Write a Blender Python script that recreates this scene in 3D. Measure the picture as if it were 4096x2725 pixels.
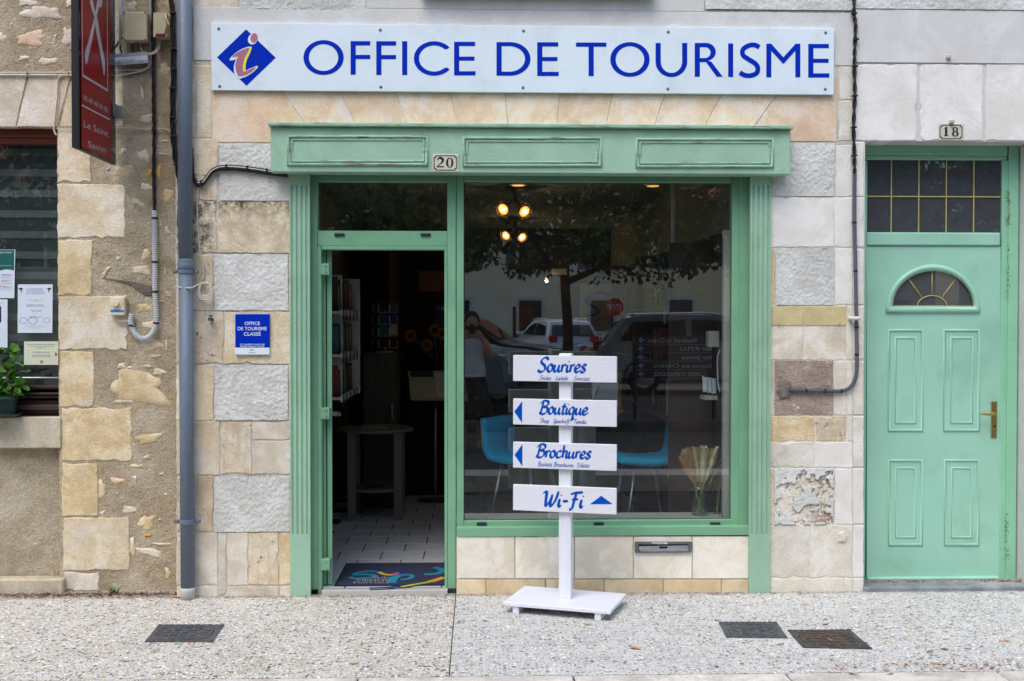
import bpy, bmesh, math, random
import numpy as np
from mathutils import Vector, Matrix, geometry
for _o in list(bpy.data.objects): bpy.data.objects.remove(_o)
SC = bpy.context.scene
COL = SC.collection
R = math.radians
rnd = random.Random(7)

# ------------------------------------------------------------------ camera
FN, CXN, CYN = 4532.0, 2048.0, 1362.5          # focal length and centre in photo pixels
D, EYE = 6.9, 1.667                            # metres from camera to the wall plane y = 0, lens height
YAW, PITCH, ROLL = R(1.94), R(0.967), R(0.03)
C0 = Vector((0, -D, EYE))
fwd = Vector((math.sin(YAW)*math.cos(PITCH), math.cos(YAW)*math.cos(PITCH), -math.sin(PITCH)))
rgt = Vector((math.cos(YAW), -math.sin(YAW), 0))
upv = rgt.cross(fwd)
rgt, upv = rgt*math.cos(ROLL)+upv*math.sin(ROLL), upv*math.cos(ROLL)-rgt*math.sin(ROLL)
cd = bpy.data.cameras.new('camera'); cam = bpy.data.objects.new('camera', cd); COL.objects.link(cam)
cd.sensor_width = 36.0; cd.lens = 36.0*FN/4096.0; cd.clip_start = 0.02; cd.clip_end = 500
cam.matrix_world = Matrix(((rgt.x, upv.x, -fwd.x, C0.x), (rgt.y, upv.y, -fwd.y, C0.y), (rgt.z, upv.z, -fwd.z, C0.z), (0, 0, 0, 1)))
SC.camera = cam

# ------------------------------------------------------------------ sky, sun, exposure
SUN_EL, SUN_AZ = 58.0, 205.0                   # degrees, azimuth clockwise from +Y (behind the camera, a little left)
w = bpy.data.worlds.new('World'); SC.world = w; w.use_nodes = True
wn = w.node_tree.nodes; wl = w.node_tree.links
sky = wn.new('ShaderNodeTexSky'); sky.sky_type = 'NISHITA'; sky.sun_disc = False
sky.sun_elevation = R(SUN_EL); sky.sun_rotation = R(SUN_AZ)
sky.air_density = 1.0; sky.dust_density = 2.0; sky.ozone_density = 1.0
wn['Background'].inputs['Strength'].default_value = 0.15
wl.new(sky.outputs['Color'], wn['Background'].inputs['Color'])
sl = bpy.data.lights.new('sun', 'SUN'); sl.energy = 0.95; sl.angle = R(35); sl.color = (1.0, 0.985, 0.965)
so = bpy.data.objects.new('sun', sl); COL.objects.link(so)
_sd = Vector((math.sin(R(SUN_AZ))*math.cos(R(SUN_EL)), math.cos(R(SUN_AZ))*math.cos(R(SUN_EL)), math.sin(R(SUN_EL))))
so.rotation_euler = (-_sd).to_track_quat('-Z', 'Y').to_euler(); so.location = _sd*40
vs = SC.view_settings; SC.display_settings.display_device = 'sRGB'
vs.view_transform = 'Standard'; vs.look = 'None'; vs.exposure = 0.80; vs.gamma = 1.0; vs.use_curve_mapping = False
SC.cycles.use_denoising = True
SC.cycles.max_bounces = 6; SC.cycles.diffuse_bounces = 3; SC.cycles.glossy_bounces = 3; SC.cycles.transmission_bounces = 2; SC.cycles.transparent_max_bounces = 12
SC.cycles.sample_clamp_indirect = 6.0

# ------------------------------------------------------------------ photo pixel -> place
def ray(px, py): return fwd + rgt*((px-CXN)/FN) + upv*((CYN-py)/FN)
def P(px, py, Y=0.0):                          # on an upright plane y = Y
    d = ray(px, py); return C0 + d*((Y+D)/d.y)
def G(px, py, Z=0.0):                          # on a level plane z = Z
    d = ray(px, py); return C0 + d*((Z-EYE)/d.z)
def PX(px, py, X):                             # on an upright plane x = X
    d = ray(px, py); return C0 + d*(X/d.x)

# ------------------------------------------------------------------ mesh helpers
class MB:
    def __init__(s): s.v = []; s.f = []; s.m = []
    def add(s, vs, fs, mi=0):
        b = len(s.v); s.v += [tuple(v) for v in vs]; s.f += [tuple(b+i for i in f) for f in fs]; s.m += [mi]*len(fs); return s
    def hexa(s, p, mi=0):                      # 8 points: bottom ring 0-3, top ring 4-7
        return s.add(p, [(3,2,1,0),(4,5,6,7),(0,1,5,4),(1,2,6,5),(2,3,7,6),(3,0,4,7)], mi)
    def box(s, x0, x1, y0, y1, z0, z1, b=0.0, mi=0):
        if b <= 0:
            return s.hexa([(x0,y0,z0),(x1,y0,z0),(x1,y1,z0),(x0,y1,z0),(x0,y0,z1),(x1,y0,z1),(x1,y1,z1),(x0,y1,z1)], mi)
        b = min(b, (x1-x0)*.45, (y1-y0)*.45, (z1-z0)*.45)
        X, Y, Z = (x0, x1), (y0, y1), (z0, z1); sg = (1, -1); vs = []; ix = {}
        for i in (0,1):
            for j in (0,1):
                for k in (0,1):
                    full = (X[i], Y[j], Z[k]); ins = (X[i]+sg[i]*b, Y[j]+sg[j]*b, Z[k]+sg[k]*b)
                    for a in range(3):
                        ix[(i,j,k,a)] = len(vs)
                        vs.append(tuple(full[c] if c == a else ins[c] for c in range(3)))
        fs = []
        for a in range(3):
            for e in (0,1):
                o = [c for c in range(3) if c != a]; q = []
                for (p_, q_) in ((0,0),(1,0),(1,1),(0,1)):
                    key = [0,0,0]; key[a] = e; key[o[0]] = p_; key[o[1]] = q_
                    q.append(ix[(key[0],key[1],key[2],a)])
                fs.append(q)
        for a in range(3):                     # edges along axis a
            o = [c for c in range(3) if c != a]
            for p_ in (0,1):
                for q_ in (0,1):
                    k0 = [0,0,0]; k0[o[0]] = p_; k0[o[1]] = q_; k1 = list(k0); k0[a] = 0; k1[a] = 1
                    fs.append([ix[(*k0,o[0])], ix[(*k1,o[0])], ix[(*k1,o[1])], ix[(*k0,o[1])]])
        for i in (0,1):
            for j in (0,1):
                for k in (0,1): fs.append([ix[(i,j,k,0)], ix[(i,j,k,1)], ix[(i,j,k,2)]])
        c = Vector(((x0+x1)/2,(y0+y1)/2,(z0+z1)/2)); out = []
        for f in fs:
            p = [Vector(vs[i]) for i in f]; n = (p[1]-p[0]).cross(p[2]-p[0])
            out.append(f if n.dot(sum(p, Vector())/len(p)-c) > 0 else f[::-1])
        return s.add(vs, out, mi)
    def tube(s, path, r, n=8, caps=True, mi=0):
        path = [Vector(p) for p in path]; m = len(path)
        rs = r if isinstance(r, (list, tuple)) else [r]*m
        t = [(path[min(i+1,m-1)]-path[max(i-1,0)]).normalized() for i in range(m)]
        a = Vector((0,0,1)) if abs(t[0].z) < .9 else Vector((0,1,0))
        u = (a-t[0]*a.dot(t[0])).normalized(); vs = []
        for i in range(m):
            u = u-t[i]*u.dot(t[i]); u = u.normalized() if u.length > 1e-6 else t[i].orthogonal().normalized()
            w_ = t[i].cross(u)
            for k in range(n):
                an = 2*math.pi*k/n; vs.append(path[i]+(u*math.cos(an)+w_*math.sin(an))*rs[i])
        fs = [(i*n+k, i*n+(k+1)%n, (i+1)*n+(k+1)%n, (i+1)*n+k) for i in range(m-1) for k in range(n)]
        if caps: fs += [tuple(range(n))[::-1], tuple((m-1)*n+k for k in range(n))]
        return s.add(vs, fs, mi)
    def lathe(s, prof, c=(0,0,0), n=20, axis='z', mi=0):  # prof: (r, h)
        c = Vector(c); vs = []
        for r_, h in prof:
            for k in range(n):
                a = 2*math.pi*k/n; x, y = r_*math.cos(a), r_*math.sin(a)
                vs.append(c+Vector((x,y,h) if axis == 'z' else (x,h,y) if axis == 'y' else (h,x,y)))
        m = len(prof)
        fs = [(i*n+k, i*n+(k+1)%n, (i+1)*n+(k+1)%n, (i+1)*n+k) for i in range(m-1) for k in range(n)]
        fs += [tuple(range(n)), tuple((m-1)*n+k for k in range(n))]
        return s.add(vs, fs, mi)
    def prism(s, loops, f0, f1, mi=0, back=True):  # loops: outer + holes of 2-D points; f0/f1 map (u,v) to front/back points
        lp = [[Vector((p[0], p[1], 0)) for p in l] for l in loops]
        tri = geometry.tessellate_polygon(lp); flat = [p for l in loops for p in l]; n = len(flat)
        vs = [f0(*p) for p in flat]+[f1(*p) for p in flat]; fs = [tuple(t) for t in tri]
        if back: fs += [tuple(n+i for i in t[::-1]) for t in tri]
        b = 0
        for l in loops:
            k = len(l); fs += [(b+i, b+(i+1)%k, n+b+(i+1)%k, n+b+i) for i in range(k)]; b += k
        return s.add(vs, fs, mi)
    def ball(s, c, rx, ry, rz, n=10, m=7, mi=0):
        vs = []; c = Vector(c)
        for i in range(m+1):
            th = math.pi*i/m
            for k in range(n):
                a = 2*math.pi*k/n
                vs.append(c+Vector((rx*math.sin(th)*math.cos(a), ry*math.sin(th)*math.sin(a), rz*math.cos(th))))
        return s.add(vs, [(i*n+k, (i+1)*n+k, (i+1)*n+(k+1)%n, i*n+(k+1)%n) for i in range(m) for k in range(n)], mi)

def props(o, label=None, cat=None, group=None, kind=None):
    for k, v in (('label',label),('category',cat),('group',group),('kind',kind)):
        if v: o[k] = v
    return o
def thing(name, loc, label, cat, group=None, rz=0.0, kind=None):
    o = bpy.data.objects.new(name, None); COL.objects.link(o); o.empty_display_size = .1
    o.location = loc; o.rotation_euler = (0,0,rz); return props(o, label, cat, group, kind)
def mesh_of(name, mb, mats, smooth=False):
    me = bpy.data.meshes.new(name); me.from_pydata(mb.v, [], mb.f)
    for m in (mats if isinstance(mats, (list, tuple)) else [mats]): me.materials.append(m)
    if any(mb.m): me.polygons.foreach_set('material_index', mb.m)
    if smooth: me.polygons.foreach_set('use_smooth', [True]*len(me.polygons))
    me.update(); return me
def ob(name, mb, mats, parent=None, label=None, cat=None, group=None, kind=None, smooth=False, local=False):
    if not local and mb.v:                     # origin to the middle of the piece
        a = np.array(mb.v, float); c = (a.min(0)+a.max(0))/2; a -= c; mb.v = [tuple(x) for x in a]
    else: c = (0,0,0)
    o = bpy.data.objects.new(name, mesh_of(name, mb, mats, smooth)); COL.objects.link(o); o.location = tuple(c)
    if parent:
        o.parent = parent
        if not local:
            q, k = parent, Vector(parent.location)
            while q.parent: q = q.parent; k = k+Vector(q.location)
            o.location = Vector(c)-k
    return props(o, label, cat, group, kind)
def copy_tree(o, parent=None):
    c = o.copy(); COL.objects.link(c)
    if parent: c.parent = parent
    for ch in o.children: copy_tree(ch, c)
    return c
def smooth_path(pts, k=6):
    pts = [Vector(p) for p in pts]; out = []
    for i in range(len(pts)-1):
        p0, p1, p2, p3 = pts[max(i-1,0)], pts[i], pts[i+1], pts[min(i+2,len(pts)-1)]
        for j in range(k):
            t = j/k; out.append(.5*((2*p1)+(p2-p0)*t+(2*p0-5*p1+4*p2-p3)*t*t+(3*p1-p0-3*p2+p3)*t**3))
    return out+[pts[-1]]
def resample(path, step):
    path = [Vector(p) for p in path]; out = [path[0]]; acc = 0
    for a, b in zip(path, path[1:]):
        L = (b-a).length
        if L < 1e-9: continue
        d = step-acc
        while d <= L: out.append(a+(b-a)*(d/L)); d += step
        acc = (acc+L) % step
    return out
def _hash(ix, iz, seed):
    n = (ix.astype(np.int64)*374761393+iz.astype(np.int64)*668265263+seed*1442695041) & 0x7fffffff
    n = ((n ^ (n >> 13))*1274126177) & 0x7fffffff
    return ((n ^ (n >> 16)) & 0xffff)/65535.0
def vnoise(x, z, seed=0):
    x = np.asarray(x, float); z = np.asarray(z, float); ix = np.floor(x); iz = np.floor(z); fx = x-ix; fz = z-iz
    fx = fx*fx*(3-2*fx); fz = fz*fz*(3-2*fz); ix = ix.astype(int); iz = iz.astype(int)
    a = _hash(ix,iz,seed); b = _hash(ix+1,iz,seed); c = _hash(ix,iz+1,seed); d = _hash(ix+1,iz+1,seed)
    return (a*(1-fx)+b*fx)*(1-fz)+(c*(1-fx)+d*fx)*fz
def rough_panel(name, parent, X0, X1, Z0, Z1, Y, mat, step=.007, amp=.006, freq=70, seed=1, hole=None, wav=.003, kind=None, mask=None, label=None):
    nx = max(2, int((X1-X0)/step)); nz = max(2, int((Z1-Z0)/step))
    xs = np.linspace(X0, X1, nx+1); zs = np.linspace(Z0, Z1, nz+1); gx, gz = np.meshgrid(xs, zs)
    h = vnoise(gx*freq, gz*freq, seed)*.6+vnoise(gx*freq*2.1+9, gz*freq*2.1, seed+3)*.4
    h = amp*(h+.12*vnoise(gx*freq*.5, gz*freq*.5+4, seed+8))+wav*vnoise(gx*7, gz*7, seed+5)
    if mask is not None: h = h+mask(gx, gz)
    v = np.stack([gx, Y-h, gz], -1).reshape(-1, 3)
    i = np.arange(nx)[None,:]; j = np.arange(nz)[:,None]; a = (j*(nx+1)+i)
    keep = np.ones((nz, nx), bool)
    if hole:
        cx = (xs[:-1]+xs[1:])/2; cz = (zs[:-1]+zs[1:])/2
        keep &= ~((cx[None,:] > hole[0]) & (cx[None,:] < hole[1]) & (cz[:,None] > hole[2]) & (cz[:,None] < hole[3]))
    q = np.stack([a, a+1, a+nx+2, a+nx+1], -1)[keep]
    mb = MB(); mb.v = v.tolist(); mb.f = q.tolist(); mb.m = [0]*len(q)
    return ob(name, mb, mat, parent, smooth=True, kind=kind, label=label)
def stone(name, parent, poly, Y, mat, depth=.03, jit=.0025, bev=.0028, crown=.0008, seg=.06, world=False, label=None, rg=rnd, chip=0.):
    pts = [(p[0], p[1]) for p in poly] if world else [(q.x, q.z) for q in (P(p[0], p[1], Y) for p in poly)]
    o = []
    for i, a in enumerate(pts):
        b = pts[(i+1) % len(pts)]; L = math.hypot(b[0]-a[0], b[1]-a[1]); k = max(1, int(L/seg))
        for j in range(k):
            t = j/k; o.append((a[0]+(b[0]-a[0])*t+rg.uniform(-jit,jit), a[1]+(b[1]-a[1])*t+rg.uniform(-jit,jit)))
    cx = sum(p[0] for p in o)/len(o); cz = sum(p[1] for p in o)/len(o); n = len(o); mb = MB(); vs = []
    if chip:
        for i, (x, z) in enumerate(o):
            if rg.random() < chip: d = math.hypot(x-cx, z-cz) or 1; q = rg.uniform(.004, .013)/d; o[i] = (x+(cx-x)*q, z+(cz-z)*q)
    for x, z in o: vs.append((x, Y+depth, z))
    for x, z in o: vs.append((x, Y+bev*.8, z))
    for x, z in o:
        d = math.hypot(x-cx, z-cz) or 1; k = max(.3, 1-bev*1.3/d)
        vs.append((cx+(x-cx)*k, Y+rg.uniform(-.0008,.0008), cz+(z-cz)*k))
    for x, z in o: vs.append((cx+(x-cx)*.55, Y-crown*rg.uniform(.2,1), cz+(z-cz)*.55))
    vs.append((cx, Y-crown*rg.uniform(.3,1), cz))
    fs = []
    for r_ in range(3):
        for i in range(n): fs.append((r_*n+i, r_*n+(i+1)%n, (r_+1)*n+(i+1)%n, (r_+1)*n+i))
    for i in range(n): fs.append((3*n+i, 3*n+(i+1)%n, 4*n))
    mb.add(vs, fs)
    return ob(name, mb, mat, parent, label=label)
def block(parent, x0, y0, x1, y1, mat, Y=0.0, name='stone_block', **k):
    k.setdefault('chip', .16 if name != 'plinth_stone' else .03); k.setdefault('seg', .032 if name != 'plinth_stone' else .08)
    return stone(name, parent, [(x0,y0),(x1,y0),(x1,y1),(x0,y1)], Y, mat, **k)
def rubble(parent, cx, cy, rx, ry, Y, mat, ang=0.0, n=26, rough=.26, name='rubble_stone', **k):
    pts = []; ca, sa = math.cos(ang), math.sin(ang); ph = [rnd.uniform(0, 6.28) for _ in range(4)]
    for i in range(n):
        a = 2*math.pi*i/n; q = 1+rough*(.6*math.sin(2*a+ph[0])+.5*math.sin(3*a+ph[1])+.45*math.sin(5*a+ph[2]))+rnd.uniform(-.10, .10)
        ex, ey = rx*q*math.copysign(abs(math.cos(a))**.75, math.cos(a)), ry*q*math.copysign(abs(math.sin(a))**.75, math.sin(a))
        pts.append((cx+ex*ca-ey*sa, cy+ex*sa+ey*ca))
    o = stone(name, parent, pts, Y, mat, depth=.03, jit=.0012, bev=.006, crown=.003, seg=.5, **k)
    o.data.polygons.foreach_set('use_smooth', [True]*len(o.data.polygons)); return o
def prect(mb, x0, y0, x1, y1, Y0, Y1, b=0.0, mi=0):   # a box given by photo pixels on plane Y0, reaching back to Y1
    a = P(x0, y0, Y0); c = P(x1, y1, Y0); m0 = P((x0+x1)/2, y0, Y0); m1 = P((x0+x1)/2, y1, Y0); l = P(x0, (y0+y1)/2, Y0); r_ = P(x1, (y0+y1)/2, Y0)
    return mb.box(l.x, r_.x, Y0, Y1, m1.z, m0.z, b, mi)
# ------------------------------------------------------------------ materials
def lin(*c): return tuple(((x/255)/12.92 if x <= 10 else ((x/255+.055)/1.055)**2.4) for x in c)
class NT:
    def __init__(s, name):
        s.m = bpy.data.materials.new(name); s.m.use_nodes = True; s.n = s.m.node_tree.nodes; s.l = s.m.node_tree.links
        s.b = s.n['Principled BSDF']; s.out = s.n['Material Output']
        g = s.n.new('ShaderNodeNewGeometry'); s.pos = g.outputs['Position']; s.oi = s.n.new('ShaderNodeObjectInfo')
        s.rand = s.oi.outputs['Random']
    def math(s, op, a, b=None, clamp=False):
        x = s.n.new('ShaderNodeMath'); x.operation = op; x.use_clamp = clamp
        for i, v in enumerate((a, b)):
            if v is None: continue
            if hasattr(v, 'is_output'): s.l.new(v, x.inputs[i])
            else: x.inputs[i].default_value = v
        return x.outputs[0]
    def vadd(s, off):                          # position + random per object * off
        x = s.n.new('ShaderNodeVectorMath'); x.operation = 'ADD'; s.l.new(s.pos, x.inputs[0])
        s.l.new(s.math('MULTIPLY', s.rand, off), x.inputs[1]); return x.outputs[0]
    def vscale(s, v, sc):
        x = s.n.new('ShaderNodeVectorMath'); x.operation = 'MULTIPLY'; s.l.new(v, x.inputs[0]); x.inputs[1].default_value = sc; return x.outputs[0]
    def noise(s, v, scale, detail=4, rough=.55, dist=0):
        x = s.n.new('ShaderNodeTexNoise'); s.l.new(v, x.inputs['Vector']); x.inputs['Scale'].default_value = scale
        x.inputs['Detail'].default_value = detail; x.inputs['Roughness'].default_value = rough; x.inputs['Distortion'].default_value = dist
        return x.outputs['Fac']
    def voro(s, v, scale, feature='F1', rnd_=1.0):
        x = s.n.new('ShaderNodeTexVoronoi'); x.feature = feature; s.l.new(v, x.inputs['Vector']); x.inputs['Scale'].default_value = scale
        x.inputs['Randomness'].default_value = rnd_; return x
    def ramp(s, f, stops, interp='LINEAR'):
        x = s.n.new('ShaderNodeValToRGB'); s.l.new(f, x.inputs[0]); e = x.color_ramp.elements; x.color_ramp.interpolation = interp
        while len(e) < len(stops): e.new(.5)
        for i, (p, c) in enumerate(stops):
            e[i].position = p; e[i].color = (c, c, c, 1) if isinstance(c, (int, float)) else (*c[:3], 1)
        return x.outputs[0]
    def mix(s, f, a, b, blend='MIX'):
        x = s.n.new('ShaderNodeMix'); x.data_type = 'RGBA'; x.blend_type = blend
        for i, v in ((0, f), (6, a), (7, b)):
            if hasattr(v, 'is_output'): s.l.new(v, x.inputs[i])
            elif i == 0: x.inputs[0].default_value = v
            else: x.inputs[i].default_value = (*v[:3], 1)
        return x.outputs[2]
    def val(s, col, f):                        # colour * scalar
        x = s.n.new('ShaderNodeVectorMath'); x.operation = 'SCALE'; s.l.new(col, x.inputs[0]); s.l.new(f, x.inputs[3]); return x.outputs[0]
    def bump(s, h, strength, dist=.01, prev=None):
        x = s.n.new('ShaderNodeBump'); x.inputs['Strength'].default_value = strength; x.inputs['Distance'].default_value = dist
        s.l.new(h, x.inputs['Height'])
        if prev: s.l.new(prev, x.inputs['Normal'])
        return x.outputs[0]
    def fin(s, col, rough=.6, metal=0., nrm=None, spec=.4):
        if hasattr(col, 'is_output'): s.l.new(col, s.b.inputs['Base Color'])
        else: s.b.inputs['Base Color'].default_value = (*col[:3], 1)
        if hasattr(rough, 'is_output'): s.l.new(rough, s.b.inputs['Roughness'])
        else: s.b.inputs['Roughness'].default_value = rough
        s.b.inputs['Metallic'].default_value = metal; s.b.inputs['Specular IOR Level'].default_value = spec
        if nrm: s.l.new(nrm, s.b.inputs['Normal'])
        return s.m
def M(name, col, rough=.55, metal=0., var=.10, vs_=5., grain=.05, gs=180., bump=.0, bs=120., spec=.4, objvar=0., dirt=None, dirts=9., dirtlo=.58, dirthi=.75, streak=(1,1,1), spots=0., spotc=(.12,.10,.07), spots_s=55.):
    t = NT(name); v = t.vscale(t.vadd(31.), streak)
    dark = tuple(c*(1-var*1.5) for c in col); lite = tuple(min(1, c*(1+var)) for c in col)
    c = t.ramp(t.noise(v, vs_), [(.3, dark), (.7, lite)])
    if dirt: c = t.mix(t.ramp(t.noise(t.vadd(17.), dirts, 6, .65), [(dirtlo, 0.), (dirthi, 1.)]), c, dirt)
    if spots:
        vo = t.voro(t.pos, spots_s); k = t.math('MULTIPLY', t.ramp(vo.outputs['Distance'], [(.05, 1.), (.12, 0.)]), t.ramp(t.noise(t.pos, 3.1, 4, .7), [(.47, 0.), (.62, spots)])); c = t.mix(k, c, spotc)
    g = t.noise(v, gs, 2)
    if grain: c = t.val(c, t.ramp(g, [(.25, 1-grain*2), (.75, 1+grain*2)]))
    if objvar: c = t.val(c, t.math('ADD', t.math('MULTIPLY', t.rand, objvar), 1-objvar/2))
    return t.fin(c, rough, metal, t.bump(t.noise(v, bs, 4), bump) if bump else None, spec)
def stone_mat(name, c1, c2, c3, pit=.5, bump=.5, grey=.0, mould=0., gcol=(.36,.34,.30), rough=.9, pits=170., streaky=False, speck=.16, lump=0., mx=None, con=1.):
    t = NT(name); v = t.vadd(53.)
    w1 = tuple(x*(1-.14*con) for x in c1); w3 = tuple(min(.86, x*(1+.05*con)) for x in c3)
    c = t.ramp(t.noise(v, 3.6, 4, .66, .6), [(.34, w1), (.47, c1), (.54, c2), (.66, w3)])
    c = t.mix(t.ramp(t.noise(v, 11., 5, .72), [(.44, 0.), (.66, .65*con)]), c, tuple(min(.85, x*1.20) for x in c2))
    c = t.mix(t.ramp(t.noise(t.vadd(91.), 7., 5, .75), [(.58, 0.), (.72, .32*con)]), c, tuple(x*.74 for x in c1))
    if streaky:
        s_ = t.vscale(v, (26, 26, 2.2)); c = t.mix(t.ramp(t.noise(s_, 1., 5, .7), [(.5, 0.), (.68, .6)]), c, gcol)
    if grey: c = t.mix(t.ramp(t.noise(t.vadd(29.), 5.5, 5, .75), [(.60-grey*.3, 0.), (.74-grey*.2, .85)]), c, gcol)
    if mould:
        k = t.ramp(t.noise(t.vadd(0.), 16., 6, .8), [(.60-mould*.22, 0.), (.66-mould*.14, .92)])
        if mx:
            sp = t.n.new('ShaderNodeSeparateXYZ'); t.l.new(t.pos, sp.inputs[0])
            wob = t.math('MULTIPLY', t.math('SUBTRACT', t.noise(t.pos, 9., 5), .5), .25)
            zz_ = t.math('MULTIPLY', t.math('SUBTRACT', t.math('ADD', sp.outputs[2], wob), mx[1]), 9., True); xx_ = t.math('MULTIPLY', t.math('SUBTRACT', mx[0], t.math('ADD', sp.outputs[0], wob)), 9., True)
            k = t.math('MULTIPLY', k, t.math('MAXIMUM', zz_, xx_))
        c = t.mix(k, c, (.040,.039,.034))
    vo = t.voro(v, pits); pm = t.ramp(vo.outputs['Distance'], [(.10, 1.), (.26, 0.)])
    pm = t.math('MULTIPLY', pm, t.ramp(t.noise(v, 30., 4, .7), [(.46, 0.), (.56, 1.)]))
    c = t.mix(t.math('MULTIPLY', pm, pit), c, tuple(x*.40 for x in c1))
    g = t.noise(v, 120., 3, .75); c = t.val(c, t.ramp(g, [(.30, 1-speck*1.5), (.70, 1+speck)]))
    c = t.val(c, t.math('ADD', t.math('MULTIPLY', t.rand, .16), 1.12))
    h = t.math('SUBTRACT', t.math('ADD', t.noise(v, 95., 3, .75), t.math('MULTIPLY', t.noise(v, 26., 4), .5+lump)), t.math('MULTIPLY', pm, .9))
    return t.fin(c, rough, 0, t.bump(h, bump, .016), .2)

m_lime_y = stone_mat('limestone_ochre', lin(204,180,138), lin(216,197,160), lin(222,210,184), bump=.6, grey=.16, gcol=lin(208,202,192), speck=.12, con=.8)
m_lime_c = stone_mat('limestone_cream', lin(206,188,156), lin(216,202,176), lin(221,213,197), bump=.5, grey=.14, gcol=lin(206,201,194), speck=.11, con=.7)
m_lime_p = stone_mat('limestone_pale', lin(200,188,168), lin(211,202,186), lin(217,211,200), bump=.4, grey=.2, gcol=lin(190,185,176), speck=.10, con=.6)
m_lime_o = stone_mat('limestone_orange', lin(210,178,144), lin(217,192,162), lin(221,204,184), bump=.35, pit=.6, grey=.2, gcol=lin(216,204,202), speck=.10, con=.7)
m_lime_v = stone_mat('limestone_voussoir', lin(212,184,154), lin(218,196,170), lin(222,208,194), bump=.3, pit=.5, grey=.28, gcol=lin(218,206,206), speck=.09, con=.6)
m_lime_m = stone_mat('limestone_mouldy', lin(196,180,152), lin(216,202,176), lin(222,212,190), bump=.5, mould=.75, grey=.1, gcol=lin(196,188,176), mx=(P(880,900,0).x, P(1000,880,0).z))
m_lime_s = stone_mat('limestone_stained', lin(198,178,148), lin(211,196,170), lin(215,206,191), bump=.45, grey=.25, mould=.12, streaky=True, gcol=lin(176,168,156), speck=.11, con=.7)
m_white_st = stone_mat('painted_stone_white', lin(208,204,195), lin(214,210,203), lin(219,216,211), bump=.22, pit=.15, grey=.0, speck=.05, con=.25)
m_white_dirty = stone_mat('painted_stone_worn', lin(206,199,182), lin(214,208,195), lin(220,216,207), bump=.4, pit=.35, grey=.12, gcol=lin(186,178,164), speck=.09, con=.45)
m_white_rend = stone_mat('painted_render', lin(196,194,189), lin(200,198,194), lin(204,203,200), bump=.25, pit=.08, speck=.035, con=.2)
m_plinth = stone_mat('plinth_limestone', lin(211,201,181), lin(219,212,197), lin(223,218,206), bump=.12, pit=.8, grey=.0, pits=150., speck=.05, con=.35)
m_plinth_low = stone_mat('plinth_limestone_low', lin(200,178,140), lin(210,192,158), lin(214,202,174), bump=.15, pit=.8, grey=.12, gcol=lin(176,166,148), pits=150., speck=.06, con=.5)
m_mortar = stone_mat('mortar', lin(194,187,173), lin(203,197,185), lin(208,203,194), bump=.6, speck=.12, con=.5)
m_render_l = stone_mat('coarse_render', lin(172,156,130), lin(186,171,146), lin(195,183,162), bump=1.0, pit=.8, grey=.12, gcol=lin(178,169,154), speck=.22, pits=120., con=.8)
m_render_low = stone_mat('render_under_sill', lin(182,167,142), lin(192,178,154), lin(198,187,166), bump=1.0, pit=.7, speck=.22, pits=120.)
m_rough_grey = stone_mat('roughcast_grey', lin(194,193,186), lin(203,202,196), lin(208,208,203), bump=.3, pit=.5, grey=.0, speck=.14, pits=110., con=.4)
m_rough_red = stone_mat('roughcast_red', lin(172,151,137), lin(184,165,151), lin(192,176,164), bump=1.0, pit=.8, speck=.22, pits=120., con=.6)
m_concrete = stone_mat('concrete_sill', lin(176,164,140), lin(188,177,154), lin(194,185,165), bump=.4, pit=.5)
m_bluestone = stone_mat('grey_threshold', lin(120,124,128), lin(136,140,142), lin(150,152,152), bump=.4, pit=.7)
m_kerb = stone_mat('kerb_stone', lin(186,178,168), lin(198,190,180), lin(206,200,192), bump=.3, pit=.3, grey=.1)
m_cement = M('cement_patch', lin(132,124,112), .95, var=.2, vs_=22., grain=.12, bump=.8, bs=90.)
m_lichen = stone_mat('stone_yellow', lin(190,136,40), lin(204,158,72), lin(214,182,120), bump=.6)

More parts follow.
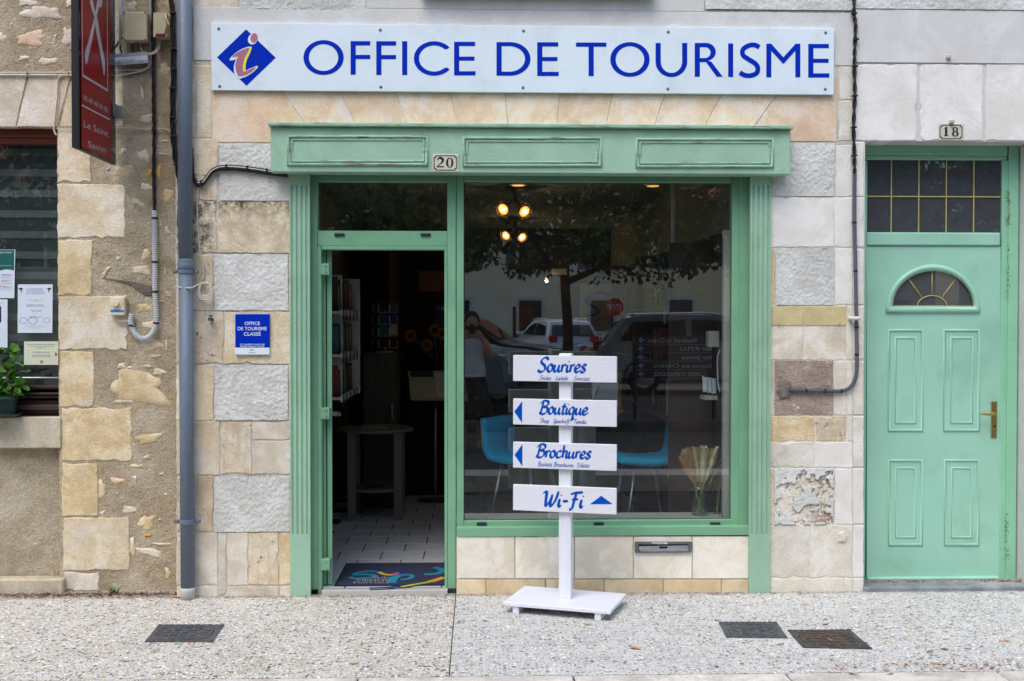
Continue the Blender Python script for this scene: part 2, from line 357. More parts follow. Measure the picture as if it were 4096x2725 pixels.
def pave_mat(name, tint, pebble=1.0):
    t = NT(name); wv = t.n.new('ShaderNodeVectorMath'); wv.operation = 'MULTIPLY'; t.l.new(t.pos, wv.inputs[0]); wv.inputs[1].default_value = (1, 1.15, 1)
    nz = t.n.new('ShaderNodeTexNoise'); t.l.new(wv.outputs[0], nz.inputs['Vector']); nz.inputs['Scale'].default_value = 60.; nz.inputs['Detail'].default_value = 2
    dv = t.n.new('ShaderNodeVectorMath'); dv.operation = 'MULTIPLY_ADD'; t.l.new(nz.outputs['Color'], dv.inputs[0]); dv.inputs[1].default_value = (.012,.012,.0); t.l.new(wv.outputs[0], dv.inputs[2])
    v1 = t.voro(dv.outputs[0], 44.); v2 = t.voro(dv.outputs[0], 88.)
    def cols(vo):
        sep = t.n.new('ShaderNodeSeparateColor'); t.l.new(vo.outputs['Color'], sep.inputs[0])
        pc = t.ramp(sep.outputs[0], [(0., lin(240,236,226)), (.22, lin(214,204,188)), (.34, lin(236,216,174)), (.44, lin(250,248,242)), (.62, lin(180,170,162)), (.72, lin(120,104,100)), (.84, lin(86,70,70)), (.91, lin(214,186,130)), (.96, lin(150,138,130))], 'CONSTANT')
        return pc, t.ramp(t.math('ADD', vo.outputs['Distance'], t.math('MULTIPLY', sep.outputs[1], .22)), [(.40*pebble+.04, 1.), (.50*pebble+.04, 0.)])
    c1, k1 = cols(v1); c2, k2 = cols(v2)
    cem = t.ramp(t.noise(t.pos, 7., 5), [(.3, lin(176,174,170)), (.7, lin(198,196,192))])
    cem = t.val(cem, t.ramp(t.noise(t.pos, 300., 2), [(.3, .88), (.7, 1.1)]))
    c = t.mix(k2, cem, c2); c = t.mix(k1, c, c1)
    c = t.mix(1.0, c, tint, 'MULTIPLY')
    c = t.mix(t.ramp(t.noise(t.pos, 13., 3, .6), [(.68, 0.), (.74, .4)]), c, lin(120,112,104))
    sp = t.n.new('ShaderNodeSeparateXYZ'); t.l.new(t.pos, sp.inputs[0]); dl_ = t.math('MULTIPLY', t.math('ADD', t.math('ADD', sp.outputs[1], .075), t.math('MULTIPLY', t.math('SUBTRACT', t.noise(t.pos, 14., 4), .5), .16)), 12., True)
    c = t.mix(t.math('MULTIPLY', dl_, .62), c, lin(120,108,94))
    c = t.mix(t.ramp(t.noise(t.pos, 2.3, 6, .65), [(.5, 0.), (.8, .25)]), c, lin(214,200,176), 'MULTIPLY')
    wear = t.ramp(t.noise(t.pos, 1.6, 5, .6), [(.4, 0.), (.75, .22)]); c = t.mix(wear, c, lin(220,218,213))
    sc_ = t.n.new('ShaderNodeValue'); sc_.outputs[0].default_value = 1.16; c = t.val(c, sc_.outputs[0])
    h = t.math('ADD', t.math('MULTIPLY', k1, 1.), t.math('MULTIPLY', k2, .5))
    return t.fin(c, .8, 0, t.bump(h, 1.0, .008), .3)
m_pave_a = pave_mat('exposed_aggregate', (1.0, .99, .95))
m_pave_b = pave_mat('exposed_aggregate_cool', (.97, .985, 1.0), .92)
m_asphalt = M('asphalt', (.055,.055,.057), .9, var=.25, grain=.2, gs=220., bump=.5)
m_square = M('square_asphalt', lin(98,95,92), .95, var=.2, grain=.15, bump=.5)

m_green_w = M('green_wood_paint', lin(159,196,170), .55, var=.085, vs_=4., grain=.02, bump=.08, bs=60., streak=(1,1,.35), dirt=lin(142,182,150), dirts=6., dirtlo=.5, dirthi=.74, spots=.6)
def chipped(name):
    t = NT(name); v = t.vscale(t.pos, (6, 9, 60)); g = lin(157,196,167)
    c = t.ramp(t.noise(t.pos, 9., 4), [(.3, tuple(x*.86 for x in g)), (.7, tuple(x*1.07 for x in g))])
    k = t.ramp(t.noise(v, 1.4, 7, .7), [(.56, 0.), (.61, 1.)])
    wood = t.ramp(t.noise(t.vscale(t.pos, (8, 8, 160)), 1.5, 4), [(.35, lin(72,70,60)), (.65, lin(196,190,176))])
    c = t.mix(k, c, wood)
    return t.fin(c, .65, 0, t.bump(t.math('SUBTRACT', 1., k), .6, .004), .3)
m_green_chip = chipped('green_paint_chipped')
m_green_a = M('green_powder_coat', lin(124,174,139), .42, var=.06, vs_=3., grain=.015, spec=.4, spots=.6, dirt=lin(110,158,124), dirts=4., dirtlo=.5, dirthi=.8)
m_green_d = M('mint_door_paint', lin(158,208,184), .38, var=.045, vs_=2.2, grain=.012, spec=.45, dirt=lin(136,184,158), dirts=2.6, dirtlo=.5, dirthi=.8, spots=.7, bump=.05, bs=70.)
m_green_df = M('mint_frame_paint', lin(144,202,168), .4, var=.06, vs_=4., grain=.02, dirt=lin(96,120,90), dirts=14., dirtlo=.66, dirthi=.8)
m_dirt = M('grime', lin(88,70,48), .95, var=.3, grain=.2)
m_gold = M('brass', (.62,.43,.14), .32, 1., var=.12, vs_=30., grain=.05)
m_goldpaint = M('brass_came', lin(196,180,112), .5, .0, var=.1, vs_=20.)
m_steel = M('steel', (.45,.46,.47), .38, 1., var=.1)
m_alu = M('aluminium', (.55,.56,.57), .45, .9, var=.12, vs_=14., grain=.04)
m_alu_d = M('anodised_grey', (.20,.20,.21), .5, .6, var=.1)
m_black = M('black_plastic', (.012,.013,.015), .45, var=.1)
m_navy = M('dark_cap_plastic', (.02,.025,.04), .45)
m_pipe = M('slate_blue_pvc', lin(104,117,132), .5, var=.10, vs_=7., grain=.03, streak=(1,1,.15), dirt=lin(128,136,144), dirts=30., dirtlo=.6, dirthi=.72)
m_pipe_end = M('pale_pvc', lin(188,186,178), .6)
m_white_cable = M('off_white_cable', lin(206,200,184), .55, var=.12, vs_=14., dirt=lin(150,142,126), dirts=20.)
m_conduit = M('grey_conduit', lin(192,196,198), .5, var=.06)
m_conduit_d = M('dark_conduit', lin(84,90,100), .45, var=.1)
m_beige = M('beige_plastic', lin(204,192,156), .5, var=.06, vs_=9., dirt=lin(170,150,100), dirts=12., dirtlo=.62, dirthi=.8)
m_cream = M('cream_plastic', lin(220,208,178), .5, var=.05)
m_blue_tape = M('blue_tape', lin(60,140,215), .5)
m_maroon = M('maroon_plastic', lin(110,22,36), .35)
m_sign_w = M('white_sign_enamel', lin(226,238,243), .32, var=.02, vs_=2., grain=.008, spec=.5, dirt=lin(212,222,226), dirts=5., dirtlo=.5, dirthi=.75)
m_sign_b = M('sign_blue_vinyl', lin(0,46,178), .6, var=.04, vs_=3., grain=.02, spec=.06)
m_sign_pink = M('faded_red_vinyl', lin(176,112,134), .45, var=.06, vs_=10.)
m_sign_yel = M('yellow_vinyl', lin(236,226,70), .4, var=.03)
m_plate = M('enamel_plate', lin(206,204,186), .3, var=.04)
m_ink = M('dark_brown_ink', lin(40,26,26), .35)
m_red = M('red_acrylic', lin(150,14,22), .30, var=.08, vs_=2., grain=.0, spec=.25)
m_silver_l = M('silver_lettering', lin(196,194,194), .35, .2)
m_bwood = M('white_painted_wood', lin(224,225,232), .5, var=.022, vs_=26., grain=.015, gs=60., bump=.12, bs=40., streak=(.12,1,2.6), spots=.35, spotc=(.4,.38,.36))
m_bwood_v = M('white_painted_post', lin(227,228,234), .5, var=.025, vs_=22., grain=.02, bump=.14, bs=50., streak=(2.5,2.5,.12))
m_blue_l = M('blue_lettering', lin(0,80,180), .6, var=.03, spec=.06)
m_paper = M('paper_white', lin(216,224,236), .7, var=.02)
m_paper_c = M('paper_cream', lin(216,222,196), .7, var=.02)
m_paper_g = M('paper_green', lin(10,92,84), .6)
m_ink_b = M('print_black', lin(50,52,58), .7)
m_ink_bl = M('print_blue', lin(70,140,190), .7)
m_ink_r = M('print_red', lin(196,60,70), .7)
m_ink_g = M('print_grey', lin(160,172,182), .7)
m_ink_o = M('print_orange', lin(230,150,40), .7)
m_wood_d = M('dark_brown_wood', lin(66,48,44), .45, var=.2, vs_=7., streak=(.2,1,3), grain=.08)
m_wood_r = M('red_brown_wood', lin(104,44,16), .35, var=.2, vs_=6., streak=(.2,1,4), grain=.08)
m_wood_g = M('weathered_wood', lin(120,110,98), .9, var=.3, vs_=8., streak=(.6,1,8), grain=.15, bump=.8, bs=30.)
m_iron = M('cast_iron', lin(88,91,95), .6, .2, var=.22, vs_=18., grain=.12, bump=.4, dirt=lin(128,120,106), dirts=22., dirtlo=.55, dirthi=.72)
m_iron_r = M('rusty_iron', lin(78,78,78), .75, .2, var=.25, vs_=18., grain=.15, bump=.6, dirt=lin(112,88,66), dirts=13., dirtlo=.48, dirthi=.60)
m_leaf_dry = M('dry_leaf', lin(178,116,52), .8, var=.3, vs_=30., objvar=.7)
m_litter = M('leaf_litter', lin(120,78,44), .95, var=.5, vs_=60., objvar=.3)
m_soil = M('wall_foot_litter', lin(84,68,54), .95, var=.5, vs_=60.)
m_terra = M('terracotta', lin(170,92,60), .7)
m_pot = M('green_pot_plastic', lin(40,66,62), .4, var=.08)
m_leaf_g = M('geranium_leaf', lin(66,120,30), .5, var=.35, vs_=40., objvar=.3)
m_stem = M('plant_stem', lin(120,130,50), .6)
m_tile = M('floor_tile', lin(186,190,196), .35, var=.05, vs_=5., grain=.02, objvar=.1)
m_grout = M('dark_grout', lin(52,54,58), .9)
m_mat = M('entrance_mat', lin(46,52,76), .95, var=.15, vs_=40., grain=.25, gs=260., bump=.6, bs=260.)
m_mat_e = M('mat_rubber_edge', lin(26,24,26), .9)
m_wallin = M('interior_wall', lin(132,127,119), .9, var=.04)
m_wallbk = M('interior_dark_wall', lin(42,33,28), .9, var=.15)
m_ceil = M('interior_ceiling', lin(128,126,120), .9, var=.03)
m_shelf = M('white_laminate', lin(186,184,178), .5, var=.03)
m_cup = M('grey_oak_laminate', lin(78,74,70), .6, var=.2, vs_=8., streak=(5,5,.3))
m_tablep = M('taupe_painted_wood', lin(116,110,100), .5, var=.05)
m_chair = M('teal_felt', lin(0,166,214), .95, var=.06, vs_=14., grain=.06, gs=300.)
m_leg = M('brushed_leg', (.22,.23,.25), .35, .9)
m_tabletop = M('orange_wood', lin(190,112,60), .4, var=.15, vs_=6., streak=(.3,3,1))
m_goods = [M('goods_%s' % n, c, .5, objvar=.5) for n, c in (('red', lin(100,30,28)), ('blue', lin(30,58,104)), ('green', lin(52,76,42)), ('yellow', lin(140,116,48)), ('cream', lin(150,146,136)), ('dark', lin(34,32,34)), ('teal', lin(34,92,108)), ('orange', lin(128,74,40)))]
m_pamp = M('pampas_plume', lin(250,236,200), .95, var=.12, vs_=30., grain=.1)
m_pamp_b = M('tan_plume', lin(224,180,108), .95, var=.15, vs_=30., grain=.1)
m_pamp_d = M('brown_reed_plume', lin(120,92,62), .95, var=.2, vs_=30.)
m_sunf = M('sunflower_petal', lin(150,104,22), .8)
m_bark = M('tree_bark', lin(84,74,62), .95, var=.3, vs_=12., bump=.8, bs=30.)
m_leaf_t = M('tree_leaf', (.06,.12,.025), .5, var=.4, vs_=3.)
m_skin = M('skin', lin(196,150,124), .5, var=.05)
m_hair = M('hair', lin(60,44,36), .7, var=.2)
m_shirt = M('white_shirt', lin(216,218,226), .8, var=.05, vs_=18.)
m_skirt = M('dark_floral_skirt', lin(40,38,40), .85, var=.2, dirt=lin(120,104,90), dirts=26., dirtlo=.56, dirthi=.6)
m_fac = [M('facade_%d' % i, c, .9, var=.06, vs_=1.2, grain=.06, gs=40.) for i, c in enumerate((lin(244,222,172), lin(236,220,190), lin(246,232,200)))]
m_roof = M('roof_tile', lin(150,92,66), .9, var=.2, streak=(6,1,1))
m_shut = M('shutter_paint', lin(110,120,120), .7)
m_white_p = M('white_paint', lin(214,212,206), .6)
m_tyre = M('tyre_rubber', (.015,.015,.016), .8)
m_sun_sticker = M('faded_sticker', lin(206,210,206), .6)
def paint(name, col): return M(name, col, .22, .25, var=.02, grain=0, spec=.6)
def glass_mat(name, refl=.075, tint=(.93,.96,.95), rough=.0, dust_haze=0.0, dust_haze_col=(.4,.4,.38)):
    t = NT(name); t.n.remove(t.b)
    tr = t.n.new('ShaderNodeBsdfTransparent'); tr.inputs[0].default_value = (*tint, 1)
    gl = t.n.new('ShaderNodeBsdfGlossy'); gl.inputs['Roughness'].default_value = rough; gl.inputs[0].default_value = (1,1,1,1)
    lw = t.n.new('ShaderNodeLayerWeight'); lw.inputs['Blend'].default_value = .5
    k = t.math('ADD', t.math('MULTIPLY', t.math('POWER', lw.outputs['Facing'], 5.), 1-refl), refl, True)
    mx = t.n.new('ShaderNodeMixShader'); t.l.new(k, mx.inputs[0]); t.l.new(tr.outputs[0], mx.inputs[1]); t.l.new(gl.outputs[0], mx.inputs[2])
    o = mx.outputs[0]
    if dust_haze:
        df = t.n.new('ShaderNodeBsdfDiffuse'); df.inputs[0].default_value = (*dust_haze_col, 1)
        m2 = t.n.new('ShaderNodeMixShader'); t.l.new(t.ramp(t.noise(t.pos, 14., 6, .7), [(.35, dust_haze*.8), (.75, dust_haze*1.2)]), m2.inputs[0])
        t.l.new(o, m2.inputs[1]); t.l.new(df.outputs[0], m2.inputs[2]); o = m2.outputs[0]
    t.l.new(o, t.out.inputs[0]); return t.m
m_glass = glass_mat('window_glass', .12, dust_haze=.004)
m_glass_l = glass_mat('window_glass_left', .085, (.8,.84,.84), dust_haze=.008)
m_glass_18 = glass_mat('hazed_door_glass', .09, (.35,.38,.42), dust_haze=.42, dust_haze_col=(.15,.16,.175))  # grey diffuse film paints pale house reflections into the door panes
m_glass_jar = glass_mat('green_jar_glass', .07, (.80,.93,.86))
m_smoke = glass_mat('smoked_acrylic', .06, (.16,.15,.15))
m_carglass = glass_mat('car_glass', .10, (.10,.13,.13))
def emit(name, col, s):
    t = NT(name); t.b.inputs['Base Color'].default_value = (*col, 1); t.b.inputs['Emission Color'].default_value = (*col, 1); t.b.inputs['Emission Strength'].default_value = s; return t.m
m_lamp = emit('warm_lamp_glow', (1.0, .46, .12), .75)
m_lamp_core = emit('lamp_filament_glow', (1.0, .70, .36), 160.0)
m_bronze = M('dark_bronze', (.22,.13,.06), .35, .8)
# ------------------------------------------------------------------ ground
KERB_Y = G(2048, 2703).y                        # where the exposed aggregate meets the kerb stones
JX0, JX1 = G(1822, 2395).x, G(1797, 2700).x     # the slab joint runs almost straight out from the door jamb
def ground_quad(name, pts, z, mat, th=.05, **k):
    mb = MB(); mb.hexa([(x, y, z-th) for x, y in pts]+[(x, y, z) for x, y in pts]); return ob(name, mb, mat, **k)
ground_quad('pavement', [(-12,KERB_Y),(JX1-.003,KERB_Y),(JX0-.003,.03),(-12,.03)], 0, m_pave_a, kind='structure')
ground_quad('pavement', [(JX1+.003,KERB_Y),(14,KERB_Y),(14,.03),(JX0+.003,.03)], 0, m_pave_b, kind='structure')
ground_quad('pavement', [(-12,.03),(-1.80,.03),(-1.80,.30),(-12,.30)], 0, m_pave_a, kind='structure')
ground_quad('joint_bed', [(-12,KERB_Y),(14,KERB_Y),(14,.03),(-12,.03)], -.012, m_soil, th=.06, kind='structure')
kb = MB(); kb.box(-12, 14, KERB_Y-.30, KERB_Y-.004, -.30, -.10); kerb = ob('kerb', kb, m_mortar, kind='structure')
kx = [G(px, 2712).x for px in (-1170, -305, 560, 1432, 2296, 3161, 4026, 4890)]
for a, b in zip(kx, kx[1:]):
    mb = MB(); mb.box(a+.004, b-.004, KERB_Y-.298, KERB_Y-.008, -.10, .002, .008); ob('kerb_stone', mb, m_kerb, kerb)
ground_quad('road', [(-60,-4.75),(60,-4.75),(60,KERB_Y-.30),(-60,KERB_Y-.30)], -.12, m_asphalt, kind='structure')
ground_quad('square', [(-90,-9.5),(90,-9.5),(90,-5.25),(-90,-5.25)], .04, m_square, th=.4, kind='structure')
ground_quad('square', [(-90,-120),(90,-120),(90,-9.5),(-90,-9.5)], .19, m_square, th=.5, kind='structure')
ground_quad('island_kerb', [(-60,-5.25),(60,-5.25),(60,-4.75),(-60,-4.75)], .05, m_kerb, th=.4, kind='structure')

# ------------------------------------------------------------------ left house (restaurant)
YL = .15
XL1 = P(703, 1200, 0).x                         # where it meets the tourist office
house_l = thing('stone_house', (-3, YL, 0), 'ochre rubble stone house with rendered joints, dark window and stone quoins', 'house')
WX1 = P(234, 1100, YL).x; WZ0 = P(120, 1668, YL).z; WZ1 = P(120, 508, YL).z
PZ0 = P(100, 2330, YL).z
rough_panel('rendered_wall', house_l, -3.35, XL1+.02, -.02, 4.1, YL+.004, m_render_l, step=.007, amp=.006, freq=85, seed=3, hole=(-9, WX1, PZ0-.05, WZ1))
mb = MB()
mb.box(-7.0, -3.351, YL, YL+.4, -.05, 6.5); mb.box(-3.35, XL1+.015, YL+.008, YL+.4, WZ1, 6.5); mb.box(WX1+.001, XL1+.015, YL+.014, YL+.4, -.05, WZ1-.001)
ob('wall', mb, m_render_low, house_l)
rough_panel('render_panel', house_l, -3.35, WX1+.004, PZ0-.06, P(100,1790,YL).z, YL+.06, m_render_low, step=.007, amp=.006, freq=85, seed=8)
mb = MB(); mb.box(-3.349, WX1+.0005, YL+.066, YL+.4, -.05, P(100,1790,YL).z); ob('wall', mb, m_render_low, house_l)
# window sill, foot ledge
mb = MB(); mb.box(-3.35, P(243,1730,YL-.02).x, YL-.02, YL+.16, P(100,1794,YL-.02).z, P(100,1669,YL-.02).z, .006); ob('window_sill', mb, m_concrete, house_l)
mb = MB(); mb.box(-3.35, P(253,2340,YL-.05).x, YL-.05, YL+.054, -.02, P(100,2318,YL-.05).z, .008); ob('foot_ledge', mb, m_concrete, house_l)
# lintel stones and quoins
YQ = YL-.0055
stone('lintel_stone', house_l, [(-160,304),(108,306),(60,507),(-160,507)], YQ, m_lime_p, depth=.2)
stone('lintel_stone', house_l, [(116,306),(280,308),(230,507),(68,507)], YQ, m_lime_p, depth=.2)
stone('lintel_stone', house_l, [(288,308),(491,306),(490,505),(240,507)], YQ, m_lime_c, depth=.04)
for q in ((229,512,364,731,m_lime_c),(229,737,499,951,m_lime_c),(231,961,367,1181,m_lime_y),(235,1185,509,1399,m_lime_c),(239,1405,375,1627,m_lime_y),
          (244,1633,526,1843,m_lime_y),(246,1853,389,2064,m_lime_y),(252,2071,517,2284,m_lime_c),(254,2293,394,2361,m_lime_p)):
    block(house_l, *q[:4], q[4], YQ, name='quoin_stone', depth=.16, jit=.005, bev=.004, crown=.001)
def zr(lst, ox, oy, sc):
    for cx, cy, rx, ry, m, *a in lst:
        rubble(house_l, ox+cx/sc, oy+cy/sc, rx/sc, ry/sc, YL-.0040, {'p': m_lime_p, 'o': m_lime_o, 'y': m_lime_y, 'c': m_lime_c, 'l': m_lichen}[m], *(a or [0]))
zr([(190,20,60,28,'p'),(290,90,120,50,'p'),(490,25,30,30,'o'),(215,270,110,48,'o',-.1),(475,255,40,70,'p'),(10,262,30,35,'c'),(165,405,35,18,'p'),(335,425,75,22,'c'),(920,40,35,30,'p'),
    (1145,480,40,40,'c'),(990,650,16,40,'p'),(1020,830,50,30,'p'),(860,1050,25,20,'c'),(1000,1085,42,38,'c'),(860,1195,70,42,'y'),(1045,1212,26,28,'l'),(1106,1200,22,44,'l'),(1020,1302,45,24,'c'),
    (1170,1360,44,40,'y'),(960,1412,42,22,'c',.5),(1150,982,24,14,'y'),(752,1180,18,12,'y'),(80,170,10,12,'p'),(385,265,12,30,'p'),(1130,1075,35,10,'c')], 0, 0, 1.7425)
zr([(1165,215,16,38,'c',-.4),(1018,385,38,34,'y'),(825,410,25,18,'p'),(735,505,46,16,'y',-.9),(985,490,75,28,'c'),(1150,500,11,34,'y'),(1010,755,52,32,'y'),(1130,710,25,14,'c'),(1172,660,16,28,'c',-.3),
    (1065,872,82,26,'o'),(1045,1005,85,40,'c'),(850,1160,35,20,'c'),(905,1170,20,13,'c'),(1030,1162,35,11,'c'),(1110,1200,46,24,'c',.3),(970,1315,205,100,'y',.15),(1085,1092,35,16,'y',-.2),(1116,185,13,20,'c'),(1160,1015,12,34,'p')], 0, 800, 1.7425)
zr([(825,215,66,30,'y'),(820,318,16,14,'p'),(650,450,34,17,'o'),(765,370,33,12,'y'),(902,412,13,13,'p'),(720,612,46,19,'p'),(820,685,36,46,'y',.3),(835,850,66,22,'c',.15),(935,970,16,32,'y'),(825,755,24,9,'l'),
    (565,500,16,62,'y'),(570,632,20,14,'c'),(738,820,13,58,'c'),(905,805,48,10,'c'),(925,528,11,11,'p'),(690,10,48,12,'y'),(655,522,10,10,'c'),(890,668,12,10,'p'),(755,440,12,18,'c')], 0, 1600, 1.394)
stone('wood_lintel_end', house_l, [(413,1111),(510,1123),(608,1144),(608,1183),(580,1182),(539,1152),(516,1127)], YL-.008, m_wood_g, depth=.03, jit=.001, bev=.004, crown=.001)
# window
YW = YL+.13
win = thing('window', (0,0,0), None, None); win.parent = house_l; win.location = -Vector(house_l.location)
bpy.data.objects.remove(win)
mb = MB(); mb.box(-3.35, WX1+.03, YW-.05, YW+.05, P(100,580,YW).z, WZ1+.03, .004); mb.box(-3.35, WX1+.03, YW-.066, YW-.05, P(100,556,YW).z, WZ1+.03, .003)
wf = ob('window_frame', mb, m_wood_r, house_l, label='red brown wooden window head')
for y0, y1, f in ((1544,1557,.075),(1560,1563,.06),(1572,1580,.09),(1581,1594,.075),(1621,1641,.11),(1642,1652,.09),(1600,1618,.05),(1653,1672,.06)):
    mb = MB(); mb.box(-3.35, WX1+.03, YW-f, YW+.04, P(100,y1,YW-f).z, P(100,y0,YW-f).z, .003); ob('window_rail', mb, m_wood_d, wf)
mb = MB(); mb.tube([P(-120,1512.5,YW-.012), P(300,1512.5,YW-.012)], .0065, 8); ob('rail_bar', mb, m_alu, wf, smooth=True)
mb = MB(); mb.box(-3.35, WX1+.03, YW, YW+.006, P(100,1545,YW).z, P(100,578,YW).z); wp = ob('window_pane', mb, m_glass_l, house_l)
m_backing = M('backing_grey', lin(76,82,80), .9); m_blind_l = M('blind_opaque', lin(128,136,134), .9)
mb = MB(); mb.box(-3.35, WX1+.03, YW+.066, YW+.068, P(100,1545,YW).z, P(100,578,YW).z); ob('added_backing_sheet', mb, m_backing, wp)  # grey sheet added behind the bands to brighten the dark pane
yb = 595
while yb < 1500:
    mb = MB(); mb.box(-3.35, WX1+.03, YW+.06, YW+.063, P(100,yb+29,YW+.06).z, P(100,yb,YW+.06).z); ob('blind_band', mb, m_blind_l, wp); yb += 82.3
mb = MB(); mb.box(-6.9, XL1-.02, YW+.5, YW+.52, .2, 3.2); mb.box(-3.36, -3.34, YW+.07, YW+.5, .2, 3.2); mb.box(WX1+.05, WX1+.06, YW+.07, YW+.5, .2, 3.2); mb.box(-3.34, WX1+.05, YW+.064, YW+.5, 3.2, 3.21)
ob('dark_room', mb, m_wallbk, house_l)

# ------------------------------------------------------------------ tourist office walls
house_m = thing('office_building', (0, 0, 0), 'tourist office building of pale dressed stone with grey roughcast insets around a green shopfront', 'building')
XO1 = P(3413, 1200, 0).x                        # boundary with number 18
OPX0, OPX1 = P(1200, 1500, 0).x, P(3040, 1500, 0).x
OPZ = P(2048, 640, 0).z
mb = MB(); mb.box(XL1, OPX0, .005, .40, -.05, OPZ); mb.box(XL1, XO1, .0032, .40, OPZ+.0005, 6.5)
ob('wall', mb, m_mortar, house_m)
mb = MB(); mb.box(OPX1, XO1, .0032, .40, -.05, OPZ); ob('wall', mb, m_white_dirty, house_m)
# rendered bands at the top
mb = MB(); mb.box(P(772,100,0).x, XO1-.004, -.002, .02, P(2048,252,0).z, P(2048,40,0).z, .002); ob('render_band', mb, m_white_rend, house_m)
mb = MB(); mb.box(P(1466,100,0).x, P(2818,100,0).x, -.0025, .02, P(2048,39.5,0).z, 4.2, .002); ob('render_band', mb, m_white_rend, house_m)
rough_panel('roughcast_inset', house_m, P(958,10,0).x, P(1464,10,0).x, P(1200,36,0).z, 4.0, .004, m_rough_grey, amp=.009, freq=80, seed=21)
rough_panel('roughcast_inset', house_m, P(2820,10,0).x, XO1-.002, P(3000,39,0).z, 4.0, -.002, m_rough_grey, amp=.009, freq=80, seed=22)
block(house_m, 706, -300, 955, 34, m_lime_p)
mb = MB(); a = P(1680,-34,-.09); b = P(2620,-34,-.09); mb.box(a.x, b.x, -.09, .02, a.z, a.z+.12, .01); ob('upper_window_sill', mb, m_concrete, house_m)
# arch lintel stones under the sign
J = [(1000+228/1.7425,640/1.7425,1000+385/1.7425,870/1.7425),(1000+620/1.7425,640/1.7425,1000+740/1.7425,870/1.7425),(1000+1015/1.7425,645/1.7425,1000+1100/1.7425,880/1.7425),(1000+1397/1.7425,650/1.7425,1000+1448/1.7425,880/1.7425),
     (1000+1775/1.7425,650/1.7425,1000+1800/1.7425,880/1.7425),(2100+243/1.7425,655/1.7425,2100+225/1.7425,888/1.7425),(2100+612/1.7425,655/1.7425,2100+565/1.7425,890/1.7425),(2100+975/1.7425,660/1.7425,2100+902/1.7425,893/1.7425),
     (2100+1370/1.7425,660/1.7425,2100+1250/1.7425,893/1.7425),(2100+1755/1.7425,662/1.7425,2100+1590/1.7425,897/1.7425)]
def jx(j, y): return j[0]+(j[2]-j[0])*(y-j[1])/(j[3]-j[1])
T, B = 258, 560
for k in range(len(J)-1):
    a, b = J[k], J[k+1]; g = 1.9
    stone('arch_stone', house_m, [(jx(a,T)+g,T),(jx(b,T)-g,T),(jx(b,B)-g,B),(jx(a,B)+g,B)], 0, m_lime_v, jit=.0012, bev=.003, depth=.05)
stone('arch_stone', house_m, [(850,T),(jx(J[0],T)-1.5,T),(jx(J[0],B)-1.5,B),(1180,571),(878,571),(850,552)], 0, m_lime_o, bev=.004, depth=.05)
stone('arch_stone', house_m, [(785,T+2),(846,T+2),(846,553),(785,555)], 0, m_lime_c, bev=.005, depth=.05)
stone('arch_stone', house_m, [(jx(J[-1],T)+1.5,T),(3347,T),(3347,567),(jx(J[-1],B)+1.5,567)], 0, m_lime_v, bev=.004, depth=.05)
block(house_m, 706, 40, 768, 250, m_lime_p); block(house_m, 706, 255, 781, 552, m_lime_p)
# left pier
for x0, y0, x1, y1, m in ((706,557,873,700,m_lime_c),(706,704,868,803,m_lime_s),(706,808,864,1013,m_lime_m),(870,806,1168,1013,m_lime_m),(706,1018,855,1241,m_lime_s),(706,1246,893,1456,m_lime_s),(898,1246,1168,1456,m_lime_c),
    (706,1461,855,1681,m_lime_c),(706,1686,878,1900,m_lime_c),(889,1687,1006,1900,m_lime_s),(1010,1687,1164,1760,m_lime_p),(1010,1764,1164,1897,m_lime_p),(706,1905,853,2126,m_lime_s),
    (706,2131,870,2341,m_lime_p),(874,2133,904,2380,m_mortar),(908,2131,990,2341,m_lime_p),(994,2131,1114,2341,m_lime_s),(1118,2131,1168,2341,m_lime_y),(706,2346,870,2388,m_lime_p),(908,2346,1114,2388,m_lime_p),(1118,2346,1168,2388,m_lime_p)):
    block(house_m, x0, y0, x1, y1, m, 0, jit=.0035, bev=.003, depth=.03)
def inset(x0, y0, x1, y1, mat, parent=house_m, Y=.003, seed=1, **k):
    a = P(x0,(y0+y1)/2,0); b = P(x1,(y0+y1)/2,0)
    return rough_panel('roughcast_inset', parent, a.x, b.x, P((x0+x1)/2,y1,0).z, P((x0+x1)/2,y0,0).z, Y, mat, seed=seed, step=.006, **k)
inset(878,574,1162,803,m_rough_grey,seed=31,amp=.008,freq=80); inset(858,1017,1152,1242,m_rough_grey,seed=32,amp=.008,freq=82); inset(858,1461,1152,1681,m_rough_grey,seed=33,amp=.009,freq=78); inset(857,1905,1157,2127,m_rough_grey,seed=34,amp=.009,freq=78)
for y0, y1 in ((1018,1241),(1461,1681),(1905,2127),(574,803)): block(house_m, 1155, y0, 1170, y1, m_lime_c, 0, jit=.002)
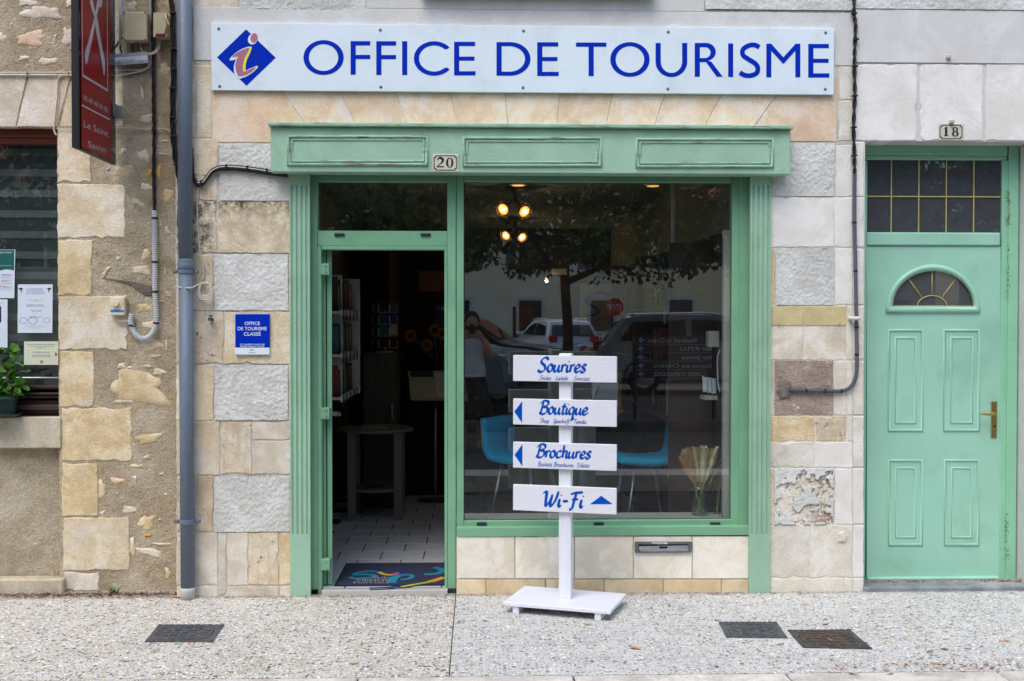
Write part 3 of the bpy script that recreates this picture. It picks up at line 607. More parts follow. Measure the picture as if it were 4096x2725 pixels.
# right pier
inset(3088,573,3338,785,m_rough_grey,seed=41,amp=.008,freq=82); inset(3102,993,3336,1220,m_rough_grey,seed=42,amp=.007,freq=85); inset(3098,1444,3333,1661,m_rough_red,seed=43,amp=.007,freq=95,Y=.006)
def peel(gx, gz):
    n = vnoise(gx*14+3, gz*14, 77)*.6+vnoise(gx*33, gz*33, 78)*.4
    return np.where(n > .47, .006, 0.)
inset(3097,1873,3335,2099,m_rough_red,seed=44,amp=.005,freq=90,Y=.008)
PEELX = (P(3097,1986,0).x, P(3335,1986,0).x, P(3200,2099,0).z, P(3200,1873,0).z)
def peel_skin():
    X0, X1, Z0, Z1 = PEELX; st = .006; nx = int((X1-X0)/st); nz = int((Z1-Z0)/st); gx, gz = np.meshgrid(np.linspace(X0,X1,nx+1), np.linspace(Z0,Z1,nz+1))
    cx = (gx[:-1,:-1]+gx[1:,1:])/2; cz = (gz[:-1,:-1]+gz[1:,1:])/2
    n = vnoise(cx*11+3, cz*11, 77)*.6+vnoise(cx*34, cz*34, 78)*.4
    e = np.minimum.reduce([cx-X0, X1-cx, cz-Z0, Z1-cz]); keep = (n+np.clip(.07-e, 0, .07)*2.6) > .60
    h = .004*vnoise(gx*60, gz*60, 5)+.003*vnoise(gx*120, gz*120, 6)
    v = np.stack([gx, -.002-h, gz], -1).reshape(-1,3); i = np.arange(nx)[None,:]; j = np.arange(nz)[:,None]; a = j*(nx+1)+i
    q = np.stack([a, a+1, a+nx+2, a+nx+1], -1)[keep]; mb = MB(); mb.v = v.tolist(); mb.f = q.tolist(); mb.m = [0]*len(q)
    o = ob('peeling_render', mb, m_rough_grey, house_m, smooth=True, label='grey render skin flaking off a pink underlayer')
    md = o.modifiers.new('thickness', 'SOLIDIFY'); md.thickness = .006; md.offset = -1
peel_skin()
for x0, y0, x1, y1, m in ((3341,580,3409,786,m_white_st),(3357,266,3409,399,m_white_dirty),(3357,404,3409,562,m_white_dirty),(3078,790,3336,989,m_white_st),(3338,790,3409,989,m_white_st),(3078,994,3099,1219,m_lime_o),(3340,994,3409,1219,m_white_st),
    (3078,1223,3212,1441,m_lime_p),(3216,1223,3386,1441,m_lime_p),(3388,1223,3409,1441,m_white_dirty),(3078,1445,3095,1661,m_lime_p),(3336,1445,3386,1661,m_white_dirty),(3388,1445,3409,1661,m_white_dirty),
    (3078,1666,3259,1765,m_lime_y),(3263,1666,3386,1765,m_lime_s),(3389,1666,3409,1765,m_white_dirty),(3078,1768,3256,1870,m_white_dirty),(3258,1768,3409,1870,m_white_st),(3078,1874,3094,2098,m_lime_c),(3338,1874,3409,2098,m_white_st),
    (3078,2101,3240,2310,m_white_dirty),(3243,2101,3409,2310,m_white_dirty),(3082,2314,3376,2378,m_white_dirty),(3380,2314,3409,2380,m_white_dirty)):
    block(house_m, x0, y0, x1, y1, m, 0, jit=.0035, bev=.003, depth=.03)
m_yellow_wash = M('yellow_limewash', lin(206,190,140), .9, var=.12, vs_=12., grain=.06)
for x0, x1 in ((3081,3211),(3217,3384)):
    mb = MB(); prect(mb, x0, 1226, x1, 1302, -.0045, .0, .0006); ob('limewash_band', mb, m_yellow_wash, house_m)
rubble(house_m, 3138, 1556, 30, 37, -.012, m_cement, rough=.08, name='mortar_patch'); rubble(house_m, 3371, 2151, 18, 20, -.012, m_white_dirty, name='mortar_lump')
# plinth stones under the shop window
ux = (1826, 2060, 2298, 2534, 2769, 2998); lx = (1826, 1944, 2182, 2417, 2653, 2886, 2998)
for a, b in zip(ux, ux[1:]): block(house_m, a+1.6, 2146, b-1.6, 2315, m_plinth, .01, name='plinth_stone', jit=.0006, bev=.003, depth=.1)
for a, b in zip(lx, lx[1:]): block(house_m, a+1.6, 2319, b-1.6, 2384, m_plinth_low, .01, name='plinth_stone', jit=.0006, bev=.003, depth=.1)
mb = MB(); a = P(1826,2300,.02); b = P(2998,2300,.02); mb.box(a.x, b.x, .022, .30, -.05, P(2400,2147,.02).z); ob('plinth_core', mb, m_mortar, house_m)

# ------------------------------------------------------------------ house number 18
house_r = thing('painted_house', (3, 0, 0), 'white painted stone house with a mint green panelled front door', 'house')
YD = .20
DX0, DX1 = P(3457,1400,0).x, P(4070,1400,YD).x; DZ1 = P(3760,565,0).z
mb = MB(); mb.box(XO1, DX0, .006, .45, -.05, DZ1); mb.box(DX1, 9, .006, .45, -.05, DZ1); mb.box(XO1, 9, .006, .45, DZ1+.0005, 6.5); ob('wall', mb, m_white_rend, house_r)
mb = MB(); mb.box(XO1+.003, 4.4, -.004, .02, P(3700,252,0).z, P(3700,40,0).z, .002); ob('render_band', mb, m_white_rend, house_r)
rough_panel('roughcast_inset', house_r, XO1+.002, 4.2, P(3700,38,0).z, 4.0, -.002, m_rough_grey, amp=.009, freq=80, seed=51)
for a, b in ((3416,3669),(3683,3932),(3946,4230)): block(house_r, a, 257, b, 563, m_white_st, 0, name='lintel_stone', jit=.002, bev=.004, depth=.2)
for y0, y1 in ((568,786),(790,989),(994,1219),(1223,1441),(1445,1661),(1666,1870),(1874,2098),(2101,2310),(2314,2380)):
    block(house_r, 3412.5, y0, 3455, y1, m_white_st if y1 < 1300 or y0 > 1700 else m_white_dirty, 0, jit=.002, bev=.005, depth=.19)
for z0, z1 in ((0,.35),(.355,.9),(.905,1.4),(1.405,1.9),(1.905,2.4),(2.405,DZ1-.01)):
    stone('stone_block', house_r, [(DX1+.003,z1),(DX1+.5,z1),(DX1+.5,z0),(DX1+.003,z0)], 0, m_white_dirty, depth=.21, world=True, jit=.003)
mb = MB(); a = G(3452,2381); mb.box(DX0+.002, DX1+.3, -.02, YD+.05, -.02, P(3700,2349,-.02).z, .006); ob('door_step', mb, m_bluestone, house_r)
def fr(parent, name, x0, y0, x1, y1, Y0, Y1, mat, b=.004, label=None):
    mb = MB(); prect(mb, x0, y0, x1, y1, Y0, Y1, b); return ob(name, mb, mat, parent, label=label)
# frame
dfr = fr(house_r, 'door_frame', 4031, 584, 4071, 2335, YD-.02, YD+.05, m_green_df)
fr(dfr, 'frame_head', 3440, 583, 4031, 621, YD-.0195, YD+.05, m_green_df); fr(dfr, 'frame_bead', 3462, 621.5, 4029, 640, YD-.008, YD+.05, m_green_df, .006); fr(dfr, 'frame_bead', 4004, 641, 4030.5, 2331, YD-.008, YD+.05, m_green_df, .006)
fr(dfr, 'frame_bead', 3440, 641, 3466, 2331, YD-.008, YD+.05, m_green_df, .006)
fr(dfr, 'frame_rail', 3466.5, 930, 4003.5, 983, YD-.014, YD+.05, m_green_d, .008)
fr(dfr, 'threshold_bar', 3466, 2330, 4003.5, 2348, YD-.04, YD+.05, m_alu_d, .004)
mb = MB(); prect(mb, 3464, 639, 4005, 931, YD+.012, YD+.018); pane = ob('transom_pane', mb, m_glass_18, house_r)
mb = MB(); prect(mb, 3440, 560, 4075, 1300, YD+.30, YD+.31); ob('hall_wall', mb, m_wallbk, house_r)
for x in (3566,3676,3786,3896): fr(pane, 'glazing_bar', x-2.2, 640, x+2.2, 930, YD+.004, YD+.012, m_goldpaint, .002)
fr(pane, 'glazing_bar', 3467, 784.5, 4003, 789.5, YD+.003, YD+.0115, m_goldpaint, .002)
# door leaf with a fan light
def nrect(x0, y0, x1, y1): return [(x0,y0),(x1,y0),(x1,y1),(x0,y1)]
def arch(cx, by, hw, h, n=28, ex=1.0): return [(cx-hw,by)]+[(cx-hw*math.cos(math.pi*i/n), by-h*math.sin(math.pi*i/n)**ex) for i in range(1, n)]+[(cx+hw,by)]
mb = MB(); pane_out = arch(3732,1226,164,144)
mb.prism([nrect(3467.5,986,4002.5,2309), pane_out[::-1]], lambda u, v: P(u,v,YD), lambda u, v: (P(u,v,YD).x, YD+.045, P(u,v,YD).z))
door = ob('entrance_door', mb, m_green_d, house_r)
def mould(parent, name, o, i, Y, h, mat, edge=.35):    # raised rounded border between two outlines of equal length
    n = len(o); mb = MB(); L = []
    for t, k in ((0,0),(.18,.75),(.45,1),(.75,.75),(1,0)):
        L += [P(a[0]+(b[0]-a[0])*t, a[1]+(b[1]-a[1])*t, Y-h*k) for a, b in zip(o, i)]
    mb.add(L, [(r_*n+k, r_*n+(k+1)%n, (r_+1)*n+(k+1)%n, (r_+1)*n+k) for r_ in range(4) for k in range(n)])
    return ob(name, mb, mat, parent, smooth=True)
mould(door, 'fanlight_moulding', arch(3732,1252,191,194), arch(3732,1228,163,143), YD+.001, .022, m_green_d)
mb = MB(); mb.prism([arch(3732,1226.5,165,145)], lambda u, v: P(u,v,YD+.014), lambda u, v: P(u,v,YD+.020)); fan = ob('fanlight_pane', mb, m_glass_18, door)
def came(pts, r=.0035):
    mb = MB(); mb.tube([P(x,y,YD+.010) for x, y in pts], r, 6); ob('glazing_bar', mb, m_goldpaint, fan, smooth=True)
came([(3569,1225),(3895,1225)]); came([(3728,1082),(3728,1183)]); came([(3635,1117),(3691,1195)]); came([(3822,1117),(3764,1195)]); came([(3728-59*math.cos(math.pi*i/12), 1226-43*math.sin(math.pi*i/12)) for i in range(13)]); came(arch(3732,1225,162,142)[::2])
for (x0,y0,x1,y1) in ((3551,1316,3694,1727),(3773,1316,3920,1727),(3552,1837,3692,2185),(3776,1837,3918,2185)):
    mould(door, 'panel_moulding', nrect(x0,y0,x1,y1), nrect(x0+11,y0+11,x1-11,y1-11), YD+.0006, .010, m_green_d)
    mould(door, 'panel_moulding', nrect(x0+28,y0+31,x1-28,y1-31), nrect(x0+37,y0+40,x1-37,y1-40), YD+.0006, .007, m_green_d)
fr(door, 'weather_bar', 3470, 2309.5, 4001, 2323, YD-.03, YD+.02, m_green_d, .008)
mb = MB(); prect(mb, 3964.5, 1605, 3989, 1753, YD-.008, YD, .006); hp = ob('handle_plate', mb, m_gold, door)
mb = MB(); mb.tube(smooth_path([P(3978,1656,YD-.005), P(3978,1656,YD-.045), P(3968,1657,YD-.056), P(3945,1657,YD-.056), P(3926,1655,YD-.054)], 5), [.009]*21, 10); ob('door_handle', mb, m_gold, door, smooth=True)
mb = MB(); mb.lathe([(.006,-.004),(.006,0)], tuple(P(3977,1706,YD-.0085)), 12, 'y'); ob('keyhole', mb, m_black, door)
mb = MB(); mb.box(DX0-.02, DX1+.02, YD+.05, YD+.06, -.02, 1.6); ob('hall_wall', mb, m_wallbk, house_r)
# ------------------------------------------------------------------ green shopfront (parts of the office building)
YF = -.12
zt, zb_ = P(2120,513,YF).z, P(2120,693,YF).z; xl, xr = P(1082,600,YF).x, P(3162,600,YF).x
mb = MB(); mb.box(xl, xr, YF, .009, zb_, zt-.001, .004); fascia = ob('shop_fascia', mb, m_green_w, house_m)
mb = MB(); mb.box(P(1070,508,YF-.03).x, P(3175,508,YF-.03).x, YF-.03, .008, zt, zt+.022, .004); ob('cornice', mb, m_green_chip, fascia)
for x0, y0, x1, y1 in ((1148,540,1714,664),(1850,546,2409,668),(2542,551,3097,672)):
    o = nrect(x0,y0,x1,y1); i = nrect(x0+14,y0+13,x1-14,y1-13); i2 = nrect(x0+25,y0+24,x1-25,y1-24)
    mould(fascia, 'panel_moulding', o, i, YF+.0008, .016, m_green_chip); mould(fascia, 'panel_moulding', nrect(x0+14.5,y0+13.5,x1-14.5,y1-13.5), i2, YF+.0008, .009, m_green_chip)
YP = -.02
def pilaster(x0, x1):
    a, b = P(x0,1500,YP).x, P(x1,1500,YP).x; z1 = zb_-.001; zf1, zf0 = P(x0,742,YP).z, P(x0,2138,YP).z; w_ = b-a
    mb = MB(); mb.box(a, b, YP, .0095, zf1, z1); mb.box(a, b, YP, .0095, -.02, zf0)
    n = 4; sec = [(a,YP)]
    for k in range(n):
        c = a+w_*(k+.6)/(n+.2); hw = w_*.065
        sec += [(c-hw, YP)]+[(c-hw*math.cos(math.pi*t/6), YP+.011*math.sin(math.pi*t/6)) for t in range(1,6)]+[(c+hw, YP)]
    sec += [(b,YP),(b,.0095),(a,.0095)]; m = len(sec)
    mb.add([(x,y,zf0) for x, y in sec]+[(x,y,zf1) for x, y in sec], [(i,(i+1)%m,m+(i+1)%m,m+i) for i in range(m)])
    return ob('pilaster', mb, m_green_w, house_m)
pilaster(1159, 1240); pilaster(3000, 3083)
YA = .06                                       # aluminium frames
def fr2(parent, name, x0, y0, x1, y1, Y0=YA, Y1=.13, mat=m_green_a, b=.003, label=None): return fr(parent, name, x0, y0, x1, y1, Y0, Y1, mat, b, label)
dframe = fr2(house_m, 'shop_door_frame', 1240, 660, 1270, 2392, .055)
fr2(dframe, 'head_rail', 1270.3, 660, 1789, 728); fr2(dframe, 'jamb', 1789.3, 660, 1823.5, 2385, .0555)
fr2(dframe, 'transom_rail', 1270.3, 924, 1789, 985); fr2(dframe, 'jamb_bead', 1270.3, 985.3, 1286, 2386, .052); fr2(dframe, 'jamb_bead', 1778, 1000.3, 1789, 2384, .052); fr2(dframe, 'head_bead', 1286.3, 985.3, 1789, 1000, .052)
for x in (1337.5, 1682.5): fr2(dframe, 'drain_cap', x, 933.5, x+40, 944, .048, .06, m_navy, .002)
mb = MB(); prect(mb, 1268, 726, 1791, 926, .09, .096); ob('transom_pane', mb, m_glass, house_m)
wframe = fr2(house_m, 'shop_window_frame', 1826, 660, 1855, 2107)
fr2(wframe, 'head_rail', 1855.3, 660, 2927, 730); fr2(wframe, 'stile', 2927.3, 660, 2958, 2107); fr2(wframe, 'stile', 2958.3, 660, 3001, 2107, .05); fr2(wframe, 'bottom_rail', 1855.3, 2081, 2927, 2107); fr2(wframe, 'sill', 1826, 2108, 3001, 2144.5, .002, .2)
for x in (1907, 2375.6, 2841.6): fr2(wframe, 'drain_cap', x, 2090.5, x+40, 2101, .05, .062, m_navy, .002)
mb = MB(); a = P(1853,728,.09); prect(mb, 1853, 728, 2929, 2083, .09, .098); shop_pane = ob('shop_window_pane', mb, m_glass, house_m)
for x0,y0,x1,y1 in ((1855,730,2927,733.5),(1855,2077.5,2927,2081),(1855,733.5,1858.5,2077.5),(2923.5,733.5,2927,2077.5)): fr2(wframe, 'glazing_gasket', x0,y0,x1,y1,.084,.1, m_black, .001)
# glazed door leaf, open inwards
lx0 = P(1290,1500,.10).x
leaf = thing('shop_door', (0,0,0), None, None); leaf.parent = house_m
zl0, zl1 = .035, P(1500,1003,.1).z
def lf(name, y0, y1, z0, z1, x0=0, x1=.055, mat=m_green_a, b=.003): mb = MB(); mb.box(lx0+x0, lx0+x1, y0, y1, z0, z1, b); mb.v = [(x-(y-.125)*.125, y, z) for x, y, z in mb.v]; return ob(name, mb, mat, leaf)
lf('stile', .125, .205, zl0, zl1); lf('stile', .90, .98, zl0, zl1); lf('rail', .2053, .8997, zl0, zl0+.16); lf('rail', .2053, .8997, zl1-.08, zl1); lf('glass_panel', .2055, .8995, zl0+.161, zl1-.081, .022, .030, m_glass, 0)
lf('stile_groove', .1245, .1249, zl0, zl1, .018, .026, m_black, 0)
for py in (1079, 1652, 2253):
    z = P(1290,py,.1).z; mb = MB(); mb.box(lx0-.012, lx0+.048, .048, .125, z-.035, z+.035, .003); h = ob('hinge', mb, m_green_a, leaf)
    mb = MB()
    for dz in (-.018, .018): mb.lathe([(.006,-.003),(.006,0)], (lx0+.03,.0475,z+dz), 10, 'y')
    ob('screw', mb, m_steel, h)
lf('handle', .86, .885, 1.02, 1.05, .055, .10, m_alu, .004); lf('handle', .78, .885, 1.025, 1.045, .10, .115, m_alu, .004)
# threshold
mb = MB(); mb.box(P(1286,2300,.0).x, P(1790,2300,0).x, .0, .055, -.02, .028, .003); ob('threshold', mb, m_shelf, house_m)
# ------------------------------------------------------------------ lettering helpers
def stroke(mb, pts, f, w0, w1, ang=.7, k=6, lift=0., th=.0008, round_=True):
    """pen stroke: pts in 2-D, f(u,v,h) -> point; w0/w1 thin/thick nib width"""
    p = smooth_path([(x, y, 0) for x, y in pts], k); n = len(p); L = []; Rr = []
    for i in range(n):
        t = (p[min(i+1,n-1)]-p[max(i-1,0)]); a = math.atan2(t.y, t.x); wd = (w0+(w1-w0)*abs(math.sin(a-ang)))/2
        e = min(i, n-1-i)
        if round_ and e < 2: wd *= (.45, .85)[e]
        nx, ny = -math.sin(a), math.cos(a); L.append((p[i].x+nx*wd, p[i].y+ny*wd)); Rr.append((p[i].x-nx*wd, p[i].y-ny*wd))
    vs = []
    for i in range(n):
        h = lift+th*(1+.6*i/n); vs += [f(*L[i], h), f(*Rr[i], h)]
    mb.add(vs, [(2*i, 2*i+2, 2*i+3, 2*i+1) for i in range(n-1)])
BOWL = [(.78,.92),(.45,1.02),(.12,.7),(.1,.25),(.32,.03),(.62,.3),(.80,.95)]
TAIL = [(.80,1.0),(.74,.3),(.86,.02),(1.02,.18)]
GL = {'a': (1.0, [BOWL, TAIL]), 'c': (.78, [[(.7,.85),(.5,1.0),(.2,.8),(.08,.4),(.25,.03),(.55,.08),(.8,.3)]]), 'd': (1.0, [BOWL, [(.86,1.9),(.76,.3),(.88,.02),(1.02,.18)]]),
 'e': (.82, [[(.1,.42),(.5,.55),(.66,.82),(.45,1.02),(.15,.7),(.1,.3),(.3,.0),(.6,.1),(.86,.36)]]), 'f': (.68, [[(.85,1.7),(.62,1.95),(.42,1.6),(.34,.6),(.24,-.5),(.02,-.62)], [(.08,.95),(.76,1.02)]]),
 'h': (.95, [[(.24,1.9),(.2,.9),(.16,0)], [(.18,.5),(.45,.98),(.7,.85),(.66,.3),(.78,.02),(.96,.18)]]), 'i': (.47, [[(.2,1.0),(.15,.3),(.28,.02),(.46,.18)], [(.28,1.38),(.34,1.5)]]),
 'k': (.85, [[(.24,1.9),(.16,0)], [(.72,.95),(.2,.45),(.5,.32),(.82,.02)]]), 'l': (.45, [[(.28,1.9),(.16,.4),(.28,.02),(.46,.18)]]),
 'm': (1.35, [[(.15,1.0),(.12,0)], [(.14,.6),(.4,1.0),(.56,.8),(.5,0)], [(.54,.6),(.82,1.0),(1.0,.8),(.96,.25),(1.08,.02),(1.3,.2)]]), 'n': (.95, [[(.15,1.0),(.12,0)], [(.14,.55),(.42,1.0),(.68,.85),(.64,.28),(.76,.02),(.96,.18)]]),
 'o': (.86, [[(.5,1.02),(.18,.82),(.08,.35),(.3,.0),(.62,.2),(.72,.7),(.46,1.02),(.40,.95)]]), 'p': (.86, [[(.22,1.0),(.15,0),(.08,-.8)], [(.17,.6),(.45,1.02),(.76,.75),(.6,.12),(.2,.1)]]),
 'q': (.95, [BOWL, [(.80,1.0),(.70,0),(.60,-.85),(.90,-.45)]]), 'r': (.66, [[(.2,1.05),(.15,.4),(.12,0)], [(.15,.5),(.38,.92),(.68,.95)]]), 's': (.7, [[(.68,.85),(.46,1.05),(.2,.8),(.42,.5),(.56,.22),(.34,-.02),(.02,.14)]]),
 't': (.6, [[(.42,1.65),(.25,.4),(.35,.02),(.62,.18)], [(.02,1.1),(.72,1.15)]]), 'u': (.95, [[(.16,1.0),(.08,.3),(.28,.02),(.58,.4),(.72,1.0)], [(.72,1.0),(.64,.3),(.78,.02),(.96,.18)]]),
 'B': (1.22, [[(.42,1.8),(.3,.9),(.16,0)], [(-.05,1.45),(.4,1.92),(1.02,1.85),(1.06,1.35),(.4,1.0)], [(.4,1.0),(1.02,.9),(1.02,.3),(.5,-.04),(-.05,.2)]]),
 'F': (1.12, [[(.1,1.6),(.5,1.8),(1.35,1.95)], [(.68,1.8),(.55,.8),(.44,-.2),(.15,-.3)], [(.3,.95),(.95,1.05)]]), 'G': (1.15, [[(1.05,1.6),(.7,1.92),(.28,1.5),(.1,.7),(.35,.05),(.8,.2),(.95,.8)], [(.5,.8),(1.02,.88),(.96,0),(.7,-.5),(.15,-.4)]]),
 'L': (.95, [[(.65,1.9),(.42,1.4),(.35,.4),(.08,.0),(.5,.1),(.98,-.05)]]), 'S': (1.18, [[(1.2,1.55),(.95,1.95),(.42,1.72),(.34,1.25),(.82,.8),(.88,.28),(.4,-.06),(-.05,.22)]]),
 'T': (.95, [[(.0,1.55),(.5,1.8),(1.25,1.92)], [(.66,1.8),(.52,.6),(.38,-.02)]]), 'W': (1.6, [[(-.05,1.6),(.3,1.8),(.36,.7),(.46,.0),(.8,.7),(.98,1.5)], [(.98,1.5),(.86,.5),(1.0,.0),(1.36,.8),(1.56,1.95)]]), '-': (.7, [[(.06,.68),(.62,.76)]]), ' ': (.6, [])}
for b_, c_ in (('ä','a'),('ü','u')): GL[b_] = (GL[c_][0], GL[c_][1]+[[(.3,1.38),(.34,1.46)], [(.66,1.38),(.7,1.46)]])
def script(mb, text, x0, x1, base, xh, f, w0=.10, w1=.30):
    tot = sum(GL[c][0] for c in text); sx = (x1-x0)/tot; sy = xh; x = x0; s = .5*(sx+sy); q = 0
    for c in text:
        a, st = GL[c]
        for pts in st:
            stroke(mb, [(x+(px+.12*py)*sx, base+py*sy) for px, py in pts], f, w0*s, w1*s, .72, 6, lift=.0002*(q % 3), th=.0007); q += 1
        x += a*sx
def text_polys(s, size=1.0, bold=0.0):
    cu = bpy.data.curves.new('t', 'FONT'); cu.body = s; cu.size = size; cu.align_x = 'CENTER'; cu.offset = bold; cu.resolution_u = 3
    o = bpy.data.objects.new('t', cu); me = o.to_mesh(); vs = [tuple(v.co) for v in me.vertices]; fs = [tuple(p.vertices) for p in me.polygons]
    o.to_mesh_clear(); bpy.data.objects.remove(o); bpy.data.curves.remove(cu); return vs, fs
def text(mb, s, cx, base, h, f, width=None, bold=0.0, mi=0):     # cap height h, centred on cx; f(u,v) -> point
    vs, fs = text_polys(s, 1.0, bold)
    if not vs: return
    xs = [v[0] for v in vs]; ww = max(xs)-min(xs); mx = (max(xs)+min(xs))/2; sy = h/.70; sx = (width/ww) if width else abs(sy)
    mb.add([f(cx+(v[0]-mx)*sx, base+v[1]*sy) for v in vs], fs, mi)

# ------------------------------------------------------------------ OFFICE DE TOURISME board
YS = -.028
bx0, bx1 = P(845,230,YS).x, P(3336,240,YS).x; bz1, bz0 = P(2090,103,YS).z, P(2090,370,YS).z
sign = thing('shop_sign', ((bx0+bx1)/2, YS, bz0), 'long white sign board with blue OFFICE DE TOURISME lettering above the green shopfront', 'sign')
mb = MB(); mb.box(bx0, bx1, YS, YS+.024, bz0, bz1, .0015); ob('panel', mb, m_sign_w, sign)
def ell(cx, cy, rx, ry, n=36, a0=0, a1=2*math.pi): return [(cx+rx*math.cos(a0+(a1-a0)*i/n), cy+ry*math.sin(a0+(a1-a0)*i/n)) for i in range(n+(0 if abs(a1-a0-2*math.pi) < 1e-6 else 1))]
def z4(l, ox): return [(ox+x/1.7425, y/1.7425) for x, y in l]
def letter(loops, ox):
    mb = MB(); mb.prism([z4(l, ox) for l in loops], lambda u, v: P(u,v,YS-.0015), lambda u, v: P(u,v,YS)); ob('letter', mb, m_sign_b, sign)
def gE(x0, x1, xm, t, b): return [[(x0,t),(x1-3,t),(x1-3,t+29),(x0+36,t+29),(x0+36,t+103),(xm,t+103),(xm,t+131),(x0+36,t+131),(x0+36,b-29),(x1,b-29),(x1,b),(x0,b)]]
def gF(x0, x1, t, b): return [[(x0,t),(x1,t),(x1,t+30),(x0+36,t+30),(x0+36,t+96),(x1,t+96),(x1,t+125),(x0+36,t+125),(x0+36,b),(x0,b)]]
def gI(x0, t, b, w_=36): return [[(x0,t),(x0+w_,t),(x0+w_,b),(x0,b)]]
def gO(x0, x1, t, b): cx, cy, rx, ry = (x0+x1)/2, (t+b)/2, (x1-x0)/2, (b-t)/2; return [ell(cx,cy,rx,ry), ell(cx,cy,rx-38,ry-28)]
letter(gO(372,653,280,523), 1000); letter(gF(701,838,287,521), 1000); letter(gF(880,1018,288,523), 1000); letter(gI(1060,288,523), 1000)
a_ = .70; letter([ell(1283,408,141,120,40,a_,2*math.pi-a_)+[(1372,344)]+ell(1283,408,105,91,40,2*math.pi-a_-.12,a_+.12)+[(1376,472)]], 1000)
letter(gE(1422,1572,1564,292,526), 1000)
def gD(x0, x1, t, b):
    cy = (t+b)/2; ry = (b-t)/2; xc = x0+95
    o = [(x0,b),(x0,t),(xc,t)]+[(xc+(x1-xc)*math.cos(q), cy+ry*math.sin(q)) for q in [(-math.pi/2)+math.pi*i/24 for i in range(1,24)]]+[(xc,b)]
    i = [(x0+36,b-28),(x0+36,t+28),(xc-5,t+28)]+[(xc-5+(x1-xc-33)*math.cos(q), cy+(ry-28)*math.sin(q)) for q in [(-math.pi/2)+math.pi*i/24 for i in range(1,24)]]+[(xc-5,b-28)]
    return [o, i]
letter(gD(1718,1955,294,528), 1000); letter(gE(85,235,226,295,530), 2100)
letter([[(355,297),(567,297),(567,326),(479,326),(479,531),(443,531),(443,326),(355,326)]], 2100); letter(gO(594,869,294,536), 2100)
letter([[(910,300),(946,300)]+[(946+ (1095-946)*(.5-.5*math.cos(math.pi*i/20)) , 430+79*math.sin(math.pi*i/20)) for i in range(0,21)]+[(1095,300),(1131,300)]+[(1131-221*(.5-.5*math.cos(math.pi*i/24)), 430+107*math.sin(math.pi*i/24)) for i in range(0,25)]], 2100)
letter([[(1183,535),(1183,300),(1262,300)]+[(1262+68*math.cos(q), 362+62*math.sin(q)) for q in [-math.pi/2+math.pi*i/16*.94 for i in range(1,17)]]+[(1300,432),(1378,535),(1336,535),(1262,433),(1219,433),(1219,535)],
        [(1219,329),(1255,329)]+[(1255+38*math.cos(q), 367+38*math.sin(q)) for q in [-math.pi/2+math.pi*i/12 for i in range(1,12)]]+[(1255,405),(1219,405)]], 2100)
letter(gI(1416,303,537,35), 2100)
def ribbon(pts, wd, k=8):
    p = smooth_path([(x,y,0) for x, y in pts], k); n = len(p); l = []; r_ = []
    for i in range(n):
        t = p[min(i+1,n-1)]-p[max(i-1,0)]; a = math.atan2(t.y,t.x); w_ = wd(i/(n-1))/2 if callable(wd) else wd/2
        l.append((p[i].x-math.sin(a)*w_, p[i].y+math.cos(a)*w_)); r_.append((p[i].x+math.sin(a)*w_, p[i].y-math.cos(a)*w_))
    return l+r_[::-1]
letter([ribbon([(1634,330),(1600,314),(1560,318),(1520,345),(1520,385),(1560,415),(1600,440),(1622,470),(1615,508),(1575,527),(1530,524),(1497,506)], lambda t: 33)], 2100)
letter([[(1682,539),(1682,305),(1716,305),(1801,400),(1886,305),(1919,305),(1919,539),(1884,539),(1884,355),(1801,447),(1717,355),(1717,539)]], 2100); letter(gE(580,727,722,307,541), 2900)
# emblem: blue lozenge with a slanted i
def lz(l): return [(840+x/5.6, 90+y/5.6) for x, y in l]
emb = MB(); emb.prism([lz([(808,155),(1472,790),(818,1420),(157,782)])], lambda u, v: P(u,v,YS-.0012), lambda u, v: P(u,v,YS)); emb = ob('emblem', emb, m_sign_b, sign)
def emb_piece(loop, mat, h):
    mb = MB(); mb.prism([lz(loop)], lambda u, v: P(u,v,YS-h), lambda u, v: P(u,v,YS-h+.0008), back=False); ob('emblem_piece', mb, mat, emb)
emb_piece([(960+110*math.cos(t)-18*math.sin(t), 370+125*math.sin(t)) for t in [2*math.pi*i/30 for i in range(30)]], m_sign_w, .0022)
emb_piece([(985+78*math.cos(t)-8*math.sin(t), 348+107*math.sin(t)) for t in [2*math.pi*i/30 for i in range(30)]], m_sign_pink, .0032)
emb_piece([(432,838),(470,780),(560,690),(700,600),(850,545),(930,545),(940,570),(900,690),(830,830),(800,940),(795,1080),(880,1040),(1040,975),(1078,985),(1060,1030),(960,1120),(820,1210),(660,1268),(600,1225),(556,1180),(535,1090),(535,960),(585,825),(520,845),(455,852)], m_sign_w, .0022)
emb_piece([(860,556),(915,545),(938,560),(900,680),(840,800),(800,930),(792,1085),(770,1108),(735,1085),(735,960),(770,800),(840,680),(885,590)], m_sign_yel, .0030)
emb_piece([(820,1172),(940,1110),(1020,1010),(1060,980),(1076,990),(1050,1030),(960,1100)], m_sign_yel, .0030)
emb_piece([(500,765),(560,700),(700,620),(850,566),(880,580),(840,680),(770,800),(735,960),(735,1085),(765,1108),(850,1065),(1010,998),(1020,1015),(930,1105),(790,1180),(690,1202),(630,1200),(580,1080),(566,950),(600,820),(635,758),(510,774)], m_sign_pink, .0038)
for px, py in ((875,115),(879,345),(1521,120),(1523,348),(2094,124),(2092,351),(2673,128),(2671,356),(3302,131),(3301,357)):
    mb = MB(); mb.lathe([(.009,0),(.009,-.002),(.005,-.005),(.001,-.0055)], tuple(P(px,py,YS)), 12, 'y'); ob('screw', mb, m_alu_d, sign, smooth=True)

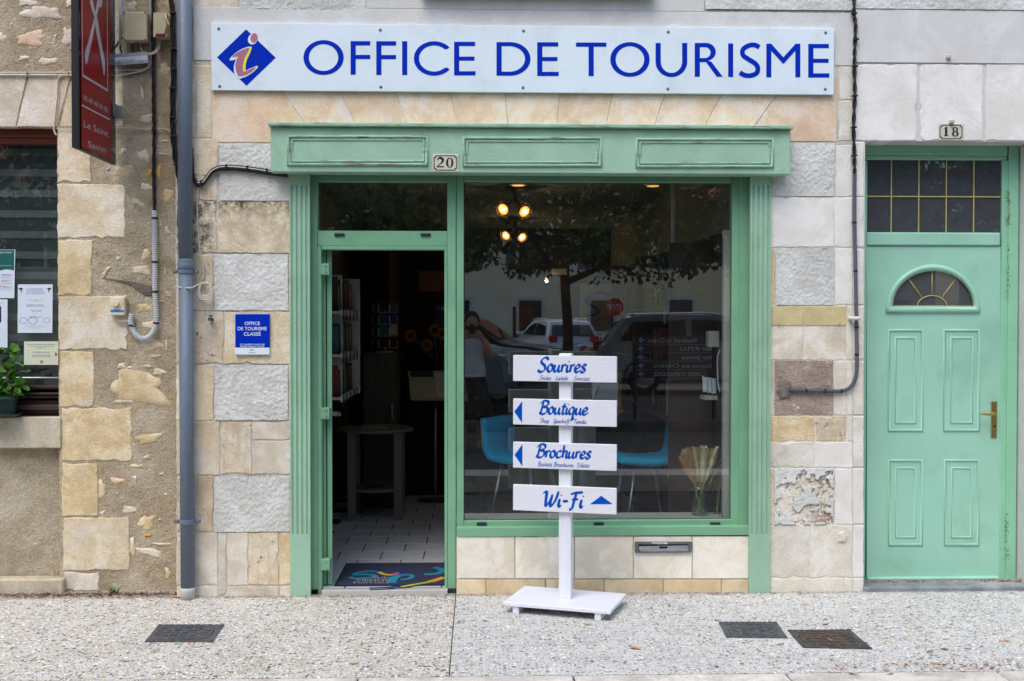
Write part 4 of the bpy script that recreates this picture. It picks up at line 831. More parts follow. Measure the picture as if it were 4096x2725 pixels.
# ------------------------------------------------------------------ house number plates
def numplate(x0, y0, x1, y1, Y, which, label):
    t = thing('house_number_plate', tuple(P((x0+x1)/2, y1, Y)), label, 'number plate'); cx, cy = (x0+x1)/2, (y0+y1)/2; sx, sy = (x1-x0)/1180., (y1-y0)/805.
    f = lambda u, v, h=.0006: P(x0+(u-335)*sx, y0+(v-405)*sy, Y-.006-h)
    mb = MB(); prect(mb, x0, y0, x1, y1, Y-.006, Y, .0025); ob('plate', mb, m_plate, t)
    def cut(i):                                # border outline with hollow corners
        l, r_, tp, bt, c = 388+i, 1442-i, 470+i, 1150-i, 85
        out = []
        for (cx_, cy_, a0) in ((l,tp,math.pi/2),(r_,tp,math.pi),(r_,bt,-math.pi/2),(l,bt,0)):
            out += [(cx_+c*math.cos(a0-math.pi/2*k/5), cy_+c*math.sin(a0-math.pi/2*k/5)) for k in range(6)]
        return out
    mb = MB(); o, i = cut(0), cut(40); n = len(o)
    mb.add([f(*p) for p in o]+[f(*p) for p in i], [(k,(k+1)%n,n+(k+1)%n,n+k) for k in range(n)]); ob('border', mb, m_ink, t)
    for d_, ch in enumerate(which):
        mb = MB(); ox = 530+d_*415
        if ch == '0': mb.prism([ell(ox+165,800,165,228), ell(ox+165,800,72,196)], lambda u, v: f(u,v,.0008), lambda u, v: f(u,v,0), back=False)
        if ch == '2':
            mb.prism([ribbon([(ox+40,690),(ox+60,610),(ox+160,585),(ox+255,640),(ox+260,740),(ox+170,840),(ox+60,920),(ox+20,985)], lambda q: 40+75*math.sin(math.pi*min(1,q*1.25))**2)], lambda u, v: f(u,v,.0008), lambda u, v: f(u,v,0), back=False)
            mb.add([f(*p, .0011) for p in ((ox,1005),(ox+310,1005),(ox+310,935),(ox+250,955),(ox,955))], [(0,1,2,3,4)])
        if ch == '1': mb.prism([[(ox+60,640),(ox+140,575),(ox+215,575),(ox+215,960),(ox+265,965),(ox+265,1005),(ox+50,1005),(ox+50,965),(ox+105,960),(ox+105,650)]], lambda u, v: f(u,v,.0008), lambda u, v: f(u,v,0), back=False)
        if ch == '8':
            mb.prism([ell(ox+165,688,130,118), ell(ox+165,688,52,82)], lambda u, v: f(u,v,.0008), lambda u, v: f(u,v,0), back=False)
            mb.prism([ell(ox+165,898,155,128), ell(ox+165,898,62,92)], lambda u, v: f(u,v,.0012), lambda u, v: f(u,v,0), back=False)
        ob('digit', mb, m_ink, t)
    for sxn in (410, 1440):
        mb = MB(); mb.lathe([(.0035,0),(.003,-.002)], tuple(f(sxn,808,0)), 8, 'y'); ob('screw', mb, m_steel, t)
numplate(1730, 616, 1835, 688, YF, '20', 'cream enamel number plate reading 20 on the green fascia')
numplate(3754, 494, 3856, 562, 0, '18', 'cream enamel number plate reading 18 above the mint green door')

# ------------------------------------------------------------------ blue classification plaque
t = thing('wall_plaque', tuple(P(1009,1419,-.014)), 'blue and white plaque reading OFFICE DE TOURISME CLASSÉ on the stone pier', 'plaque'); YQp = -.020
mb = MB(); prect(mb, 941, 1257, 1077, 1391, YQp, .002, .001); ob('blue_panel', mb, m_sign_b, t)
mb = MB(); prect(mb, 941, 1391.2, 1077, 1419, YQp, .002, .001); ob('white_panel', mb, m_sign_w, t)
fq = lambda u, v: P(u, v, YQp-.0008)
for s_, y, h, w_ in (('OFFICE',1300.5,13.5,61),('DE TOURISME',1321.5,13.5,116),('CLASSÉ',1342.8,13.5,68),('2019 CLASSEMENT VALABLE 5 ANS',1380.6,5.6,98),('MINISTÈRE CHARGÉ DU TOURISME',1388.6,5.6,96)): mb = MB(); text(mb, s_, 1009, y, -h, fq, w_, bold=.012); ob('lettering', mb, m_sign_w, t)
mb = MB(); text(mb, 'france', 1008, 1412.5, -5, fq, 26); ob('lettering', mb, m_sign_b, t)
mb = MB(); mb.add([fq(*p) for p in ((1000,1401),(1003,1397),(1006,1396),(1004,1401),(1001,1404))], [(0,1,2,3,4)]); ob('emblem', mb, m_sign_b, t)
mb = MB(); mb.add([fq(*p) for p in ((1006,1401),(1016,1398.5),(1021,1398),(1010,1403),(1007,1404.5))], [(0,1,2,3,4)]); ob('emblem', mb, m_ink_r, t)

# ------------------------------------------------------------------ projecting restaurant sign (at right angles to the wall)
XS = PX(457, 560, P(457,560,.10).x).x
rs = thing('projecting_sign', (XS, -.3, 2.6), 'red projecting restaurant sign with crossed knives and Le Saint Savin lettering', 'sign')
fs_ = lambda u, v, h=.0: (lambda q: Vector((XS+.012+h, q.y, q.z)))(PX(u, v, XS))
q0, q1 = PX(301,598,XS), PX(457,651,XS); zs0 = (q0.z+q1.z)/2; yn, yf_ = q0.y, q1.y
mb = MB(); mb.box(XS-.010, XS+.010, yn+.02, yf_, zs0, 4.3, .001); ob('smoked_panel', mb, m_smoke, rs)
yr0, yr1 = PX(318,610,XS).y, PX(436,640,XS).y
mb = MB(); mb.box(XS-.013, XS+.0125, yr0, yr1, PX(318,588,XS).z, 4.28); ob('red_panel', mb, m_red, rs)
mb = MB(); mb.box(XS-.02, XS+.02, yn, yn+.0195, zs0-.002, 4.31, .004); ob('edge_profile', mb, m_black, rs)
mb = MB(); mb.box(XS-.012, XS+.012, yn+.02, yf_, zs0-.004, zs0-.0005, .001); ob('edge_profile', mb, m_black, rs)
def zs(l, sc=1.7425, oy=0): return [(x/sc, oy+y/sc) for x, y in l]
mb = MB()
def spoly(l, h): mb.prism([l], lambda u, v: fs_(u,v,h), lambda u, v: fs_(u,v,h-.0012), back=False)
def z280(l): return [(280+x/3.734, y/3.734) for x, y in l]
spoly(z280([(375,0),(450,0),(432,112),(400,108),(360,240),(290,620),(250,790),(215,962),(195,940),(186,850),(190,780),(250,580),(330,250)]), .0022)
ob('knife', mb, m_silver_l, rs); mb = MB()
spoly(z280([(262,0),(300,0),(330,150),(370,280),(415,560),(480,900),(488,1010),(475,1125),(462,1120),(440,960),(350,470),(320,260),(298,182),(290,185),(255,30)]), .0036)
ob('knife', mb, m_silver_l, rs); mb = MB()
def seg(a, b, w_, h=.002):
    dx, dy = b[0]-a[0], b[1]-a[1]; L = math.hypot(dx,dy); nx, ny = -dy/L*w_/2, dx/L*w_/2; spoly([(a[0]+nx,a[1]+ny),(b[0]+nx,b[1]+ny),(b[0]-nx,b[1]-ny),(a[0]-nx,a[1]-ny)], h)
Z = lambda x, y: (280+x/3.734, y/3.734)
seg(Z(140,-60), Z(153,1120), 2.2); seg(Z(520,-60), Z(527,1370), 2.2, .0024); seg(Z(150,1128), Z(527,1352), 8, .0028); seg((318,421),(430.5,479), 6, .002); ob('border_line', mb, m_silver_l, rs)
def ftext(s_, a, b, hL, hR, part=None):       # text between two baseline points, cap heights in px at both ends
    vs, fc = text_polys(s_, 1.0, 0.0); xs = [v[0] for v in vs]; x0, x1 = min(xs), max(xs); m2 = MB()
    m2.add([fs_(a[0]+(b[0]-a[0])*(v[0]-x0)/(x1-x0), a[1]+(b[1]-a[1])*(v[0]-x0)/(x1-x0)-v[1]/.7*(hL+(hR-hL)*(v[0]-x0)/(x1-x0)), .002) for v in vs], fc); ob('lettering', m2, m_silver_l, rs)
ftext('05.49.48.00.96', (324,400), (422,452), 21, 20); ftext('Le Saint', (325,508), (424,549), 27, 25); ftext('Savin', (342,588), (414,612), 26, 24)
mb = MB(); prect(mb, 455, 423, 488, 475, YL-.012, YL+.005, .001); br = ob('bracket', mb, m_steel, rs)
mb = MB(); a = P(452,449,YL-.012); mb.box(XS-.016, XS-.012, .03, YL-.012, a.z-.04, a.z+.04); mb.box(XS+.0135, XS+.017, .03, YL-.0125, a.z-.04, a.z+.04); ob('bracket_arm', mb, m_steel, rs)
for dx, dz in ((-.006,.018),(.010,-.015),(.012,.02)):
    mb = MB(); mb.lathe([(.006,0),(.006,-.006)], (P(470,449,YL).x+dx, YL-.012, a.z+dz), 6, 'y'); ob('bolt', mb, m_steel, br)

# ------------------------------------------------------------------ posters in the restaurant window
YPp = YW-.0035
def poster(x0, y0, x1, y1, mat, label, lines=(), tilt=0.0, name='window_poster'):
    t = thing(name, tuple(P((x0+x1)/2, y1, YPp)), label, 'poster', None)
    mb = MB(); c = ((x0+x1)/2,(y0+y1)/2)
    sh = lambda u, v: (u+(v-c[1])*tilt, v)
    mb.prism([[sh(x0,y0),sh(x1,y0),sh(x1,y1),sh(x0,y1)]], lambda u, v: P(u,v,YPp), lambda u, v: P(u,v,YPp+.001)); ob('sheet', mb, mat, t)
    for s_, cx, y, h, w_, m in lines:
        mb = MB(); text(mb, s_, sh(cx,y)[0], y, -h, lambda u, v: P(u,v,YPp-.0006), w_); ob('print', mb, m, t)
    return t
S3 = 3.136; zz = lambda x, y: (x/S3, 980+y/S3)
poster(71, 1138, 210, 1332, m_paper, 'white petanque poster with blue LES MERCREDIS heading taped inside the dark window', [('LES MERCREDIS',140,1159.5,5.6,64,m_ink_bl),("D'ENTRAINEMENT",141,1168,5.6,70,m_ink_bl),('DE LA PROMENADE',141,1176.5,5.6,77,m_ink_bl),
  ('Concours de pétanque ouvert à tous',141,1201,2.6,62,m_ink_b),('En Doublette',141,1205,2.4,24,m_ink_b),('MERCREDI 19 et 26 JUILLET',141,1221.5,3.4,62,m_ink_b),('MERCREDI 2, 9, 16, 23 ET 30 AOUT',141,1227,3.4,75,m_ink_b),('Engagement 10€ par équipe',146,1243.5,2.6,47,m_ink_b),('5€ par partie gagnée',146,1247.5,2.6,36,m_ink_b),
  ('Inscription sur place à partir de 14h',142,1267.5,2.4,55,m_ink_b),('Début des jeux 14h30',142,1272,2.4,36,m_ink_b),('Organisé par le club de pétanque St Savin / St Germain',143,1306,2.6,86,m_ink_b),('petanquesaintsavin',143,1313,2.2,52,m_ink_b)], -.006)
pp = bpy.data.objects['window_poster']
for bx, by, r_ in ((93,1283,16),(131,1283,19),(187,1282,14)):
    mb = MB(); mb.prism([ell(bx,by,r_,r_*.85,20), ell(bx,by,r_*.8,r_*.66,20)], lambda u, v: P(u,v,YPp-.0005), lambda u, v: P(u,v,YPp), back=False); ob('print', mb, m_ink_g, pp)
for bx in (84, 196):
    k = 1 if bx < 100 else -1
    mb = MB(); mb.add([P(bx+k*u,1152+v,YPp-.0007) for u, v in ((-2,-1),(3,0),(10,4),(10,5.5),(4,4),(4,8),(2,12),(5,17),(-1,17),(0,12),(-5,6),(-9,5),(-9,3))], [tuple(range(13))]); ob('print', mb, m_ink_b, pp)
tp = poster(-60, 999, 59, 1193, m_paper, 'translation lessons poster with dark green header in the restaurant window', [('ANSLATION',16,1013.5,6,60,m_paper),('SCAN ME TO SIGN UP!',16,1064.5,3.6,62,m_paper),('THEORETICAL AND',25,1099,3,36,m_ink_b),('SITUATIONAL LESSONS',29,1103,3,44,m_ink_b),('PERSONAL LEARNING',28,1123,3,42,m_ink_b),('EXPERIENCE',20,1127,3,26,m_ink_b),('FLEXIBLE AND',21,1147,3,28,m_ink_b),('CONVENIENT ACCESS',28,1151,3,42,m_ink_b)], -.02)
mb = MB(); mb.prism([[(-57,1000.5),(57.5,1000.5),(56,1083),(40,1079),(20,1078),(-10,1086),(-57,1084)]], lambda u, v: P(u,v,YPp-.0004), lambda u, v: P(u,v,YPp), back=False); ob('print', mb, m_paper_g, tp)
for k in range(3):
    for j in range(3): mb = MB(); prect(mb, 2, 1106.5+k*24+j*3, 40+6*((j+k) % 3), 1107.3+k*24+j*3, YPp-.0004, YPp); ob('print', mb, m_ink_g, tp)
mb = MB(); prect(mb, 0, 1140, 4, 1150, YPp-.0005, YPp); ob('print', mb, m_ink_o, tp)
bp = poster(-70, 1198, 30, 1391, m_paper, 'white notice with a grey photograph at the edge of the restaurant window', [('animations',-5,1213,3,40,m_ink_b)], 0)
mb = MB(); prect(mb, -50, 1226, 5, 1290, YPp-.0005, YPp); ob('print', mb, m_ink_b, bp)
cp = poster(96, 1366, 233, 1460, m_paper_c, 'cream tourist information notice with opening hours and a red arrow in the dark window', [("BUREAU D'INFORMATION TOURISTIQUE",164,1380,4,112,m_ink_b),('20 Place de la Libération 86310 Saint-Savin',164,1387,3.2,100,m_ink_b),('05 49 48 11 00',164,1394.5,4,40,m_ink_b),("HORAIRES D'ACCUEIL",165,1411.5,4.4,72,m_ink_b),('OUVERT TOUS LES JOURS',165,1423,4,72,m_ink_b),('9h30 / 12h30 – 14h00 / 18h00',165,1429.5,4,73,m_ink_b)], -.008)
mb = MB()
for a, b in (((217,1416),(228,1417)),((221,1409),(228,1417)),((228,1417),(220,1424))): mb.tube([P(*a,YPp-.001), P(*b,YPp-.001)], .0022, 5)
ob('print', mb, m_ink_r, cp)
mb = MB(); mb.prism([ell(166.5,1447.5,6.5,6.5,18)], lambda u, v: P(u,v,YPp-.0006), lambda u, v: P(u,v,YPp), back=False); ob('print', mb, m_leaf_dry, cp)

# ------------------------------------------------------------------ white finger post
SGX, SGY, SGR = P(2262,2392,-.34).x, -.36, -R(14.0)
post = thing('sign_post', (SGX, SGY, 0), 'white wooden sign post with four boards on a flat base in front of the window', 'sign post', rz=SGR)
mb = MB(); mb.box(-.036,.036,-.036,.036,.062,1.482,.004); ob('post', mb, m_bwood_v, post, local=True)
def rot_board(mb, deg, zc):
    c, s = math.cos(R(deg)), math.sin(R(deg)); mb.v = [(x*c+(z-zc)*s, y, -x*s+(z-zc)*c+zc) for x, y, z in mb.v]
fB = lambda zc, deg: (lambda u, v, h=.0008: (u*math.cos(R(deg))+v*math.sin(R(deg)), -.0605-h, zc-u*math.sin(R(deg))+v*math.cos(R(deg))))
BW, BH = .602, .150
def board(zc, deg, words, small, arrow):
    mb = MB(); mb.box(-BW/2,BW/2,-.0605,-.0365,zc-BH/2,zc+BH/2,.0025); rot_board(mb, deg, zc); b = ob('board', mb, m_bwood, post, local=True); f = fB(zc, deg)
    ub = lambda zx: ((zx-436)/724-.5)*BW; vb = lambda q: (.5-q)*BH
    mb = MB(); w_, x0, x1, base, xh = words; script(mb, w_, ub(x0), ub(x1), vb(base), xh*BH, f, .14, .42); ob('lettering', mb, m_blue_l, b, local=True)
    if small:
        for s_, a, c in small[0]: mb = MB(); script(mb, s_, ub(a), ub(c), vb(small[1]), .086*BH, f, .12, .26); ob('lettering', mb, m_blue_l, b, local=True)
    if arrow:
        mb = MB(); mb.prism([[(ub(x), vb(y)) for x, y in arrow]], lambda u, v: f(u,v,.001), lambda u, v: f(u,v,0), back=False); ob('arrow', mb, m_blue_l, b, local=True)
board(1.395, .35, ('Sourires',612,945,.62,.28), ([('Smiles',622,704),('Lächeln',736,826),('Sonrisas',862,974)],.93), None)
board(1.143, .30, ('Boutique',622,960,.56,.26), ([('Shop',626,690),('Geschäft',722,834),('Tienda',862,952)],.90), [(445,.50),(501,.09),(501,.93)])
board(.892, .25, ('Brochures',600,980,.56,.26), ([('Booklets',612,712),('Broschüren',724,864),('Folletos',884,974)],.90), [(447,.50),(503,.08),(503,.93)])
board(.644, .45, ('Wi-Fi',640,930,.78,.30), None, [(1055,.30),(978,.64),(1134,.60)])
def yawed(mb, deg): q = R(deg); mb.v = [(x*math.cos(q)-y*math.sin(q), x*math.sin(q)+y*math.cos(q), z) for x, y, z in mb.v]; return mb
mb = MB(); mb.box(-.315,.315,-.215,.205,.042,.064,.003); ob('base_plate', yawed(mb,-6), m_bwood, post, local=True)
for sx in (-1,1): mb = MB(); mb.box(sx*.24-.018, sx*.24+.018, -.205,.195,0,.0418,.002); ob('foot', yawed(mb,-6), m_bwood, post, local=True)
# ------------------------------------------------------------------ drainpipe
def pq(l, Y): return [P(x,y,Y) for x, y in l]
YDp = -.06
pa, pb = P(734,-250,YDp), P(752,2362,YDp)
dp = thing('drainpipe', (pb.x, YDp, 0), 'slate blue rainwater downpipe clipped between the two stone houses', 'drainpipe')
def at(py): t = (py+250)/(2362+250); return pa.lerp(pb, t)
mb = MB(); mb.tube([at(-250), at(1036)], .0425, 20); mb.tube([at(1066), at(2362)], .0425, 20); ob('pipe', mb, m_pipe, dp, smooth=False)
for o in (dp.children): o.data.polygons.foreach_set('use_smooth', [len(p.vertices) == 4 for p in o.data.polygons])
mb = MB(); mb.tube([at(1030), at(1034), at(1044), at(1052), at(1056), at(1062), at(1068), at(1072)], [.0435,.047,.046,.0475,.051,.047,.051,.044], 20); ob('coupling', mb, m_pipe, dp, smooth=True)
for py in (1080, 2083):
    c = at(py); mb = MB(); mb.tube([c+Vector((0,0,.014)), c+Vector((0,0,.012)), c-Vector((0,0,.012)), c-Vector((0,0,.014))], [.0435,.047,.047,.0435], 20)
    for s in (-1,1): mb.box(c.x+s*.060-.020, c.x+s*.060+.020, -.065, -.058, c.z-.012, c.z+.012, .003)
    k = ob('clamp', mb, m_pipe, dp)
    for s in (-1,1): m2 = MB(); m2.lathe([(.006,0),(.006,-.005)], (c.x+s*.063, -.065, c.z), 6, 'y'); ob('screw', m2, m_steel, k)
    m2 = MB(); m2.tube([(c.x, YDp+.04, c.z), (c.x, .02, c.z)], .006, 8); ob('standoff', m2, m_steel, k)
mb = MB(); c = at(2362); mb.tube([c+Vector((0,0,.02)), c, Vector((c.x,c.y,.0))], [.0425,.0435,.0435], 20); ob('pipe_shoe', mb, m_pipe_end, dp, smooth=True)

# ------------------------------------------------------------------ cables
def bundle(name, paths, r, mat, label, ties=(), tiemat=None, group=None):
    t = thing(name, tuple(paths[0][0]), label, 'cable', group)
    for p in paths: mb = MB(); mb.tube(smooth_path(p, 5), r, 7); ob('cable', mb, mat, t, smooth=True)
    for c, hx, hz in ties: mb = MB(); mb.box(c.x-hx, c.x+hx, c.y-.018, c.y+.012, c.z-hz, c.z+hz, .002); ob('cable_tie', mb, tiemat or m_black, t)
    return t
def twist(base, Y, n, amp, per=2.2, dy=.006):
    out = []
    for k in range(n):
        out.append([P(x+amp*math.cos(i*per+k*2*math.pi/n), y, Y-dy*(1+math.sin(i*per+k*2*math.pi/n))) for i, (x, y) in enumerate(base)])
    return out
dense = lambda l, n: [(a[0]+(b[0]-a[0])*i/n, a[1]+(b[1]-a[1])*i/n) for a, b in zip(l, l[1:]) for i in range(n)]+[l[-1]]
A = dense([(615,-60),(611,100),(614,242),(615,400),(617,520),(615,700),(618,850)], 3)
bundle('cable_bundle', twist(A, YL-.022, 3, 4.5), .0065, m_black, 'black power cables dropping into the grey ribbed conduit on rubble wall', [(P(616,y,YL-.03),.014,.005) for y in (523,696)])
B_ = dense([(683,-60),(690,60),(694,190),(692,340),(690,460),(692,540),(700,620),(713,690),(720,735)], 2)
bundle('cable_bundle', twist(B_, -.012, 3, 7, 1.1), .0075, m_black, 'thick black cables running down just left of the drainpipe', [(P(x,y,-.022),.018,.006) for x, y in ((692,52),(697,196),(699,277),(691,354),(693,471),(700,545),(708,660))])
C_ = [(768,600),(771,650),(774,705),(790,735),(812,732),(830,708),(850,685),(885,672),(945,672),(1030,682),(1090,692),(1150,698)]
bundle('cable_bundle', [[P(x,y+d,-.014-e) for x, y in C_] for d, e in ((-7,0),(0,.012),(7,.002),(3,.014))], .0075, m_black, 'black cables curving from the drainpipe to the underside of the green fascia', [(P(x,y,-.03),.005,.02) for x, y in ((805,735),(906,672),(990,677),(1068,688))])
bundle('thin_cable', [[P(x,y-4,-.036) for x, y in C_[3:]]], .0035, m_white_cable, 'thin cream wire taped along the black cables by the fascia')
bundle('white_cable', [pq([(598,-60),(602,30),(608,90),(611,160),(608,228),(600,262),(582,279),(548,289),(500,298),(449,306),(380,304),(300,302),(150,301),(-60,300)], YL-.018)], .0058, m_white_cable, 'grey white cable looping below the beige box and along the lintel')
bundle('white_cable', [pq([(563,178),(562,195),(570,212),(585,222),(596,238),(592,262),(575,277),(548,281),(500,281),(449,284),(300,290),(107,291),(-60,292)], YL-.014)], .0048, m_white_cable, 'upper white cable strung above the stone window lintel', [(P(107,296,YL-.02),.004,.016),(P(273,294,YL-.02),.003,.009)], m_white_cable)
bundle('white_cable', [pq([(633,160),(633,180),(625,200),(605,212),(585,215),(570,205),(562,190)], YL-.05), pq([(639,160),(639,182),(630,205),(608,217),(590,217)], YL-.05)], .0042, m_white_cable, 'pair of white leads looping under the small beige switch box')
bundle('white_cable', [pq([(300,303),(262,301),(240,306),(231,330),(229,380),(222,450),(216,505),(219,530),(226,540)], YL-.02)], .0056, m_white_cable, 'white cable bending down over the lintel into the window corner')
bundle('thin_cable', [pq([(226,514),(300,515),(459,512),(540,514),(617,516),(668,518),(678,528),(684,543)], YL-.018)], .0035, m_white_cable, 'thin cream wire crossing the rubble wall below the red sign', [(P(537,515,YL-.02),.003,.006)], m_white_cable)
coil = [(797,737),(790,786),(790,900),(793,930),(801,1018),(814,1075),(813,1112),(800,1132),(783,1140)]
for k in range(34):
    a = -2.4+k*.62; q = 1-k*.011; coil.append((817+30*q*math.cos(a)+(k%7)*.7, 1166+37*q*math.sin(a)-(k//10)*3))
coil += [(800,1135),(770,1150),(735,1152),(703,1146)]
cp_ = [P(x,y,-.012-(.03 if 9 <= i < 43 else .0)-(.085 if 690 < x < 782 and i > 40 else 0)-.0006*(i%3)) for i, (x, y) in enumerate(coil)]
bundle('loose_cable', [cp_], .0045, m_white_cable, 'loose cream wire wound in a coil beside the drainpipe bracket')
D_ = dense([(3416,-80),(3416,50),(3423,105),(3419,200),(3418,270),(3420,384),(3414,505),(3418,625),(3419,700)], 4)
bundle('cable_bundle', twist(D_, -.012, 2, 4.5, 1.5), .0065, m_black, 'twisted black cables dropping down the white pier beside number 18', [(P(x,y,-.02),.016,.005) for x, y in ((3416,55),(3423,158),(3419,266),(3418,384),(3414,510),(3416,623))])
def ribbed(name, base, Y, r, mat, label, ties, tiemat=m_black):
    p = resample(smooth_path(pq(base, Y), 8), .0035); t = thing(name, tuple(p[-1]), label, 'conduit')
    mb = MB(); mb.tube(p, [r if (i//2) % 2 else r*.84 for i in range(len(p))], 10); ob('ribbed_tube', mb, mat, t)
    for x, y, ang in ties:
        c = P(x,y,Y); mb = MB(); d = Vector((math.cos(ang),0,math.sin(ang)))*.005; mb.tube([c-d, c+d], r*1.12, 10); tie = ob('cable_tie', mb, tiemat, t)
    return t
ribbed('ribbed_conduit', [(618,843),(619,930),(620,1030),(620,1167),(625,1259),(620,1311),(600,1343),(574,1355),(549,1344),(530,1315),(523,1285),(528,1254)], YL-.03, .0175, m_conduit, 'pale grey ribbed conduit hooking upward at its end on the rubble wall', [(619,874,math.pi/2),(619,1049,math.pi/2),(621,1168,math.pi/2),(624,1292,1.4),(526,1303,1.35)])
ribbed('ribbed_conduit', [(3419,697),(3418,879),(3422,1080),(3426,1309),(3428,1450),(3422,1510),(3402,1548),(3365,1564),(3296,1563),(3221,1562),(3155,1559)], -.016, .0125, m_conduit_d, 'dark ribbed conduit turning into the cement patch on the right pier', [(3418,890,1.57),(3422,1085,1.57),(3426,1309,1.57),(3427,1418,1.57),(3365,1565,0),(3300,1563,0),(3225,1562,0)])

# ------------------------------------------------------------------ boxes on the rubble wall
t = thing('junction_box', tuple(P(540,163,YL-.10)), 'large beige electrical junction box beside the red sign', 'junction box')
mb = MB(); prect(mb, 493, 48, 587, 163, YL-.095, YL-.07, .006); ob('lid', mb, m_beige, t); mb = MB(); prect(mb, 494, 49, 588, 165, YL-.0698, YL-.005, .004); bd = ob('body', mb, m_beige, t)
for x, y in ((497,51),(581,51),(498,159),(582,159)): mb = MB(); mb.lathe([(.005,0),(.005,-.001)], tuple(P(x,y,YL-.0952)), 8, 'y'); ob('screw', mb, m_ink, t)
for y in (78,111,142): mb = MB(); c = P(588,y,YL-.04); mb.lathe([(.018,0),(.016,.006),(.010,.010)], (c.x,c.y,c.z), 14, 'x'); ob('cable_gland', mb, m_conduit, bd, smooth=True)
for x in (528,562): mb = MB(); c = P(x,165,YL-.04); mb.lathe([(.020,0),(.017,-.008),(.006,-.014)], tuple(c), 14, 'z'); ob('cable_gland', mb, m_white_cable, bd, smooth=True)
bundle('short_cable', [pq([(530,168),(530,190),(532,212)], YL-.04)], .005, m_black, 'short black lead from junction box to the metal driver case')
bundle('short_cable', [pq([(490,150),(470,175),(455,205),(448,225),(450,240),(458,246)], YL-.03)], .0055, m_black, 'black lead looping left of the metal driver case')
bundle('short_cable', [pq([(482,180),(481,195),(487,212)], YL-.03)], .0055, m_black, 'black lead leaving the foot of the thin grey tube')
mb = MB(); mb.tube([P(481,-60,YL-.03), P(481,181,YL-.03)], .0085, 12); props(ob('wiring_tube', mb, m_conduit, smooth=True), 'straight thin grey wiring tube left of the beige junction box', 'conduit')
t = thing('switch_box', tuple(P(640,150,YL-.09)), 'small beige NEON switch box with a red lens next to the drainpipe', 'switch box')
mb = MB(); prect(mb, 613, 51, 667, 149, YL-.085, YL-.005, .005); ob('body', mb, m_beige, t)
mb = MB(); mb.prism([[(613,51),(650,51),(667,58),(667,100),(652,149),(613,147)]], lambda u, v: P(u,v,YL-.098), lambda u, v: P(u,v,YL-.0852)); ob('cover', mb, m_beige, t)
mb = MB(); prect(mb, 622, 135, 658, 147, YL-.104, YL-.095, .002); ob('lens', mb, m_maroon, t); mb = MB(); text(mb, 'NEON', 638, 68, -9, lambda u, v: P(u,v,YL-.0986), 34); ob('lettering', mb, m_cream, t)
mb = MB(); mb.tube([P(662,60,YL-.10), P(664,75,YL-.115), P(676,100,YL-.115)], .006, 8); ob('lever', mb, m_beige, t)
t = thing('driver_case', tuple(P(520,260,YL-.05)), 'slim aluminium lamp driver with a printed label under the junction box', 'lamp driver')
mb = MB(); mb.prism([[(451,217),(590,207),(594,252),(457,263)]], lambda u, v: P(u,v,YL-.055), lambda u, v: P(u,v,YL-.01)); ob('case', mb, m_alu, t)
mb = MB(); mb.prism([[(455,231),(588,222),(590,239),(458,248)]], lambda u, v: P(u,v,YL-.0558), lambda u, v: P(u,v,YL-.055), back=False); lb = ob('label_sticker', mb, m_paper, t)
mb = MB(); text(mb, 'LED DRIVER CE IP67', 505, 243, -5, lambda u, v: P(u,v-(u-505)*.07,YL-.0564), 70); ob('print', mb, m_ink_b, lb)
mb = MB(); mb.prism([[(490,209),(494,209),(500,262),(496,262)]], lambda u, v: P(u,v,YL-.058), lambda u, v: P(u,v,YL-.03)); ob('strap', mb, m_white_cable, t)
t = thing('dial_switch', tuple(P(468,1262,YL-.05)), 'cream rotary dial switch with a blue tape strip on the quoin stone', 'dial switch')
mb = MB(); prect(mb, 439, 1188, 498, 1262, YL-.055, YL-.005, .004); ob('body', mb, m_cream, t); c = P(465,1215,YL-.055)
mb = MB(); mb.lathe([(.038,0),(.036,-.004),(.020,-.005),(.019,-.016),(.016,-.018)], tuple(c), 24, 'y'); ob('dial', mb, m_cream, t, smooth=False)
mb = MB(); prect(mb, 440.5, 1239.5, 496, 1249, YL-.056, YL-.054); ob('tape', mb, m_blue_tape, t); mb = MB(); text(mb, '1.07.999.03.1160', 468, 1247, -5, lambda u, v: P(u,v,YL-.0566), 40); ob('print', mb, m_ink_b, t)
mb = MB(); mb.tube(smooth_path(pq([(467,1262),(468,1275),(474,1284),(490,1286),(512,1284)], YL-.03), 4), .004, 8); ob('lead', mb, m_white_cable, t, smooth=True)

# ------------------------------------------------------------------ small wall fittings
t = thing('tap', tuple(P(842,1290,-.05)), 'small old brass pipe stub with a tap key on the stained pier', 'tap')
c = P(840,1278,-.05); mb = MB(); mb.tube([(c.x,.005,c.z),(c.x,-.06,c.z)], .011, 12); ob('spout', mb, m_iron_r, t); mb = MB(); mb.tube([(c.x,-.03,c.z+.008),(c.x,-.03,c.z+.022)], .004, 8); mb.tube([(c.x-.012,-.03,c.z+.022),(c.x+.012,-.03,c.z+.022)], .004, 8); ob('tap_key', mb, m_iron_r, t)
t = thing('wall_stub', tuple(P(3420,1290,-.04)), 'short white painted pipe stub sticking out over the dark conduit', 'pipe stub')
c = P(3416,1274,0); mb = MB(); mb.tube(smooth_path([(c.x-.03,.006,c.z),(c.x-.02,-.035,c.z),(c.x+.005,-.048,c.z),(c.x+.02,-.05,c.z)],5), .012, 12); ob('pipe', mb, m_white_p, t, smooth=True); mb = MB(); mb.tube([(c.x+.0195,-.05,c.z),(c.x+.0225,-.05,c.z)], .008, 10); ob('bore', mb, m_black, t)
for px, lab in ((3118,'small wall hook on the left pale block below the yellow limewash'),(3359,'small wall hook on the right pale block below the yellow limewash')):
    mb = MB(); mb.tube(smooth_path(pq([(px,1290),(px,1298)],-.006)+[P(px-3,1300,-.015), P(px-2,1294,-.02)],4), .003, 6); props(ob('wall_hook', mb, m_steel, smooth=True), lab, 'hook')
